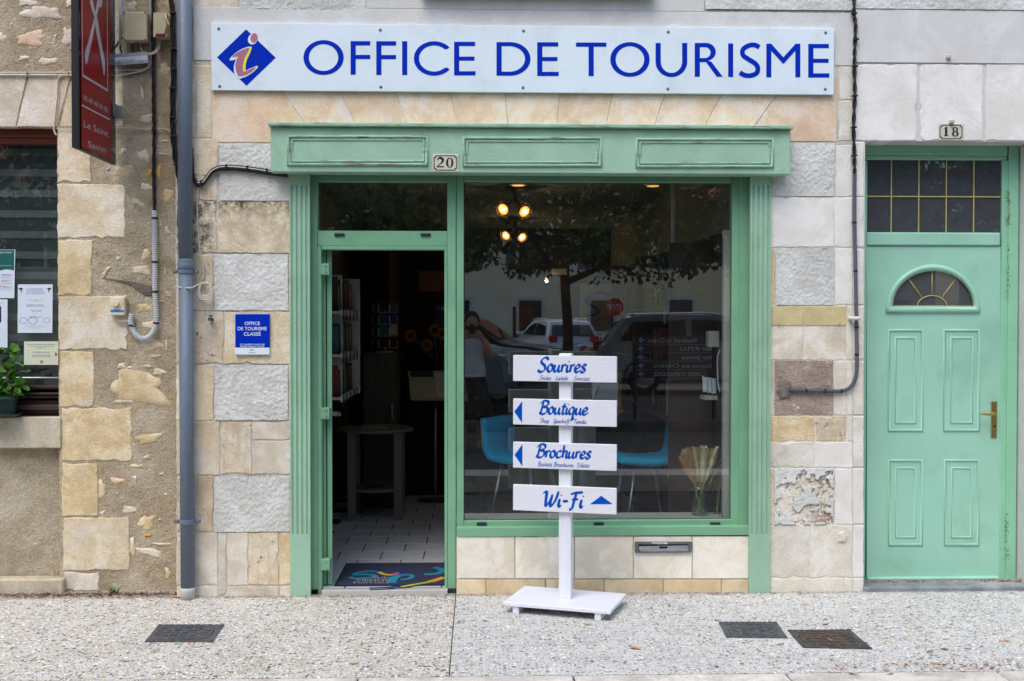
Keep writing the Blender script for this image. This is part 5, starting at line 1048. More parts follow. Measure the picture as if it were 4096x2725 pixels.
for px, py, lab in ((3790,230,'pale bracket stub on the render band above number 18'),(3803,489,'tiny bracket stub directly on top of the 18 plate')):
    mb = MB(); c = P(px,py,0); mb.box(c.x-.013, c.x+.013, -.03, .006, c.z-.011, c.z+.011, .004); props(ob('wall_stub', mb, m_concrete), lab, 'bracket')
# letter slot
t = thing('letter_box', tuple(P(2654,2218,.0)), 'grey metal letter slot with a torn sticker set in the plinth stones', 'letter box')
zl = lambda x, y: (2500+x/7.366, 2100+y/7.366)
mb = MB(); o = [zl(*p) for p in ((285,520),(310,495),(1945,490),(1985,530),(1975,770),(1935,820),(310,832),(285,805))]; i = [zl(*p) for p in ((392,580),(400,574),(1850,566),(1862,572),(1866,735),(1840,770),(430,785),(395,765))]
mb.prism([o, i], lambda u, v: P(u,v,-.006), lambda u, v: P(u,v,.012)); ob('surround', mb, m_alu_d, t)
mb = MB(); mb.prism([[zl(410,630),zl(1855,600),zl(1862,745),zl(415,750)], [zl(1005,635),zl(1250,633),zl(1252,698),zl(1008,702)][::-1]], lambda u, v: P(u,v,.002), lambda u, v: P(u,v,.006)); ob('flap', mb, m_alu, t)
mb = MB(); mb.prism([i], lambda u, v: P(u,v,.0085), lambda u, v: P(u,v,.0095)); ob('recess', mb, m_black, t)
mb = MB(); mb.prism([[zl(440,755),zl(1860,745),zl(1830,780),zl(470,785)]], lambda u, v: P(u,v,-.004), lambda u, v: P(u,v,.004)); ob('lip', mb, m_alu, t)
mb = MB(); mb.prism([[zl(785,515),zl(1252,512),zl(1252,570),zl(1050,565),zl(980,572),zl(900,550),zl(800,552)]], lambda u, v: P(u,v,-.0068), lambda u, v: P(u,v,-.006), back=False); ob('sticker', mb, m_sun_sticker, t)
mb = MB(); text(mb, 'PAS DE PUB', zl(1030,0)[0], zl(0,556)[1], -4, lambda u, v: P(u,v,-.0074), 30); ob('print', mb, m_ink_bl, t)

# ------------------------------------------------------------------ manhole covers
def cover(c4, mat, label, seed, frame_mat=None):
    W = [G(*p) for p in c4]; cen = sum(W, Vector())/4; rg = random.Random(seed)
    t = thing('manhole_cover', (cen.x,cen.y,0), label, 'manhole cover')
    def f(u, v, h): a = W[0].lerp(W[1], u); b = W[3].lerp(W[2], u); q = a.lerp(b, v); return (q.x, q.y, h)
    def pr(poly, h0, h1, name, m): mb = MB(); mb.prism(poly, lambda u, v: f(u,v,h1), lambda u, v: f(u,v,h0)); return ob(name, mb, m, t)
    sup = lambda k, e=.45: [(.5+k*math.copysign(abs(math.cos(a))**e, math.cos(a)), .5+k*math.copysign(abs(math.sin(a))**e, math.sin(a))) for a in [2*math.pi*i/36 for i in range(36)]]
    pr([nrect(0,0,1,1), sup(.415)[::-1]], -.03, .0055, 'frame', frame_mat or mat); pr([sup(.405)], -.03, .004, 'lid', mat)
    pr([sup(.398), sup(.375)[::-1]], .004, .007, 'lid_rim', mat)
    k = 0
    for r_ in range(5):
        for c in range(5):
            if abs(r_-2) == 2 and abs(c-2) == 2: continue
            u, v = .21+c*.145, .20+r_*.15; s = .5 if (r_+c) % 2 else -.5; mb = MB()
            L, w_ = .052, .020; d = (math.cos(s), math.sin(s)); e = (-d[1], d[0])
            mb.prism([[(u-d[0]*L-e[0]*w_, v-d[1]*L-e[1]*w_), (u+d[0]*L-e[0]*w_, v+d[1]*L-e[1]*w_), (u+d[0]*L+e[0]*w_, v+d[1]*L+e[1]*w_), (u-d[0]*L+e[0]*w_, v-d[1]*L+e[1]*w_)]], lambda a, b: f(a,b,.0085), lambda a, b: f(a,b,.004)); ob('tread', mb, mat, t)
    for k in range(11):
        for e in ((.03+k*.094,.02,.045,.03),(.03+k*.094,.95,.045,.03)):
            mb = MB(); mb.prism([nrect(e[0]-.03,e[1],e[0]+.028,e[1]+.035)], lambda a, b: f(min(max(a,.004),.996),b,.0085), lambda a, b: f(min(max(a,.004),.996),b,.0055)); ob('tread', mb, frame_mat or mat, t)
cover([(635,2502),(898,2502),(851,2570),(579,2570)], m_iron, 'dark iron manhole cover in the pavement before the stone pier and drainpipe', 1)
cover([(2875,2491),(3107,2492),(3150,2555),(2905,2552)], m_iron, 'clean grey oval patterned manhole cover beside the rusty one', 2)
cover([(3150,2524),(3400,2522),(3489,2599),(3212,2593)], m_iron_r, 'rusty brown edged manhole cover in front of the right stone pier', 3)
# ------------------------------------------------------------------ shop interior
IX0, IX1, IY1, IZ, CZ = -1.30, 1.62, 6.4, .03, 2.76
mb = MB(); mb.box(IX0-.1, IX1+.1, .055, IY1+.1, -.10, IZ-.006); floor_in = ob('floor', mb, m_grout, kind='structure')
TW = .297; tm = MB(); tm.box(-TW/2+.004, TW/2-.004, -.2755/2+.003, .2755/2-.003, -.006, 0, .0015); tme = None
for r_ in range(14):
    for c in range(-5, 6):
        x = -.08+c*TW+(r_ % 2)*TW/2+.03; y = .205+r_*.2755
        if x < IX0+.15 or x > IX1-.14: continue
        if tme is None: o = ob('floor_tile', MB(), m_tile, floor_in, local=True); o.data = tme = mesh_of('floor_tile', tm, m_tile)
        else: o = bpy.data.objects.new('floor_tile', tme); COL.objects.link(o); o.parent = floor_in
        o.location = Vector((x, y, IZ))-Vector(floor_in.location)
def slab(name, mat, *b, **k): mb = MB(); mb.box(*b); return ob(name, mb, mat, kind='structure', **k)
slab('ceiling', m_ceil, IX0-.1, IX1+.1, .14, IY1+.1, CZ, CZ+.1)
slab('interior_wall_left', m_wallin, IX0-.1, IX0, .14, IY1, IZ-.006, CZ)
slab('interior_wall_back', m_wallbk, IX0-.1, IX1+.1, IY1, IY1+.1, IZ-.006, CZ)
slab('interior_wall_right', m_wallbk, IX1, IX1+.1, .14, IY1, IZ-.006, 2.25)
slab('interior_bulkhead', m_wallin, IX1-.004, IX1+.1, .14, IY1, 2.2505, CZ)
slab('interior_wall_front', m_wallin, -.115, IX1, .205, .225, IZ-.006, .40)
slab('interior_wall_front', m_wallin, IX0, lx0-.02, .14, .165, IZ-.006, CZ)
mb = MB(); mb.box(P(1500,800,.16).x, IX1, .14, .30, 2.62, CZ); ob('ceiling_beam', mb, m_wallin, kind='structure')
mb = MB(); mb.box(-.11, IX1-.002, .204, .45, .40, .42, .003); props(ob('window_board', mb, m_shelf), 'pale inner window board behind the shop window carrying the vase', 'window board')
mb = MB(); mb.box(IX1-.05, IX1-.001, .16, .22, .43, 2.24, .003); props(ob('wall_trim', mb, m_shelf), 'pale upright trim board at the right end of the shop window', 'trim board')
slab('interior_partition', m_wallbk, -.9, -.84, 4.4, IY1, IZ-.006, CZ)
# mat
mx0, mx1, my0, my1 = -.862, -.16, .10, .75
t = thing('door_mat', ((mx0+mx1)/2, my0, IZ), 'dark blue entrance mat with a swirling SVP logo inside the open doorway', 'mat')
mb = MB(); mb.box(mx0, mx1, my0, my1, IZ, IZ+.006, .002); ob('rubber_edge', mb, m_mat_e, t); mb = MB(); mb.box(mx0+.012, mx1-.012, my0+.012, my1-.012, IZ+.0005, IZ+.009, .002); pile = ob('pile', mb, m_mat, t)
zm = lambda x, y: (lambda q: (q.x, q.y))(G(1280+x/4.365, 2220+y/4.365, IZ+.0105))
def mflat(loop, mat, k=0): mb = MB(); mb.prism([loop], lambda u, v: (u,v,IZ+.0102+k*.0004), lambda u, v: (u,v,IZ+.009), back=False); ob('logo_piece', mb, mat, pile)
m_mt, m_my, m_mo, m_mb, m_mp, m_mg = [M('mat_'+n, c, .95, grain=.15) for n, c in (('teal',lin(20,130,160)),('yellow',lin(176,176,60)),('orange',lin(206,140,30)),('blue',lin(20,40,130)),('pink',lin(190,80,130)),('grey',lin(150,152,156)))]
def mrib(pts, wd, mat, k=0): mflat(ribbon([zm(*p) for p in pts], wd, 6), mat, k)
mrib([(985,290),(860,280),(700,300),(590,335),(640,345),(800,335),(930,350),(960,370),(860,395),(700,405),(570,405),(525,385)], .030, m_mt); mrib([(880,265),(960,252),(1060,275),(1130,310)], .03, m_mb, 1); mrib([(1030,297),(1090,325),(1150,345)], .032, m_my, 2); mrib([(1140,338),(1200,348),(1262,345)], .032, m_mo, 3); mrib([(1255,345),(1310,330),(1380,315)], .034, m_mp, 4)
mrib([(1375,310),(1430,285),(1490,255)], .03, m_mb, 5); mrib([(1400,345),(1310,390),(1265,440),(1255,485)], .055, m_mt, 1); mrib([(1330,365),(1450,350),(1580,350),(1610,375),(1560,410),(1420,432)], .03, m_mt, 2)
mrib([(1990,215),(2100,240),(2130,275),(2060,320),(1900,335),(1820,335)], .045, m_mt); mrib([(860,578),(1100,570),(1300,555),(1440,535)], .03, m_mb); mrib([(1420,555),(1620,520),(1850,480),(1960,455)], .03, m_my, 1); mrib([(1930,465),(2050,430),(2175,390)], .05, m_mo, 2)
for s_, cx, y, w_ in (('SUD',1075,415,300),('VIENNE',915,455,590),('POITOU',885,498,600)):
    for_h = 32; mb = MB(); text(mb, s_, cx, y, -for_h, lambda u, v: Vector((*zm(u,v), IZ+.0112)), w_); ob('lettering', mb, m_mg, pile)
# brochure rack along the left wall
rack = thing('brochure_rack', (IX0, 1.6, .9), 'white brochure rack with three shelves along the left inner wall', 'rack')
RX1 = -.915
for y0 in (1.28, 2.05): mb = MB(); mb.box(IX0+.002, RX1-(.03 if y0 < 1.5 else -.02), y0, y0+.022, 1.10, 2.0, .002); ob('divider', mb, m_shelf, rack)
for z in (1.12, 1.42, 1.72):
    mb = MB(); mb.box(IX0+.002, RX1-.01, .99, 2.25, z, z+.018, .002); ob('shelf', mb, m_shelf, rack); mb = MB(); mb.box(RX1-.0095, RX1+.005, .985, 2.26, z-.015, z+.03, .003); ob('shelf_lip', mb, m_shelf, rack)
    for y in (1.03, 1.2, 1.45, 1.72, 1.95): mb = MB(); mb.box(RX1+.0055, RX1+.0075, y, y+.07, z-.05, z+.03); ob('label_card', mb, m_black, rack)
rb = random.Random(5); GN = ('red','blue','green','yellow','cream','black','teal','orange')
for z in (1.139, 1.439, 1.739):
    y = 1.06
    while y < 2.0:
        if abs(y-1.28) < .07: y = 1.37
        th = rb.uniform(.012,.035); h = rb.uniform(.17,.24); le = rb.uniform(.03,.06); x0 = IX0+.14; gi = rb.randrange(8); m = m_goods[gi]; mb = MB()
        mb.hexa([(x0,y,z),(RX1-.03,y,z),(RX1-.03,y+th,z),(x0,y+th,z),(x0,y-le,z+h),(RX1-.03,y-le,z+h),(RX1-.03,y+th-le,z+h),(x0,y+th-le,z+h)])
        props(ob('brochure', mb, m), GN[gi]+' travel brochure leaning on the %s shelf of the white wall rack' % ('lower' if z < 1.3 else 'middle' if z < 1.6 else 'upper'), 'brochure', 'brochures on the white rack'); y += th+rb.uniform(.01,.05)
# taupe side table in the doorway
q = P(1504,1722,2.55-.0); t = thing('side_table', (q.x, 2.62, IZ), 'round taupe wooden side table with a lower shelf inside the doorway', 'table')
mb = MB(); mb.lathe([(.0,.752),(.31,.752),(.315,.765),(.31,.778),(.0,.778)], (q.x,2.62,0), 32); ob('table_top', mb, m_tablep, t); mb = MB(); mb.lathe([(.0,.26),(.24,.26),(.243,.275),(.24,.285),(0,.285)], (q.x,2.62,0), 28); ob('lower_shelf', mb, m_tablep, t)
for sx, sy in ((-1,-1),(1,-1),(1,1),(-1,1)): mb = MB(); mb.box(q.x+sx*.19-.035, q.x+sx*.19+.035, 2.62+sy*.17-.02, 2.62+sy*.17+.02, IZ, .7515, .003); ob('leg', mb, m_tablep, t)
mb = MB(); mb.box(q.x-.10, q.x+.06, 2.48, 2.60, .2855, .297, .002); props(ob('magazine', mb, m_goods[0]), 'magazine lying on the lower shelf of the taupe table', 'magazine')
mb = MB(); mb.box(q.x-.12, q.x+.10, 2.50, 2.70, .7785, .782, .001); props(ob('leaflet', mb, m_goods[4]), 'pale leaflet lying flat on the taupe side table', 'leaflet')
# cupboard with postcard rack
cx0, cx1 = P(1452,1500,3.0).x, P(1588,1500,3.0).x; ct = P(1500,1412,3.0).z
t = thing('cupboard', ((cx0+cx1)/2, 3.2, IZ), 'tall grey oak cupboard behind the taupe table', 'cupboard'); mb = MB(); mb.box(cx0, cx1, 3.02, 3.5, IZ, ct-.02, .003); ob('body', mb, m_cup, t); mb = MB(); mb.box(cx0-.01, cx1+.01, 3.0, 3.51, ct-.0198, ct, .003); ob('top', mb, m_cup, t); mb = MB(); mb.box(cx1-.05, cx1-.035, 2.99, 3.0195, .8, .95, .003); ob('handle', mb, m_steel, t)
rc = P(1540,1300,3.2); t = thing('postcard_rack', (rc.x, 3.2, ct), 'white wire postcard rack standing on the grey oak cupboard', 'postcard rack')
mb = MB(); mb.tube([(rc.x,3.2,ct),(rc.x,3.2,ct+.44)], .005, 6); mb.lathe([(.08,0),(.08,.01)], (rc.x,3.2,ct), 16); ob('pole', mb, m_white_p, t)
for r_ in range(4):
    for k in range(3):
        a = -.9+k*.9; x = rc.x+.10*math.sin(a); y = 3.2-.10*math.cos(a); z = ct+.05+r_*.105; d = (math.cos(a), math.sin(a)); mb = MB()
        mb.hexa([(x-d[0]*.05,y-d[1]*.05,z),(x+d[0]*.05,y+d[1]*.05,z),(x+d[0]*.05,y+d[1]*.05+.004,z),(x-d[0]*.05,y-d[1]*.05+.004,z),(x-d[0]*.05,y-d[1]*.05+.03,z+.09),(x+d[0]*.05,y+d[1]*.05+.03,z+.09),(x+d[0]*.05,y+d[1]*.05+.034,z+.09),(x-d[0]*.05,y-d[1]*.05+.034,z+.09)])
        gi = rb.choice((1,1,4,5,6)); props(ob('postcard', mb, m_goods[gi]), '%s postcard in the %s row of the white wire rack' % (GN[gi], ('bottom','second','third','top')[r_]), 'postcard', 'postcards in the wire rack')
        mb = MB(); mb.tube([(x-d[0]*.05,y-d[1]*.05-.008,z+.06),(x-d[0]*.05,y-d[1]*.05-.008,z-.01),(x+d[0]*.05,y+d[1]*.05-.008,z-.01),(x+d[0]*.05,y+d[1]*.05-.008,z+.06)], .002, 5); ob('wire_pocket', mb, m_white_p, t)
# lectern with an open binder
lc = P(1742,2000,3.42); t = thing('display_stand', (lc.x, 3.42, IZ), 'slim metal display stand with a tilted white panel in the doorway', 'display stand')
mb = MB(); mb.lathe([(.17,0),(.17,.008),(.02,.014),(.012,.02)], (lc.x,3.42,IZ), 28); ob('base', mb, m_steel, t); mb = MB(); mb.tube([(lc.x,3.42,IZ+.015),(lc.x,3.42,.96)], .013, 10); ob('pole', mb, m_steel, t, smooth=True)
def tilt(x0, x1, s0, s1, lift, mat, name, parent=None, **k):
    mb = MB(); f = lambda x, s, l: (x-.10*s, 3.36+.62*s+l*-.4, .955+.62*s*1.0+l); mb.hexa([f(x0,s0,lift),f(x1,s0,lift),f(x1,s1,lift),f(x0,s1,lift),f(x0,s0,lift+.006),f(x1,s0,lift+.006),f(x1,s1,lift+.006),f(x0,s1,lift+.006)]); return ob(name, mb, mat, parent, **k)
tilt(lc.x-.22, lc.x+.30, 0, .40, 0, m_shelf, 'panel', t); tilt(lc.x-.22, lc.x+.30, -.012, 0, .0005, m_steel, 'ledge', t)
props(tilt(lc.x+.02, lc.x+.28, .02, .36, .0066, m_paper, 'binder'), 'open white ring binder on the tilted display stand', 'binder'); props(tilt(lc.x-.20, lc.x+.01, .31, .39, .0066, m_goods[2], 'leaflet'), 'green leaflet along the top of the tilted display stand', 'leaflet')
# sunflowers in a vase on a back cabinet
cab = MB(); c0 = P(1600,1500,3.7).x; cab.box(c0+.02, c0+.75, 3.75, 4.2, IZ, 1.13, .003); cbo = ob('body', cab, m_wallbk); cbt = thing('cabinet', (c0+.38, 3.97, IZ), 'low dark cabinet behind the display stand carrying sunflowers', 'cabinet'); cbo.parent = cbt; cbo.location = Vector(cbo.location)-Vector(cbt.location)
mb = MB(); mb.box(c0+.01, c0+.76, 3.74, 4.21, 1.1302, 1.15, .003); ob('top', mb, m_wood_d, cbt); mb = MB(); mb.box(c0+.36, c0+.37, 3.735, 3.7495, .3, 1.05, .002); ob('door_gap', mb, m_black, cbt)
sv = Vector((P(1745,1400,3.95).x, 3.95, 1.15)); t = thing('sunflower_vase', tuple(sv), 'bunch of sunflowers in a dark vase on the low cabinet', 'flowers')
mb = MB(); mb.lathe([(.04,0),(.055,.06),(.05,.14),(.035,.17)], tuple(sv), 18); ob('vase', mb, m_goods[5], t, smooth=True)
for px, py, fx in ((1707,1382,.1),(1642,1343,-.7),(1739,1322,.3),(1770,1335,.5)):
    h = P(px,py,3.85); mb = MB(); mb.tube(smooth_path([sv+Vector((0,0,.12)), (sv+h)/2+Vector((0,0,.07)), h+Vector((0,.03,0))],5), .005, 6); ob('stem', mb, m_stem, t)
    mb = MB(); n = 18
    for k in range(n):
        a = 2*math.pi*k/n; d = Vector((math.cos(a), .12*math.sin(3*a), math.sin(a))); e = Vector((-math.sin(a),0,math.cos(a)))*.011; mb.add([h+d*.024, h+d*.045+e, h+d*.066+Vector((0,.008,0)), h+d*.045-e], [(0,1,2,3)])
    ob('petals', mb, m_sunf, t); mb = MB(); mb.lathe([(.027,0),(.024,-.008),(.006,-.012)], tuple(h), 14, 'y'); ob('flower_heart', mb, m_hair, t)
def flat(name, px0, py0, px1, py1, Y, mat, label, cat, prints=()):
    t = thing(name, tuple(P((px0+px1)/2,py1,Y)), label, cat); mb = MB(); prect(mb, px0,py0,px1,py1,Y,Y+.004); ob('sheet', mb, mat, t)
    for s_, cx, y, h, w_, m in prints: mb = MB(); text(mb, s_, cx, y, -h, lambda u, v: P(u,v,Y-.001), w_); ob('print', mb, m, t)
    return t
flat('wall_notice', 1677, 1084, 1785, 1166, 4.39, m_goods[7], 'orange brown laminated notice on the dark back wall', 'notice', [('TARIFS',1725,1105,8,60,m_ink_b)])
nb = MB(); nb.box(P(1600,1300,4.4).x, 0.35, 4.395, 4.42, IZ, 2.4); props(ob('screen_panel', nb, m_wallbk), 'tall dark room divider panel behind the sunflowers', 'divider panel')
flat('event_poster', 1741, 1218, 1800, 1330, 4.38, m_goods[1], 'blue poster headed 10 with yellow roundels beside the sunflowers', 'poster', [('10',1765,1240,12,24,m_paper)])
# ceiling lamps
def spot_cluster(px, py, Y, label, s=1.0, seed=1):
    c = P(px, py, Y); c.z = CZ; t = thing('spot_lamp', tuple(c), label, 'lamp'); rg = random.Random(seed)
    mb = MB(); mb.lathe([(.085*s,0),(.085*s,-.022*s),(.03*s,-.03*s),(.014*s,-.035*s)], tuple(c), 20); ob('rose', mb, m_bronze, t); mb = MB(); mb.tube([c-Vector((0,0,.03*s)), c-Vector((0,0,.10*s))], .012*s, 8); ob('stem', mb, m_bronze, t)
    hub = c-Vector((0,0,.10*s))
    for k, (dx, dy, dz) in enumerate(((-.085,-.06,-.085),(.07,-.05,-.10),(-.075,.08,-.14),(.085,.08,-.07))):
        e = hub+Vector((dx,dy,dz))*s; d = Vector((dx*1.2,dy*1.5-.06,-.08)).normalized(); mb = MB(); mb.tube([hub, e], .008*s, 7); ob('arm', mb, m_bronze, t)
        mb = MB(); mb.tube([e-d*.05*s, e-d*.02*s, e+d*.015*s, e+d*.02*s], [.022*s,.04*s,.062*s,.066*s], 16, caps=False); sh = ob('shade', mb, m_bronze, t)
        mb = MB(); mb.tube([e+d*.016*s, e+d*.018*s], [.046*s,.046*s], 16); ob('bulb_face', mb, m_lamp, sh); mb = MB(); mb.tube([e+d*.0182*s, e+d*.024*s], [.013*s,.010*s], 12); ob('bulb', mb, m_lamp_core, sh)
spot_cluster(2058, 752, 2.3, 'front bronze spotlight cluster with glowing bulbs on the shop ceiling', 1.0, 1)
spot_cluster(2058, 880, 5.1, 'rear bronze spotlight cluster with glowing bulbs deeper in the shop', 1.0, 2)
for px, py, lab in ((2072,742,'left round recessed ceiling downlight glowing orange'),(2612,742,'right round recessed ceiling downlight glowing orange')):
    c = P(px,py,2.05); t = thing('downlight', (c.x,c.y,CZ), lab, 'lamp'); mb = MB(); mb.lathe([(.075,-.001),(.07,-.018),(.055,-.02)], (c.x,c.y,CZ), 22); ob('ring', mb, m_gold, t); mb = MB(); mb.lathe([(.05,-.0202),(.045,-.024)], (c.x,c.y,CZ), 18); ob('bulb', mb, m_lamp, t)
c = P(2186,1125,6.0); t = thing('wall_lamp', (c.x, 6.3, c.z), 'single glowing spot lamp on the dark back wall', 'lamp'); mb = MB(); mb.tube([(c.x,6.395,c.z+.05),(c.x,6.05,c.z+.03)], .012, 8); ob('arm', mb, m_bronze, t); mb = MB(); mb.ball((c.x,6.0,c.z), .012,.012,.014); ob('bulb', mb, m_lamp_core, t, smooth=True)
mb = MB(); c = P(2694,1007,1.0); mb.tube([(c.x,1.0,c.z),(c.x,1.0,CZ)], .019, 14); props(ob('ceiling_tube', mb, m_white_p, smooth=True), 'white tube hanging straight down from the shop ceiling', 'tube')
# table and chairs
YT = 1.40; tc = P(2330,1640,YT); TZ = 1.02
t = thing('round_table', (tc.x, YT, IZ), 'round orange wood table between the two teal chairs', 'table'); rr = P(2500,1640,YT).x-tc.x
mb = MB(); mb.lathe([(0,TZ-.035),(rr-.01,TZ-.035),(rr,TZ-.02),(rr,TZ-.005),(rr-.005,TZ),(0,TZ)], (tc.x,YT,0), 40); ob('table_top', mb, m_tabletop, t); mb = MB(); mb.tube([(tc.x,YT,IZ+.02),(tc.x,YT,TZ-.036)], .035, 14); ob('column', mb, m_leg, t, smooth=True); mb = MB(); mb.lathe([(.25,0),(.25,.012),(.05,.025)], (tc.x,YT,IZ), 28); ob('foot', mb, m_leg, t)
def chair(px_back, Y, facing, rot, label):
    b = P(px_back, 1830, Y); t = thing('chair', (b.x, Y, IZ), label, 'chair', 'teal felt chairs'); t.scale = (facing,1,1); t.rotation_euler = (0,0,rot)
    prof = [(.012,.945),(.022,.80),(.030,.73),(.055,.685),(.10,.662),(.26,.652),(.44,.668),(.465,.655)]; p = smooth_path([(x,0,z) for x, z in prof], 5); mb = MB(); n = len(p); th = .05; hw = .21; vs = []
    for i in range(n):
        d = (p[min(i+1,n-1)]-p[max(i-1,0)]).normalized(); nm = Vector((d.z,0,-d.x)); a, c = p[i]+nm*th/2, p[i]-nm*th/2
        for y, k in ((-hw,.75),(-hw+.02,1),(hw-.02,1),(hw,.75)):
            m_ = (a+c)/2; vs += [(m_+(a-m_)*k)+Vector((0,y,0)), (m_+(c-m_)*k)+Vector((0,y,0))]
    for i in range(n-1):
        o = i*8; q_ = o+8
        for k in (0,2,4): mb.f += [(o+k,o+k+2,q_+k+2,q_+k),(o+k+1,q_+k+1,q_+k+3,o+k+3)]
        mb.f += [(o,q_,q_+1,o+1),(o+6,o+7,q_+7,q_+6)]
    mb.f += [(0,1,3,2),(2,3,5,4),(4,5,7,6)]; e = (n-1)*8; mb.f += [(e,e+2,e+3,e+1),(e+2,e+4,e+5,e+3),(e+4,e+6,e+7,e+5)]; mb.v = [tuple(v) for v in vs]; mb.m = [0]*len(mb.f)
    ob('seat_shell', mb, m_chair, t, local=True, smooth=True)
    for lx_, ly, tx, ty in ((.14,-.15,.03,-.22),(.36,-.15,.46,-.22),(.36,.15,.46,.22),(.14,.15,.03,.22)): mb = MB(); mb.tube([(lx_,ly,.635),(tx,ty,0)], [.014,.010], 10); ob('leg', mb, m_leg, t, local=True, smooth=True)
    mb = MB(); mb.tube([(.14,-.15,.632),(.36,-.15,.632),(.36,.15,.632),(.14,.15,.632),(.14,-.15,.632)], .011, 8); ob('seat_ring', mb, m_leg, t, local=True)
    return t
chair(1984, 1.35, 1, -.55, 'teal felt chair with its back toward the open door'); chair(2714, 1.15, -1, .12, 'teal felt chair with its back toward the dried flower vase')
pc = P(2363,1600,YT-.1); t = thing('pen_pot', (pc.x,YT-.1,TZ), 'terracotta pot of pens on the round table', 'pen pot'); mb = MB(); mb.lathe([(.035,0),(.045,.08),(.048,.085),(.04,.083)], (pc.x,YT-.1,TZ), 18); ob('pot', mb, m_terra, t, smooth=True)
for a in (-.5,.1,.6): mb = MB(); mb.tube([(pc.x,YT-.1,TZ+.02),(pc.x+a*.10,YT-.1,TZ+.18)], .004, 6); ob('pen', mb, m_black, t)
fx = P(2426,1570,YT+.05); t = thing('picture_frame', (fx.x,YT+.1,TZ), 'pale blue card in a yellow frame on the round table', 'picture frame'); mb = MB(); mb.box(fx.x-.11,fx.x+.12,YT+.10,YT+.118,TZ,TZ+.27,.003); ob('frame', mb, m_goods[3], t); mb = MB(); mb.box(fx.x-.10,fx.x+.09,YT+.097,YT+.0998,TZ+.012,TZ+.26); ob('card', mb, m_paper, t)
# tablet on a stand near the window
tb = P(2779,1700,.95); t = thing('tablet_stand', (tb.x,.95,IZ), 'black touch screen terminal on a silver pole inside the shop window', 'terminal'); zt0 = P(2779,1640,.95).z
mb = MB(); mb.tube([(tb.x,.95,IZ+.01),(tb.x,.95,zt0)], .016, 12); ob('pole', mb, m_alu, t, smooth=True); mb = MB(); mb.lathe([(.16,0),(.16,.01),(.02,.015)], (tb.x,.95,IZ), 24); ob('base', mb, m_alu, t); mb = MB(); mb.tube([(tb.x-.03,.95,zt0+.01),(tb.x+.03,.95,zt0+.01)], .018, 12); ob('joint', mb, m_black, t)
mb = MB(); mb.prism([[(2712,1668),(2756,1555),(2822,1560),(2790,1640),(2745,1680)]], lambda u, v: P(u,v,.93), lambda u, v: P(u,v,.96)); ob('screen', mb, m_black, t)
mb = MB(); mb.lathe([(.012,0),(.012,-.02)], tuple(P(2787,1599,.93)), 12, 'y'); ob('knob', mb, m_steel, t)
for x in (2772, 2812): mb = MB(); mb.prism([[(x-5,1577),(x-2,1561),(x+7,1561),(x+4,1577)]], lambda u, v: P(u,v,.9285), lambda u, v: P(u,v,.93), back=False); ob('sticker', mb, m_paper, t)
# merchandise wall on the right
sw = thing('display_shelves', (IX1-.2, 1.8, IZ), 'dark display shelving filled with souvenirs along the right inner wall', 'shelves')
for z in (.55, .98, 1.36, 1.75): mb = MB(); mb.box(IX1-.30, IX1-.002, .75, 3.9, z, z+.02, .002); ob('shelf', mb, m_wood_d, sw)
for y in (.73, 2.3, 3.9): mb = MB(); mb.box(IX1-.30, IX1-.002, y, y+.018, IZ, 2.2, .002); ob('upright', mb, m_wood_d, sw)
for z in (.571, 1.001, 1.381, 1.771):
    y = .80
    while y < 3.8:
        w_ = rb.uniform(.04,.12); h = rb.uniform(.10,.26); x = IX1-rb.uniform(.26,.18); gi = rb.choice([0,1,2,3,4,6,7,5,5,5,5,5]); m = m_goods[gi]; k = rb.random(); tn = ('bottom','second','third','top')[(.571,1.001,1.381,1.771).index(z)]; mb = MB()
        if abs(y-2.3) < .14: y = 2.45
        if k < .5: mb.box(x, IX1-.05, y, y+w_, z, z+h, .004); nm, lab, ct_, gp = 'souvenir_box', 'small %s souvenir box on the %s tier of the dark display shelving' % (GN[gi], tn), 'box', 'boxed souvenirs on the shelving'
        else: mb.lathe([(w_*.45,0),(w_*.48,h*.55),(w_*.2,h*.72),(w_*.16,h),(.002,h)], (x+.06,y+w_/2,z), 12); nm, lab, ct_, gp = 'bottle', '%s bottle standing on the %s tier of the dark display shelving' % (GN[gi], tn), 'bottle', 'bottles on the shelving'
        props(ob(nm, mb, m), lab, ct_, gp); y += w_+rb.uniform(.01,.06)
for k in range(5):
    mb = MB(); x = P(2822+k*17,1540,.62).x; z = P(2840,1540+k*3,.62).z; mb.hexa([(x-.015,.62,z-.05),(x+.02,.62,z-.045),(x+.02,.63,z-.045),(x-.015,.63,z-.05),(x-.02,.62,z+.06),(x+.012,.62,z+.045),(x+.012,.63,z+.045),(x-.02,.63,z+.06)])
    props(ob('price_card', mb, m_paper), 'white folded price card standing in a row by the right trim board', 'card', 'folded price cards')
mb = MB(); mb.box(P(2815,1572,.6).x, IX1-.31 if False else P(2905,1572,.6).x, .58, .74, P(2840,1600,.6).z, P(2840,1583,.6).z, .002); props(ob('ledge', mb, m_shelf), 'short pale ledge under the folded price cards', 'ledge')
t = thing('wall_box', tuple(P(2866,1389,.5)), 'white electrical box with a hanging lead on the right inner wall', 'electrical box'); mb = MB(); prect(mb, 2836,1325,2878,1389,.5,.60,.004); ob('box', mb, m_shelf, t); mb = MB(); mb.tube(smooth_path(pq([(2890,1386),(2872,1420),(2870,1470),(2874,1540),(2890,1600),(2896,1660),(2897,1740)],.5),6), .005, 8); ob('lead', mb, m_white_cable, t, smooth=True)
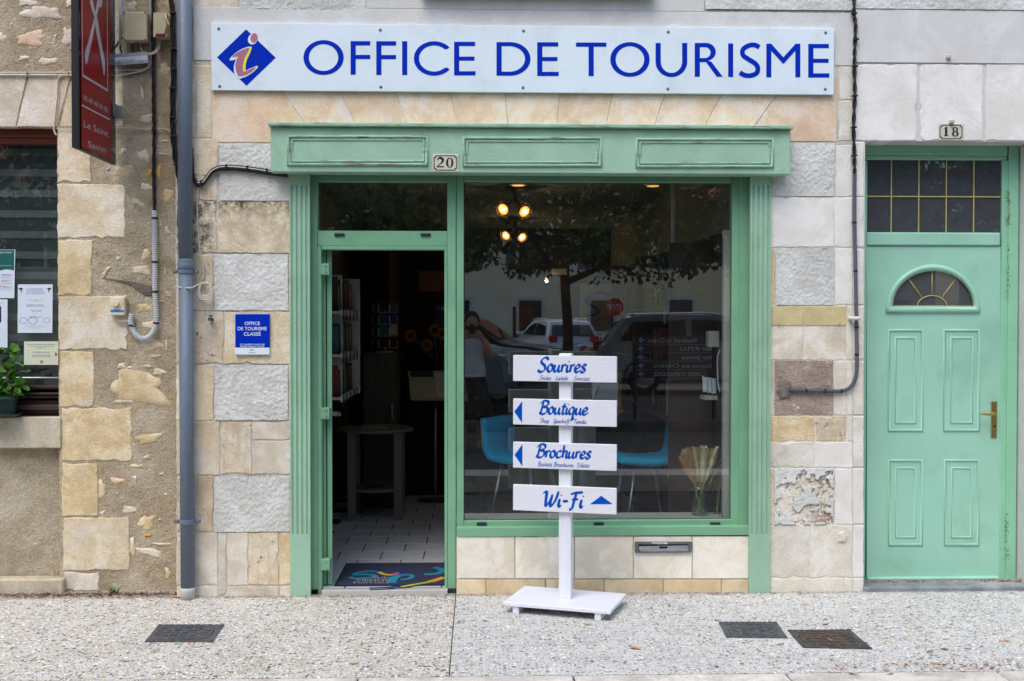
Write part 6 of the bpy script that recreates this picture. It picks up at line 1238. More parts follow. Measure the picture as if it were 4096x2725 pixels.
for px, py, m in ((2660,1200,m_pamp_d),(2625,1150,m_pamp_d),(2740,1160,m_pamp_b)):
    c = P(px,py,1.6); c.x = min(c.x, IX1-.16); mb = MB(); rg = random.Random(int(px))
    for k in range(60):
        a, e = rg.uniform(0,6.28), rg.uniform(-.2,1.2); d = Vector((math.cos(a)*math.cos(e), math.sin(a)*math.cos(e), math.sin(e))); L = rg.uniform(.08,.15); mb.tube([c, c+d*L*.6, c+d*L+Vector((0,0,-.03))], [.006,.005,.001], 4)
    t = thing('dried_bunch', (c.x,c.y,c.z-.1), 'dried brown grass bunch hanging in front of the right bulkhead', 'dried flowers', 'dried bunches on the right wall'); ob('grass', mb, m, t); mb = MB(); mb.tube([c, Vector((c.x,c.y,c.z-.18))], .01, 6); ob('stalks', mb, m_pamp_b, t)
pt = flat('logo_poster', 2319, 1136, 2460, 1337, 6.38, m_goods[4], 'grey back wall poster with a blue swirl and VIENNE POITOU lettering', 'poster', [('VIENNE',2375,1285,10,55,m_ink_b),('POITOU',2375,1305,10,55,m_ink_b),('Surprenez-vous !',2390,1330,8,110,m_ink_b)])
mb = MB(); mb.prism([ribbon([(2440,1185),(2400,1170),(2345,1195),(2350,1215),(2380,1230),(2390,1255),(2350,1265),(2335,1255)], 10)], lambda u, v: P(u,v,6.379), lambda u, v: P(u,v,6.38), back=False); ob('print', mb, m_sign_b, pt)
flat('door_notice', 2207, 1075, 2268, 1100, 6.37, m_goods[4], 'small pale notice high on the dark back wall', 'notice')
# vase with dried grasses in the window
vz = .42; vc = Vector((P(2798,2060,.33).x, .33, vz)); vh = P(2798,1947,.33).z-vz
t = thing('flower_vase', tuple(vc), 'green glass jar of dried pampas and wheat stalks in the shop window', 'vase')
mb = MB(); mb.lathe([(.050,0),(.054,.01),(.054,vh*.80),(.046,vh*.9),(.048,vh),(.044,vh),(.042,vh*.9),(.050,vh*.8),(.050,.014),(.0,.012)], tuple(vc), 28); ob('jar', mb, m_glass_jar, t, smooth=True)
mb = MB(); mb.tube([vc+Vector((.0475*math.cos(a),.0475*math.sin(a),vh*.93)) for a in [2*math.pi*i/20 for i in range(21)]], .002, 5); ob('wire_tie', mb, m_iron_r, t)
rg = random.Random(12)
def plume(base, tip, r0, mat, n=480, name='plume'):
    base, tip = Vector(base), Vector(tip); ax = tip-base; mb = MB(); mb.tube([base, base+ax*.25, base+ax*.6, base+ax*.9, tip], [.002,r0*.45,r0*.5,r0*.3,.001], 7)
    u = ax.orthogonal().normalized(); v = ax.cross(u).normalized()
    for k in range(n):
        s = rg.random(); a = rg.uniform(0,6.28); c = base+ax*s; d = (u*math.cos(a)+v*math.sin(a)); r_ = r0*(.35+.9*math.sin(math.pi*min(1,s*.85+.12)))*rg.uniform(.6,1.1)
        e = c+d*r_+ax.normalized()*r_*1.6; sd = ax.cross(d).normalized()*.0036; mb.add([c+sd, c-sd, e], [(0,1,2)])
    ob(name, mb, mat, t)
for px, py, bx, m, r_ in ((2733,1818,2790,m_pamp_b,.014),(2742,1808,2786,m_pamp,.020),(2760,1800,2792,m_pamp_b,.010),(2775,1795,2796,m_pamp,.014),(2790,1798,2800,m_pamp_b,.014),(2803,1790,2800,m_pamp_b,.011),(2818,1798,2806,m_pamp,.020),(2832,1800,2806,m_pamp_b,.010),(2848,1797,2808,m_pamp_b,.009),(2866,1794,2812,m_pamp,.014),(2722,1830,2784,m_pamp_b,.012),(2810,1800,2802,m_pamp_b,.012),(2856,1812,2812,m_pamp,.016),(2752,1795,2790,m_pamp_b,.012)):
    tip = P(px,py,.33+rg.uniform(-.03,.03)); b = P(bx,1945,.33); plume(b+(tip-b)*.10, tip, r_*2.0, m); mb = MB(); mb.tube([P(bx+(2798-bx)*1.6+rg.uniform(-12,12),2058,.33), b+(tip-b)*.15], .0016, 4); ob('stalk', mb, m_stem if rg.random() < .5 else m_pamp_b, t)
for px, py in ((2902,1805),(2912,1827)):
    tip = P(px,py,.33); b = P(2835,1940,.33); mb = MB(); mb.tube(smooth_path([b, b.lerp(tip,.55)+Vector((.0,0,.012)), tip],5), .0012, 4); ob('stalk', mb, m_pamp_b, t); mb = MB(); mb.tube([tip-Vector((.012,0,.016)), tip-Vector((.004,0,.006)), tip+Vector((.004,0,.005)), tip+Vector((.012,0,.012))], [.003,.008,.007,.001], 8); ob('seed_head', mb, m_pamp, t, smooth=True)
dc = P(2880,1925,.36); mb = MB()
for k in range(420):
    a, e = rg.uniform(0,6.28), rg.gauss(0,.5); s0 = dc+Vector((rg.gauss(0,.030),rg.gauss(0,.015),rg.gauss(0,.022))); d = Vector((math.cos(a)*.7+.3,math.sin(a)*.4,-.5+.5*e))*.035; mb.add([s0+Vector((.001,0,.001)), s0-Vector((.001,0,.001)), s0+d], [(0,1,2)])
t2 = thing('reed_bunch', (P(2872,2060,.36).x,.36,vz), 'small bottle of drooping brown reed plumes beside the green jar', 'dried flowers'); ob('plume', mb, m_pamp_d, t2); mb = MB(); mb.lathe([(.02,0),(.024,.02),(.024,.10),(.010,.14),(.012,.17)], (P(2868,2060,.36).x,.36,vz), 14); ob('bottle', mb, m_glass_jar, t2, smooth=True); mb = MB(); mb.tube([(P(2868,2060,.36).x,.36,vz+.02), dc], .003, 5); ob('stalk', mb, m_pamp_b, t2)
# ------------------------------------------------------------------ the square opposite (seen mirrored in the shop window)
GZ = .19
def car(name, loc, rz, L, Wd, H, col, label, kind='suv'):
    t = thing(name, (*loc, GZ), label, 'car', 'cars parked on the square', rz=rz); pm = paint(name+'_paint', col); hood, belt = H*.60, H*.62
    if kind == 'suv': prof = [(-.50,.20),(-.505,.42),(-.49,.60),(-.47,.66),(-.40,.93),(-.34,.985),(-.05,1.0),(.10,.965),(.26,.66),(.42,.60),(.485,.52),(.505,.36),(.50,.18)]
    else: prof = [(-.50,.20),(-.505,.45),(-.485,.62),(-.42,.90),(-.36,.97),(-.10,1.0),(.06,.95),(.24,.66),(.42,.58),(.485,.48),(.505,.34),(.50,.18)]
    pts = smooth_path([(x*L,0,z*H) for x, z in prof], 3); n = len(pts)
    hw = lambda z: Wd/2*(1-.24*max(0,(z-belt)/(H-belt))-.06*max(0,(.45-z/H)))
    mb = MB(); c = Vector((0,0,H*.5)); rings = []
    for s, k, q in ((-1,.96,1),(-1,1,.93),(-1,1,.6),(0,1.008,0),(1,1,.6),(1,1,.93),(1,.96,1)):
        rings.append([((c.x+(p.x-c.x)*k), s*hw(p.z)*q, c.z+(p.z-c.z)*k) for p in pts])
    vs = [v for r_ in rings for v in r_]; m = len(rings)
    mb.add(vs, [(j*n+i, j*n+(i+1)%n, (j+1)*n+(i+1)%n, (j+1)*n+i) for j in range(m-1) for i in range(n)]+[tuple(range(n)), tuple((m-1)*n+i for i in range(n))]); ob('body', mb, pm, t, local=True, smooth=False)
    sidew = ([(-.40,.68),(-.36,.90),(-.05,.94),(.08,.90),(.20,.68)] if kind == 'suv' else [(-.42,.66),(-.38,.86),(-.12,.93),(.04,.88),(.18,.67)])
    for s in (-1,1):
        for a, b in ((0,.46),(.5,1)):
            xs = [p[0] for p in sidew]; x0 = min(xs)+(max(xs)-min(xs))*a; x1 = min(xs)+(max(xs)-min(xs))*b
            top = lambda x: np.interp(x, xs, [p[1] for p in sidew]); ln = [x0+(x1-x0)*k/5 for k in range(6)]
            poly = [(x,.675) for x in ln]+[(x,max(.68,float(top(x)))) for x in ln[::-1]]
            mb = MB(); mb.add([(x*L, s*(hw(z*H)+.004), z*H) for x, z in poly], [tuple(range(len(poly)))]); ob('side_window', mb, m_carglass, t, local=True)
    fz = lambda x, z, dx: [(x*L+dx, -hw(z*H)*.84, z*H), (x*L+dx, hw(z*H)*.84, z*H)]
    for (xa, za, xb, zb), dx, nm in (((.245,.70,.115,.945),.02,'windscreen'),((-.478,.68,-.405,.92) if kind == 'suv' else (-.482,.66,-.428,.88),-.02,'rear_window')):
        a = fz(xa,za,dx); b = fz(xb,zb,dx); mb = MB(); mb.add([a[0],a[1],b[1],b[0]], [(0,1,2,3)]); ob(nm, mb, m_carglass, t, local=True)
    for s in (-1,1):
        for x in (-.30,.31):
            w_ = thing('wheel', (0,0,0), None, None); w_.parent = t; w_.location = (x*L, s*(Wd/2-.11), .33); mb = MB(); mb.lathe([(.20,-.10),(.31,-.10),(.33,-.07),(.33,.07),(.31,.10),(.20,.10)], (0,0,0), 22, 'y'); ob('tyre', mb, m_tyre, w_, local=True)
            mb = MB(); mb.lathe([(.21,-.10),(.20,-.105),(.05,-.09),(.05,.09),(.20,.105),(.21,.10)], (0,0,0), 14, 'y'); ob('rim', mb, m_alu, w_, local=True)
            mb = MB(); mb.tube([(x*L+.39*math.cos(q), s*(Wd/2-.004), .33+.39*math.sin(q)) for q in [math.pi*i/10 for i in range(11)]], .02, 6); ob('wheel_arch', mb, m_black, t, local=True)
        mb = MB(); mb.box(.455*L, .497*L, s*Wd*.36-.17, s*Wd*.36+.17, .50*H, .575*H, .02); ob('headlight', mb, m_alu, t, local=True)
        mb = MB(); mb.box(-.512*L, -.47*L, s*Wd*.39-.13, s*Wd*.39+.13, .54*H, .66*H, .02); ob('tail_light', mb, m_taill, t, local=True)
        mb = MB(); mb.box(.16*L, .20*L, s*(Wd/2+.10)-.08, s*(Wd/2+.10)+.08, .66*H, .74*H, .03); ob('mirror', mb, pm, t, local=True)
        mb = MB(); mb.tube([(-.36*L, s*Wd*.36, H*1.0),(-.05*L, s*Wd*.36, H*1.02),(.06*L, s*Wd*.36, H*.985)], .018, 6); ob('roof_rail', mb, m_alu, t, local=True)
    mb = MB(); mb.box(.50*L, .512*L, -Wd*.28, Wd*.28, .26*H, .44*H, .01); ob('grille', mb, m_black, t, local=True)
    for e, q in ((.509,1),(-.509,-1)): mb = MB(); mb.box(min(e*L,e*L+q*.012), max(e*L,e*L+q*.012), -.26,.26, .46*H if q < 0 else .30*H, (.46 if q < 0 else .30)*H+.11, .003); ob('number_plate', mb, m_paper, t, local=True)
    return t
m_taill = M('tail_lamp_red', lin(190,20,24), .2)
# mirrored photo pixel -> place: a point at depth d in the reflection stands at y = .19-(d-D)
def RX(px, dist): return (px-1894.5)/FN*dist
def ry(dist): return .19-(dist-D)
car('parked_car', (RX(1630,19.6), ry(19.6)), .42, 4.5, 1.85, 1.66, lin(120,138,150), 'silver blue sport utility car parked nose on beside the photographer')
car('parked_car', (RX(1830,24.5), ry(24.5)), .25, 4.4, 1.8, 1.60, lin(20,24,44), 'dark navy car parked behind the silver blue one')
car('parked_car', (RX(2215,37.), ry(37.)), -math.pi/2-.25, 4.0, 1.75, 1.55, lin(226,228,232), 'white hatchback parked farther back on the square', 'hatch')
car('parked_car', (RX(2660,28.), ry(28.)), math.pi-.1, 4.1, 1.75, 1.55, lin(170,14,18), 'red hatchback parked behind the silver estate car', 'hatch')
car('parked_car', (RX(2850,23.5), ry(23.5)), .10, 4.8, 1.88, 1.62, lin(176,184,192), 'silver estate car with roof rails parked near the direction board')
def tree(loc, s, rz, label, seed=1):
    t = thing('tree', (*loc, GZ), label, 'tree', 'plane trees on the square', rz=rz); rg = random.Random(seed); mb = MB()
    mb.tube(smooth_path([(0,0,-.05),(.05,0,1.2),(-.02,.05,2.4),(.05,0,3.6)],4), [.11-.003*i for i in range(13)], 10); lim = []
    for k in range(9):
        a = k*2.4+rg.uniform(-.3,.3); z = 2.2+k*.17; e = Vector((math.cos(a)*rg.uniform(1.6,2.8), math.sin(a)*rg.uniform(1.6,2.6), z+rg.uniform(.3,2.6))); p = smooth_path([(0,0,z),(e.x*.4,e.y*.4,z+.45),tuple(e)],4); mb.tube(p, [.075-.007*i for i in range(len(p))], 7); lim.append(e)
    ob('trunk', mb, m_bark, t, local=True, smooth=True)
    cl = []
    for k in range(95):
        a = rg.uniform(0,6.28); r_ = 3.2*math.sqrt(rg.random()); z = rg.uniform(2.55,6.4); r_ *= (1.0 if z < 4.6 else max(.3,1-(z-4.6)*.33)); cl.append((r_*math.cos(a), r_*math.sin(a), z, rg.uniform(.35,.7)))
    N = 15000; nr = np.random.default_rng(seed); ci = nr.integers(0, len(cl), N); C = np.array(cl)[ci]; g = nr.normal(0,1,(N,3)); g /= np.linalg.norm(g,axis=1)[:,None]; P0 = C[:,:3]+g*C[:,3:4]*np.cbrt(nr.random((N,1)))*np.array([1.1,1.1,.75])
    d = nr.normal(0,1,(N,3)); d[:,2] -= .7; d /= np.linalg.norm(d,axis=1)[:,None]; u = np.cross(d, nr.normal(0,1,(N,3))); u /= np.linalg.norm(u,axis=1)[:,None]; Lf = nr.uniform(.05,.095,(N,1)); 
    V = np.stack([P0, P0+d*Lf*.9+u*Lf*.55, P0+d*Lf*2.0, P0+d*Lf*.9-u*Lf*.55], 1).reshape(-1,3); mb = MB(); mb.v = V.tolist(); mb.f = np.arange(4*N).reshape(-1,4).tolist(); mb.m = [0]*N
    ob('crown', mb, m_leaf_t, t, local=True); t.scale = (s,s,s); return t
T0 = tree((RX(2262,21.), ry(21.)), 1.0, 0, 'leafy plane tree standing between the dark navy and red cars', 3)
for px, d_, s, rz, lab in ((1560,16.5,1.0,1.7,'leafy plane tree beside the silver blue car'),(3010,18.8,1.05,3.1,'leafy plane tree over the silver estate car'),(3560,19.5,1.0,4.4,'leafy plane tree to the right of the direction board'),(700,18.,1.1,2.5,'leafy plane tree facing the restaurant window'),(-150,19.,1.1,.7,'outermost plane tree at the restaurant end of the square'),(1720,26.,1.15,5.2,'taller plane tree behind the parked cars')):
    c = copy_tree(T0); c.location = (RX(px,d_), ry(d_), GZ); c.rotation_euler = (0,0,rz); c.scale = (s,s,s); c['label'] = lab
def far_house(x0, x1, y, h, mat, rows, cols, label, rz=0, shut=True):
    t = thing('town_house', ((x0+x1)/2, y, GZ), label, 'house', 'houses across the square', rz=rz); W = (x1-x0)/2; mb = MB(); mb.box(-W,W,-8,0,0,h); ob('wall', mb, mat, t, local=True)
    mb = MB(); mb.add([(-W-.3,.35,h),(W+.3,.35,h),(W+.3,-8.3,h),(-W-.3,-8.3,h),(-W-.3,-4,h+2.6),(W+.3,-4,h+2.6)], [(0,1,5,4),(2,3,4,5),(1,2,5),(3,0,4),(0,3,2,1)]); ob('roof', mb, m_roof, t, local=True)
    for r_ in range(rows):
        for c in range(cols):
            x = -W+(c+.5)*2*W/cols; z = 1.0+r_*3.0; ww = .55; hh = 1.7 if r_ else 1.5; mb = MB(); mb.box(x-ww,x+ww,.002,.03,z,z+hh); pn = ob('window', mb, m_carglass if False else m_black, t, local=True)
            mb = MB(); mb.box(x-ww-.14,x-ww,.002,.07,z-.12,z+hh+.16); mb.box(x+ww,x+ww+.14,.002,.07,z-.12,z+hh+.16); mb.box(x-ww,x+ww,.002,.07,z+hh,z+hh+.16); mb.box(x-ww,x+ww,.002,.07,z-.12,z); ob('window_surround', mb, m_white_p, pn, local=True)
            if shut and r_:
                for s in (-1,1): mb = MB(); mb.box(x+s*(ww+.14)+(0 if s > 0 else -.5), x+s*(ww+.14)+(.5 if s > 0 else 0), .002,.05,z,z+hh); ob('shutter', mb, m_shut, t, local=True)
    mb = MB(); mb.box(-.5+W*.2,.5+W*.2,.002,.04,0,2.2); ob('door', mb, m_wood_r, t, local=True)
far_house(-34,-19,-46,8,m_fac[1],2,5,'greyish beige house with shutters at the left end of the square'); far_house(-19,-6,-47,9,m_fac[0],3,4,'tall ochre house with shutters across the square'); far_house(-6,8,-48,8,m_fac[2],2,4,'cream house facing the tourist office across the square')
far_house(8,22,-46,7,m_fac[0],2,4,'ochre house with a red trimmed shop opening across the square'); far_house(22,36,-42,9,m_fac[2],3,5,'tall cream house at the right end of the square',rz=.5); far_house(36,50,-30,9,m_fac[1],3,5,'greyish house closing the right side of the square',rz=1.0)
# stop sign
d_ = 44.; x, y = RX(2460,d_), ry(d_); z = EYE+(1286-1228)*d_/FN; t = thing('stop_sign', (x,y,GZ), 'red octagonal STOP sign on a grey pole across the square', 'road sign')
mb = MB(); mb.tube([(x,y-.03,GZ),(x,y-.03,z+.3)], .035, 8); ob('pole', mb, m_steel, t)
mb = MB(); mb.prism([[(x+.36*math.cos(math.pi/8+k*math.pi/4), z+.36*math.sin(math.pi/8+k*math.pi/4)) for k in range(8)]], lambda u, v: (u,y+.03,v), lambda u, v: (u,y+.005,v)); ob('plate', mb, m_taill, t)
mb = MB(); text(mb, 'STOP', -x, z-.11, .22, lambda u, v: (-u,y+.032,v), .55); ob('lettering', mb, m_paper, t)
# dark direction board on the square
d_ = 17.0; yb_ = ry(d_); f_ = lambda u, v: Vector((RX(u,d_), yb_, EYE-(v-1286)*d_/FN)); a, b = f_(2530,1340), f_(2880,1520); t = thing('direction_board', ((a.x+b.x)/2, yb_, 0), 'dark brown direction board with white restaurant names and arrows', 'direction sign')
for px in (2545, 2865): q = f_(px,1500); mb = MB(); mb.tube([(q.x,yb_-.05,GZ),(q.x,yb_-.05,a.z)], .03, 8); ob('pole', mb, m_black, t)
for k, (s_, px0, px1) in enumerate((('Restaurant Le Cérasus',2592,2790),('Bar P.M.U.',2720,2852),('Bar Jeloux',2730,2852),('Restaurant Crêperie',2618,2852),("CAISSE D'EPARGNE",2618,2830))):
    y0 = 1345+k*34; p0, p1 = f_(2532,y0), f_(2876,y0+32); mb = MB(); mb.box(p0.x,p1.x,yb_-.02,yb_,p1.z,p0.z,.003); bl = ob('blade', mb, m_black, t)
    mb = MB(); text(mb, s_, -f_((px0+px1)/2,0).x, f_(0,y0+25).z, 17*d_/FN, lambda u, v: (-u,yb_+.002,v), (px1-px0)*d_/FN); ob('lettering', mb, m_paper, bl)
    q = f_(2566,y0+16); mb = MB()
    for dx, dz in ((.045,.04),(.045,-.04)): mb.tube([(q.x-.03,yb_+.006,q.z),(q.x-.03+dx,yb_+.006,q.z+dz)], .008, 5)
    mb.tube([(q.x-.03,yb_+.006,q.z),(q.x+.05,yb_+.006,q.z)], .008, 5); ob('arrow', mb, m_paper, bl)
# photographer
def skin_mesh(name, verts, edges, rad, mat, parent, sub=2, root=0, local=True):
    me = bpy.data.meshes.new(name); me.from_pydata(verts, edges, []); o = bpy.data.objects.new(name, me); COL.objects.link(o); o.modifiers.new('s','SKIN'); sv = me.skin_vertices[0].data
    for i, r_ in enumerate(rad): sv[i].radius = (r_ if isinstance(r_, tuple) else (r_,r_))
    sv[root].use_root = True
    ss = o.modifiers.new('u','SUBSURF'); ss.levels = sub; ss.render_levels = sub; dg = bpy.context.evaluated_depsgraph_get(); dg.update(); nm = bpy.data.meshes.new_from_object(o.evaluated_get(dg)); bpy.data.objects.remove(o); nm.materials.clear(); nm.materials.append(mat)
    nm.polygons.foreach_set('use_smooth', [True]*len(nm.polygons)); r2 = bpy.data.objects.new(name, nm); COL.objects.link(r2); r2.parent = parent; return r2
pe = thing('person', (-.02,-D-.30,.04), 'person in a white sleeveless shirt and dark floral skirt holding a camera to the face', 'person')
K = 0.0   # local: x right of frame, y towards the facade, z up
bv = [(0,0,.95),(0,0,1.12),(0,.01,1.30),(0,0,1.40),(0,.01,1.47),(0,.03,1.55),(0,.035,1.64),(-.17,0,1.37),(-.25,.06,1.14),(-.14,.19,1.38),(-.09,.24,1.50),(.17,0,1.37),(.25,.06,1.14),(.14,.19,1.38),(.09,.24,1.50),(-.09,0,.88),(-.10,.01,.48),(-.10,-.02,.08),(-.10,.12,.03),(.09,0,.88),(.10,.01,.48),(.10,-.02,.08),(.10,.12,.03)]
be = [(0,1),(1,2),(2,3),(3,4),(4,5),(5,6),(3,7),(7,8),(8,9),(9,10),(3,11),(11,12),(12,13),(13,14),(0,15),(15,16),(16,17),(17,18),(0,19),(19,20),(20,21),(21,22)]
br_ = [(.15,.11),(.13,.10),(.15,.10),(.11,.08),.052,(.075,.09),(.08,.095),.055,.04,.034,.028,.055,.04,.034,.028,.085,.058,.042,.032,.085,.058,.042,.032]
body = skin_mesh('body', bv, be, br_, m_skin, pe, 2)
for s in (-1,1):
    for k in range(4): skin_mesh('finger', [(s*.09,.24,1.50),(s*(.085-.0),.285,1.515-.017*k),(s*.06,.305,1.512-.017*k),(s*(.035),.300,1.508-.017*k)], [(0,1),(1,2),(2,3)], [.018,.0095,.009,.007], m_skin, body, 1)
    skin_mesh('thumb', [(s*.09,.24,1.50),(s*.08,.23,1.475),(s*.055,.235,1.468)], [(0,1),(1,2)], [.018,.011,.009], m_skin, body, 1)
mb = MB(); mb.lathe([(.155,.90),(.165,1.0),(.150,1.14),(.165,1.26),(.160,1.34),(.12,1.40),(.075,1.425)], (0,0,0), 24); mb.v = [(x*1.05, y*.80, z) for x, y, z in mb.v]; ob('shirt', mb, m_shirt, pe, local=True, smooth=True)
mb = MB(); mb.lathe([(.165,.93),(.20,.80),(.25,.55),(.29,.40)], (0,0,0), 28); mb.v = [(x, y*.85, z) for x, y, z in mb.v]; ob('skirt', mb, m_skirt, pe, local=True, smooth=True)
mb = MB(); mb.ball((0,.0,1.635), .098,.105,.125, 18, 12); mb.v = [(x, min(y,.055+.25*max(0,z-1.66)), z) for x, y, z in mb.v]; ob('hair', mb, m_hair, pe, local=True, smooth=True)
hd = MB(); hd.ball((0,.035,1.60), .074,.088,.105, 16, 12); hd.ball((0,.125,1.59), .013,.016,.022, 8, 6); hd.ball((-.078,.03,1.60), .012,.02,.03, 8, 6); hd.ball((.078,.03,1.60), .012,.02,.03, 8, 6); face = ob('head', hd, m_skin, pe, local=True, smooth=True)
for s in (-1,1): mb = MB(); mb.ball((s*.03,.115,1.615), .012,.008,.008, 8, 6); ob('eye', mb, m_black, face, local=True)
mb = MB(); mb.ball((0,.115,1.545), .024,.010,.008, 8, 6); ob('mouth', mb, m_maroon, face, local=True)
cmx = thing('photo_camera', (-.02,-D-.12,1.56), 'black handheld camera raised by the person on the square', 'camera'); mb = MB(); mb.box(-.07,.07,-.035,.02,-.045,.05,.01); ob('camera_body', mb, m_black, cmx, local=True); mb = MB(); mb.box(-.03,.03,-.03,.02,.0505,.075,.008); ob('viewfinder', mb, m_black, cmx, local=True); mb = MB(); mb.lathe([(.038,.0205),(.040,.05),(.036,.08),(.030,.082)], (0,0,0), 20, 'y'); ob('lens', mb, m_black, cmx, local=True)
# ------------------------------------------------------------------ potted geranium on the sill
pc = P(4,1655,YL+.0); pz = P(100,1669,YL-.02).z; px_, py_ = pc.x, YL-.005
pot = thing('potted_plant', (px_,py_,pz), 'green leafy geranium in a dark green pot on the window sill', 'plant')
mb = MB(); mb.lathe([(.085,.0),(.125,.012),(.135,.022),(.132,.024),(.09,.008)], (px_,py_-.03,pz), 28); ob('saucer', mb, m_pot, pot, smooth=True)
mb = MB(); mb.lathe([(.085,.009),(.100,.04),(.108,.11),(.116,.112),(.118,.128),(.110,.13),(.10,.118)], (px_,py_-.03,pz), 28); ob('pot', mb, m_pot, pot, smooth=True)
mb = MB(); mb.lathe([(.0,.112),(.108,.115)], (px_,py_-.03,pz), 20); ob('soil', mb, m_soil, pot)
rg = random.Random(21); base = Vector((px_,py_-.03,pz+.115)); stems = []
for k in range(11):
    a = rg.uniform(0,6.28); r_ = rg.uniform(.03,.12); h = rg.uniform(.04,.20)
    if k == 0: a, r_, h = .1, .03, .30
    if k == 1: a, r_, h = -.1, .125, .09
    if k == 2: a, r_, h = .3, .11, .03
    e = base+Vector((r_*math.cos(a), r_*math.sin(a)*.6-.03, h)); p = smooth_path([tuple(base), tuple((base+e)/2+Vector((0,0,.03))), tuple(e)],4); mb = MB(); mb.tube(p, .0032, 5); ob('stem', mb, m_stem, pot); stems.append(e)
lm = []
for v_ in range(4):
    r2 = random.Random(40+v_); pts = []; n = 15
    for k in range(n):
        a = 2*math.pi*k/n; pts.append(((1+.16*math.cos(5*a)+r2.uniform(-.06,.06))*math.cos(a), (1+.16*math.cos(5*a)+r2.uniform(-.06,.06))*math.sin(a)))
    mb = MB(); mb.add([(0,0,-.22)]+[(x*.55,y*.55,-.05) for x, y in pts]+[(x,y,.12*math.sin(3*math.atan2(y,x))+.06) for x, y in pts], [(0,1+k,1+(k+1)%n) for k in range(n)]+[(1+k,1+n+k,1+n+(k+1)%n,1+(k+1)%n) for k in range(n)]); lm.append(mesh_of('leaf', mb, m_leaf_g, True))
for k in range(120):
    e = rg.choice(stems); q = e+Vector((rg.gauss(0,.034),rg.gauss(0,.03),rg.gauss(-.005,.028))); o = bpy.data.objects.new('leaf', lm[k % 4]); COL.objects.link(o); o.parent = pot; o.location = q-Vector(pot.location); s = rg.uniform(.018,.034); o.scale = (s,s,s); o.rotation_euler = (rg.uniform(.1,1.1), rg.uniform(-.6,.6), rg.uniform(0,6.28))
# ------------------------------------------------------------------ fallen leaves
dl = []
for v_ in range(5):
    r2 = random.Random(90+v_); n = 9; L = []; Rr = []; mid = []
    for k in range(n):
        t_ = k/(n-1); w_ = (.26+.1*v_/4)*math.sin(math.pi*min(1,t_*.95+.04))*(1+r2.uniform(-.25,.25)); x = (t_-.5)*2; z = .25*math.sin(t_*math.pi*1.2+v_)+.06; L.append((x,w_,z+.18+r2.uniform(-.05,.1))); Rr.append((x,-w_,z+.14+r2.uniform(-.05,.1))); mid.append((x,.05*math.sin(t_*5),z))
    mb = MB(); mb.add(L+mid+Rr, [(k,k+1,n+k+1,n+k) for k in range(n-1)]+[(n+k,n+k+1,2*n+k+1,2*n+k) for k in range(n-1)]); lo = min(v[2] for v in mb.v); mb.v = [(x,y,z-lo) for x, y, z in mb.v]; dl.append(mesh_of('dry_leaf', mb, m_leaf_dry, True))
leaf_spots = [(2538,2597,.034,'curled orange dry leaf lying alone in front of the sign post'),(2350,2502,.022,'dry leaf just in front of the sign post foot'),(2430,2481,.022,'dry leaf beside the right foot of the sign post'),(2020,2424,.024,'dry leaf under the left edge of the sign post base'),(1940,2486,.020,'small dry leaf left of the sign post'),(1798,2457,.022,'dry leaf lying across the pavement joint'),(1938,2486,.014,None),
 (1415,2658,.026,'dark orange dry leaf near the kerb before the open door'),(500,2648,.022,'pale dry leaf near the kerb before the stone house'),(620,2610,.024,'thin dry leaf below the left manhole cover'),(3300,2501,.026,'reddish dry leaf behind the rusty manhole cover'),(3120,2581,.024,'dry leaf between the two right manhole covers'),(3400,2520,.018,None),(3320,2566,.022,'tan dry leaf lying on the rusty manhole cover'),
 (3632,2431,.018,None),(3720,2610,.026,None),(3775,2600,.030,'orange dry leaf cluster piece on the pavement before number 18'),(4020,2569,.028,'long tan dry leaf near the far right of the step'),(3520,2508,.020,None),(3670,2515,.022,None),(3410,2700,.026,'dry leaf resting at the kerb edge'),(3560,2700,.020,None),(1560,2601,.012,None),(2870,2483,.022,'dry leaf at the corner of the clean manhole cover'),(2845,2378,.022,None),(2905,2379,.024,None),(3090,2377,.024,None),(3380,2380,.012,None),(1470,2610,.014,None),(465,2362,.03,None),(720,2372,.03,None),(560,2362,.03,None),(760,2385,.02,None),(180,2372,.02,None),(1030,2388,.02,None),(905,2390,.02,None),(2500,2650,.012,None),(2640,2640,.012,None),(2180,2560,.012,None),(3850,2690,.016,None),(3940,2660,.016,None),(4040,2640,.018,None)]
rg = random.Random(33)
for px, py, s, lab in leaf_spots:
    q = G(px,py); y = min(q.y, -.035 if px > 700 else .05); o = bpy.data.objects.new('dry_leaf', dl[rg.randrange(5)]); COL.objects.link(o); o.location = (q.x, y, .006 if 3150 < px < 3490 and 2524 < py < 2600 else .001); o.scale = (s,s*.9,s*.6); o.rotation_euler = (0,0,rg.uniform(-.6,.6)+(3.14 if rg.random() < .5 else 0))
    props(o, lab or 'small dry brown leaf fallen on the pavement', 'leaf', 'dry leaves on the pavement')
mb = MB(); q = G(2555,2640); mb.add([(q.x-.03,q.y,.002),(q.x+.0,q.y-.012,.006),(q.x+.035,q.y+.004,.002),(q.x+.01,q.y+.018,.004)], [(0,1,2,3)]); props(ob('paper_scrap', mb, m_paper), 'small white paper scrap on the pavement before the sign post', 'paper')
for px, py in ((758,2571),): mb = MB(); q = G(px,py); mb.box(q.x-.007,q.x+.007,q.y-.005,q.y+.005,0,.004,.001); props(ob('red_scrap', mb, m_taill), 'tiny red scrap right of the left manhole cover', 'scrap')
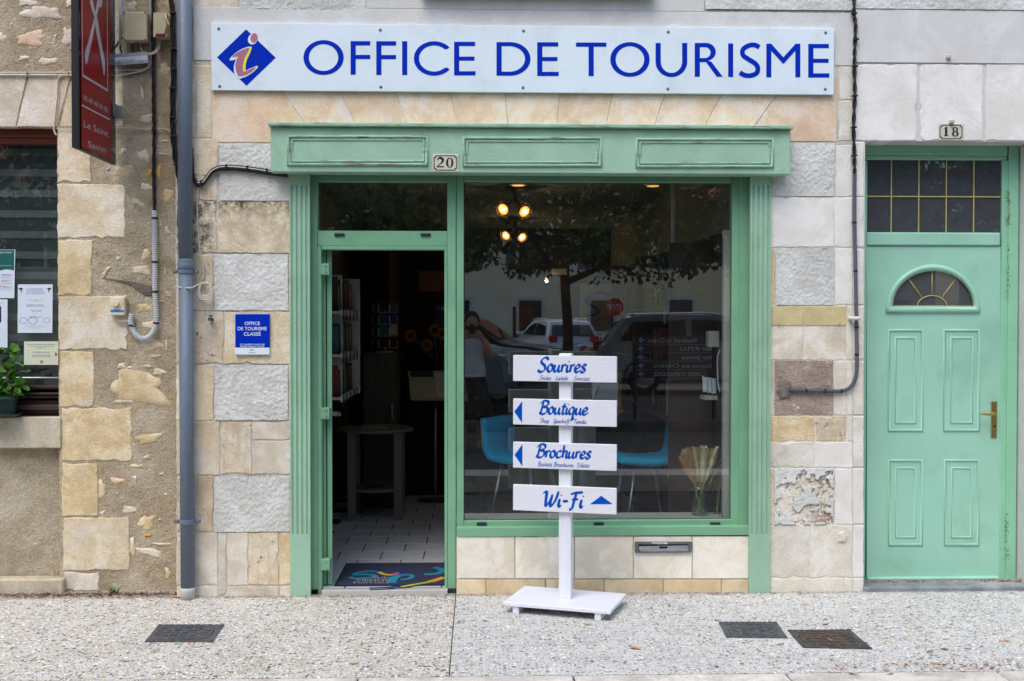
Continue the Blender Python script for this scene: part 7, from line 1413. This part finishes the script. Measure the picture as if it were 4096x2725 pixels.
# leaf litter along the foot of the wall and by the kerb
def litter(name, n, fpos, smin, smax, mat, label, seed):
    nr = random.Random(seed); mb = MB()
    for k in range(n):
        x, y = fpos(nr); s = nr.uniform(smin,smax); a = nr.uniform(0,6.28); d = Vector((math.cos(a),math.sin(a),0))*s; e = Vector((-math.sin(a),math.cos(a),0))*s*nr.uniform(.15,.45); c = Vector((x,y,nr.uniform(.001,.010)))
        mb.add([c-d+Vector((0,0,nr.uniform(0,.006))), c-e*.9, c+d+Vector((0,0,nr.uniform(0,.006))), c+e], [(0,1,2,3)])
    props(ob(name, mb, mat), label, 'litter', None, 'stuff')
litter('leaf_litter', 900, lambda r_: (r_.uniform(-3.6,-1.75), .09-abs(r_.gauss(0,.06))), .004, .014, m_soil, 'dark crumbled leaf litter along the foot of the left stone house', 1)
litter('leaf_litter', 260, lambda r_: (r_.uniform(-3.3,-1.75), .08-abs(r_.gauss(0,.05))), .008, .022, m_litter, 'brown leaf fragments swept against the left stone house', 2)
gq = G(3760,2665); litter('leaf_litter', 190, lambda r_: (gq.x+r_.gauss(0,.26), max(KERB_Y+.02, gq.y+r_.gauss(0,.045))), .004, .016, m_leaf_dry, 'scattered orange leaf fragments by the kerb before number 18', 3)
litter('leaf_litter', 130, lambda r_: (r_.uniform(DX0+.02,DX1), r_.uniform(.10,.14)), .008, .02, m_leaf_dry, 'dry leaf bits caught on the door step of number 18', 4)
for o in [o for o in bpy.data.objects if o.name.startswith('leaf_litter') and o['label'].startswith('dry leaf bits')]: o.location.z += P(3700,2349,-.02).z
litter('leaf_litter', 420, lambda r_: (r_.uniform(-1.7,2.3), -.026-abs(r_.gauss(0,.025))), .003, .012, m_litter, 'thin line of leaf crumbs along the shopfront base', 5)
# weed at the wall foot
wq = G(472,2365); mb = MB(); rg = random.Random(3)
for k in range(40):
    a = rg.uniform(0,6.28); d = Vector((math.cos(a)*.035, math.sin(a)*.02, rg.uniform(.02,.06))); b = Vector((wq.x+rg.gauss(0,.012), .08, 0)); s = Vector((.003,0,0)); mb.add([b-s, b+s, b+d], [(0,1,2)])
t = thing('weed', (wq.x,.08,0), 'small green weed growing at the foot of the left stone house', 'weed'); ob('blades', mb, m_leaf_g, t)
# fibre and dirt caught on the number 18 frame
def speck(px0, px1, py0, py1, n, seed):
    nr = random.Random(seed); mb = MB()
    for k in range(n):
        c = P(nr.gauss((px0+px1)/2,(px1-px0)/4), nr.uniform(py0,py1), YD-.0205); s = nr.uniform(.001,.0035); mb.add([c+Vector((-s,0,-s*.6)), c+Vector((s,0,-s)), c+Vector((s*.5,0,s)), c+Vector((-s*.7,0,s*.8))], [(0,1,2,3)])
    o = ob('grime_specks', mb, m_dirt, dfr); o['kind'] = 'stuff'
speck(4022, 4044, 760, 900, 130, 1); speck(4024, 4040, 980, 1200, 80, 2); speck(4016, 4040, 2050, 2240, 110, 4)
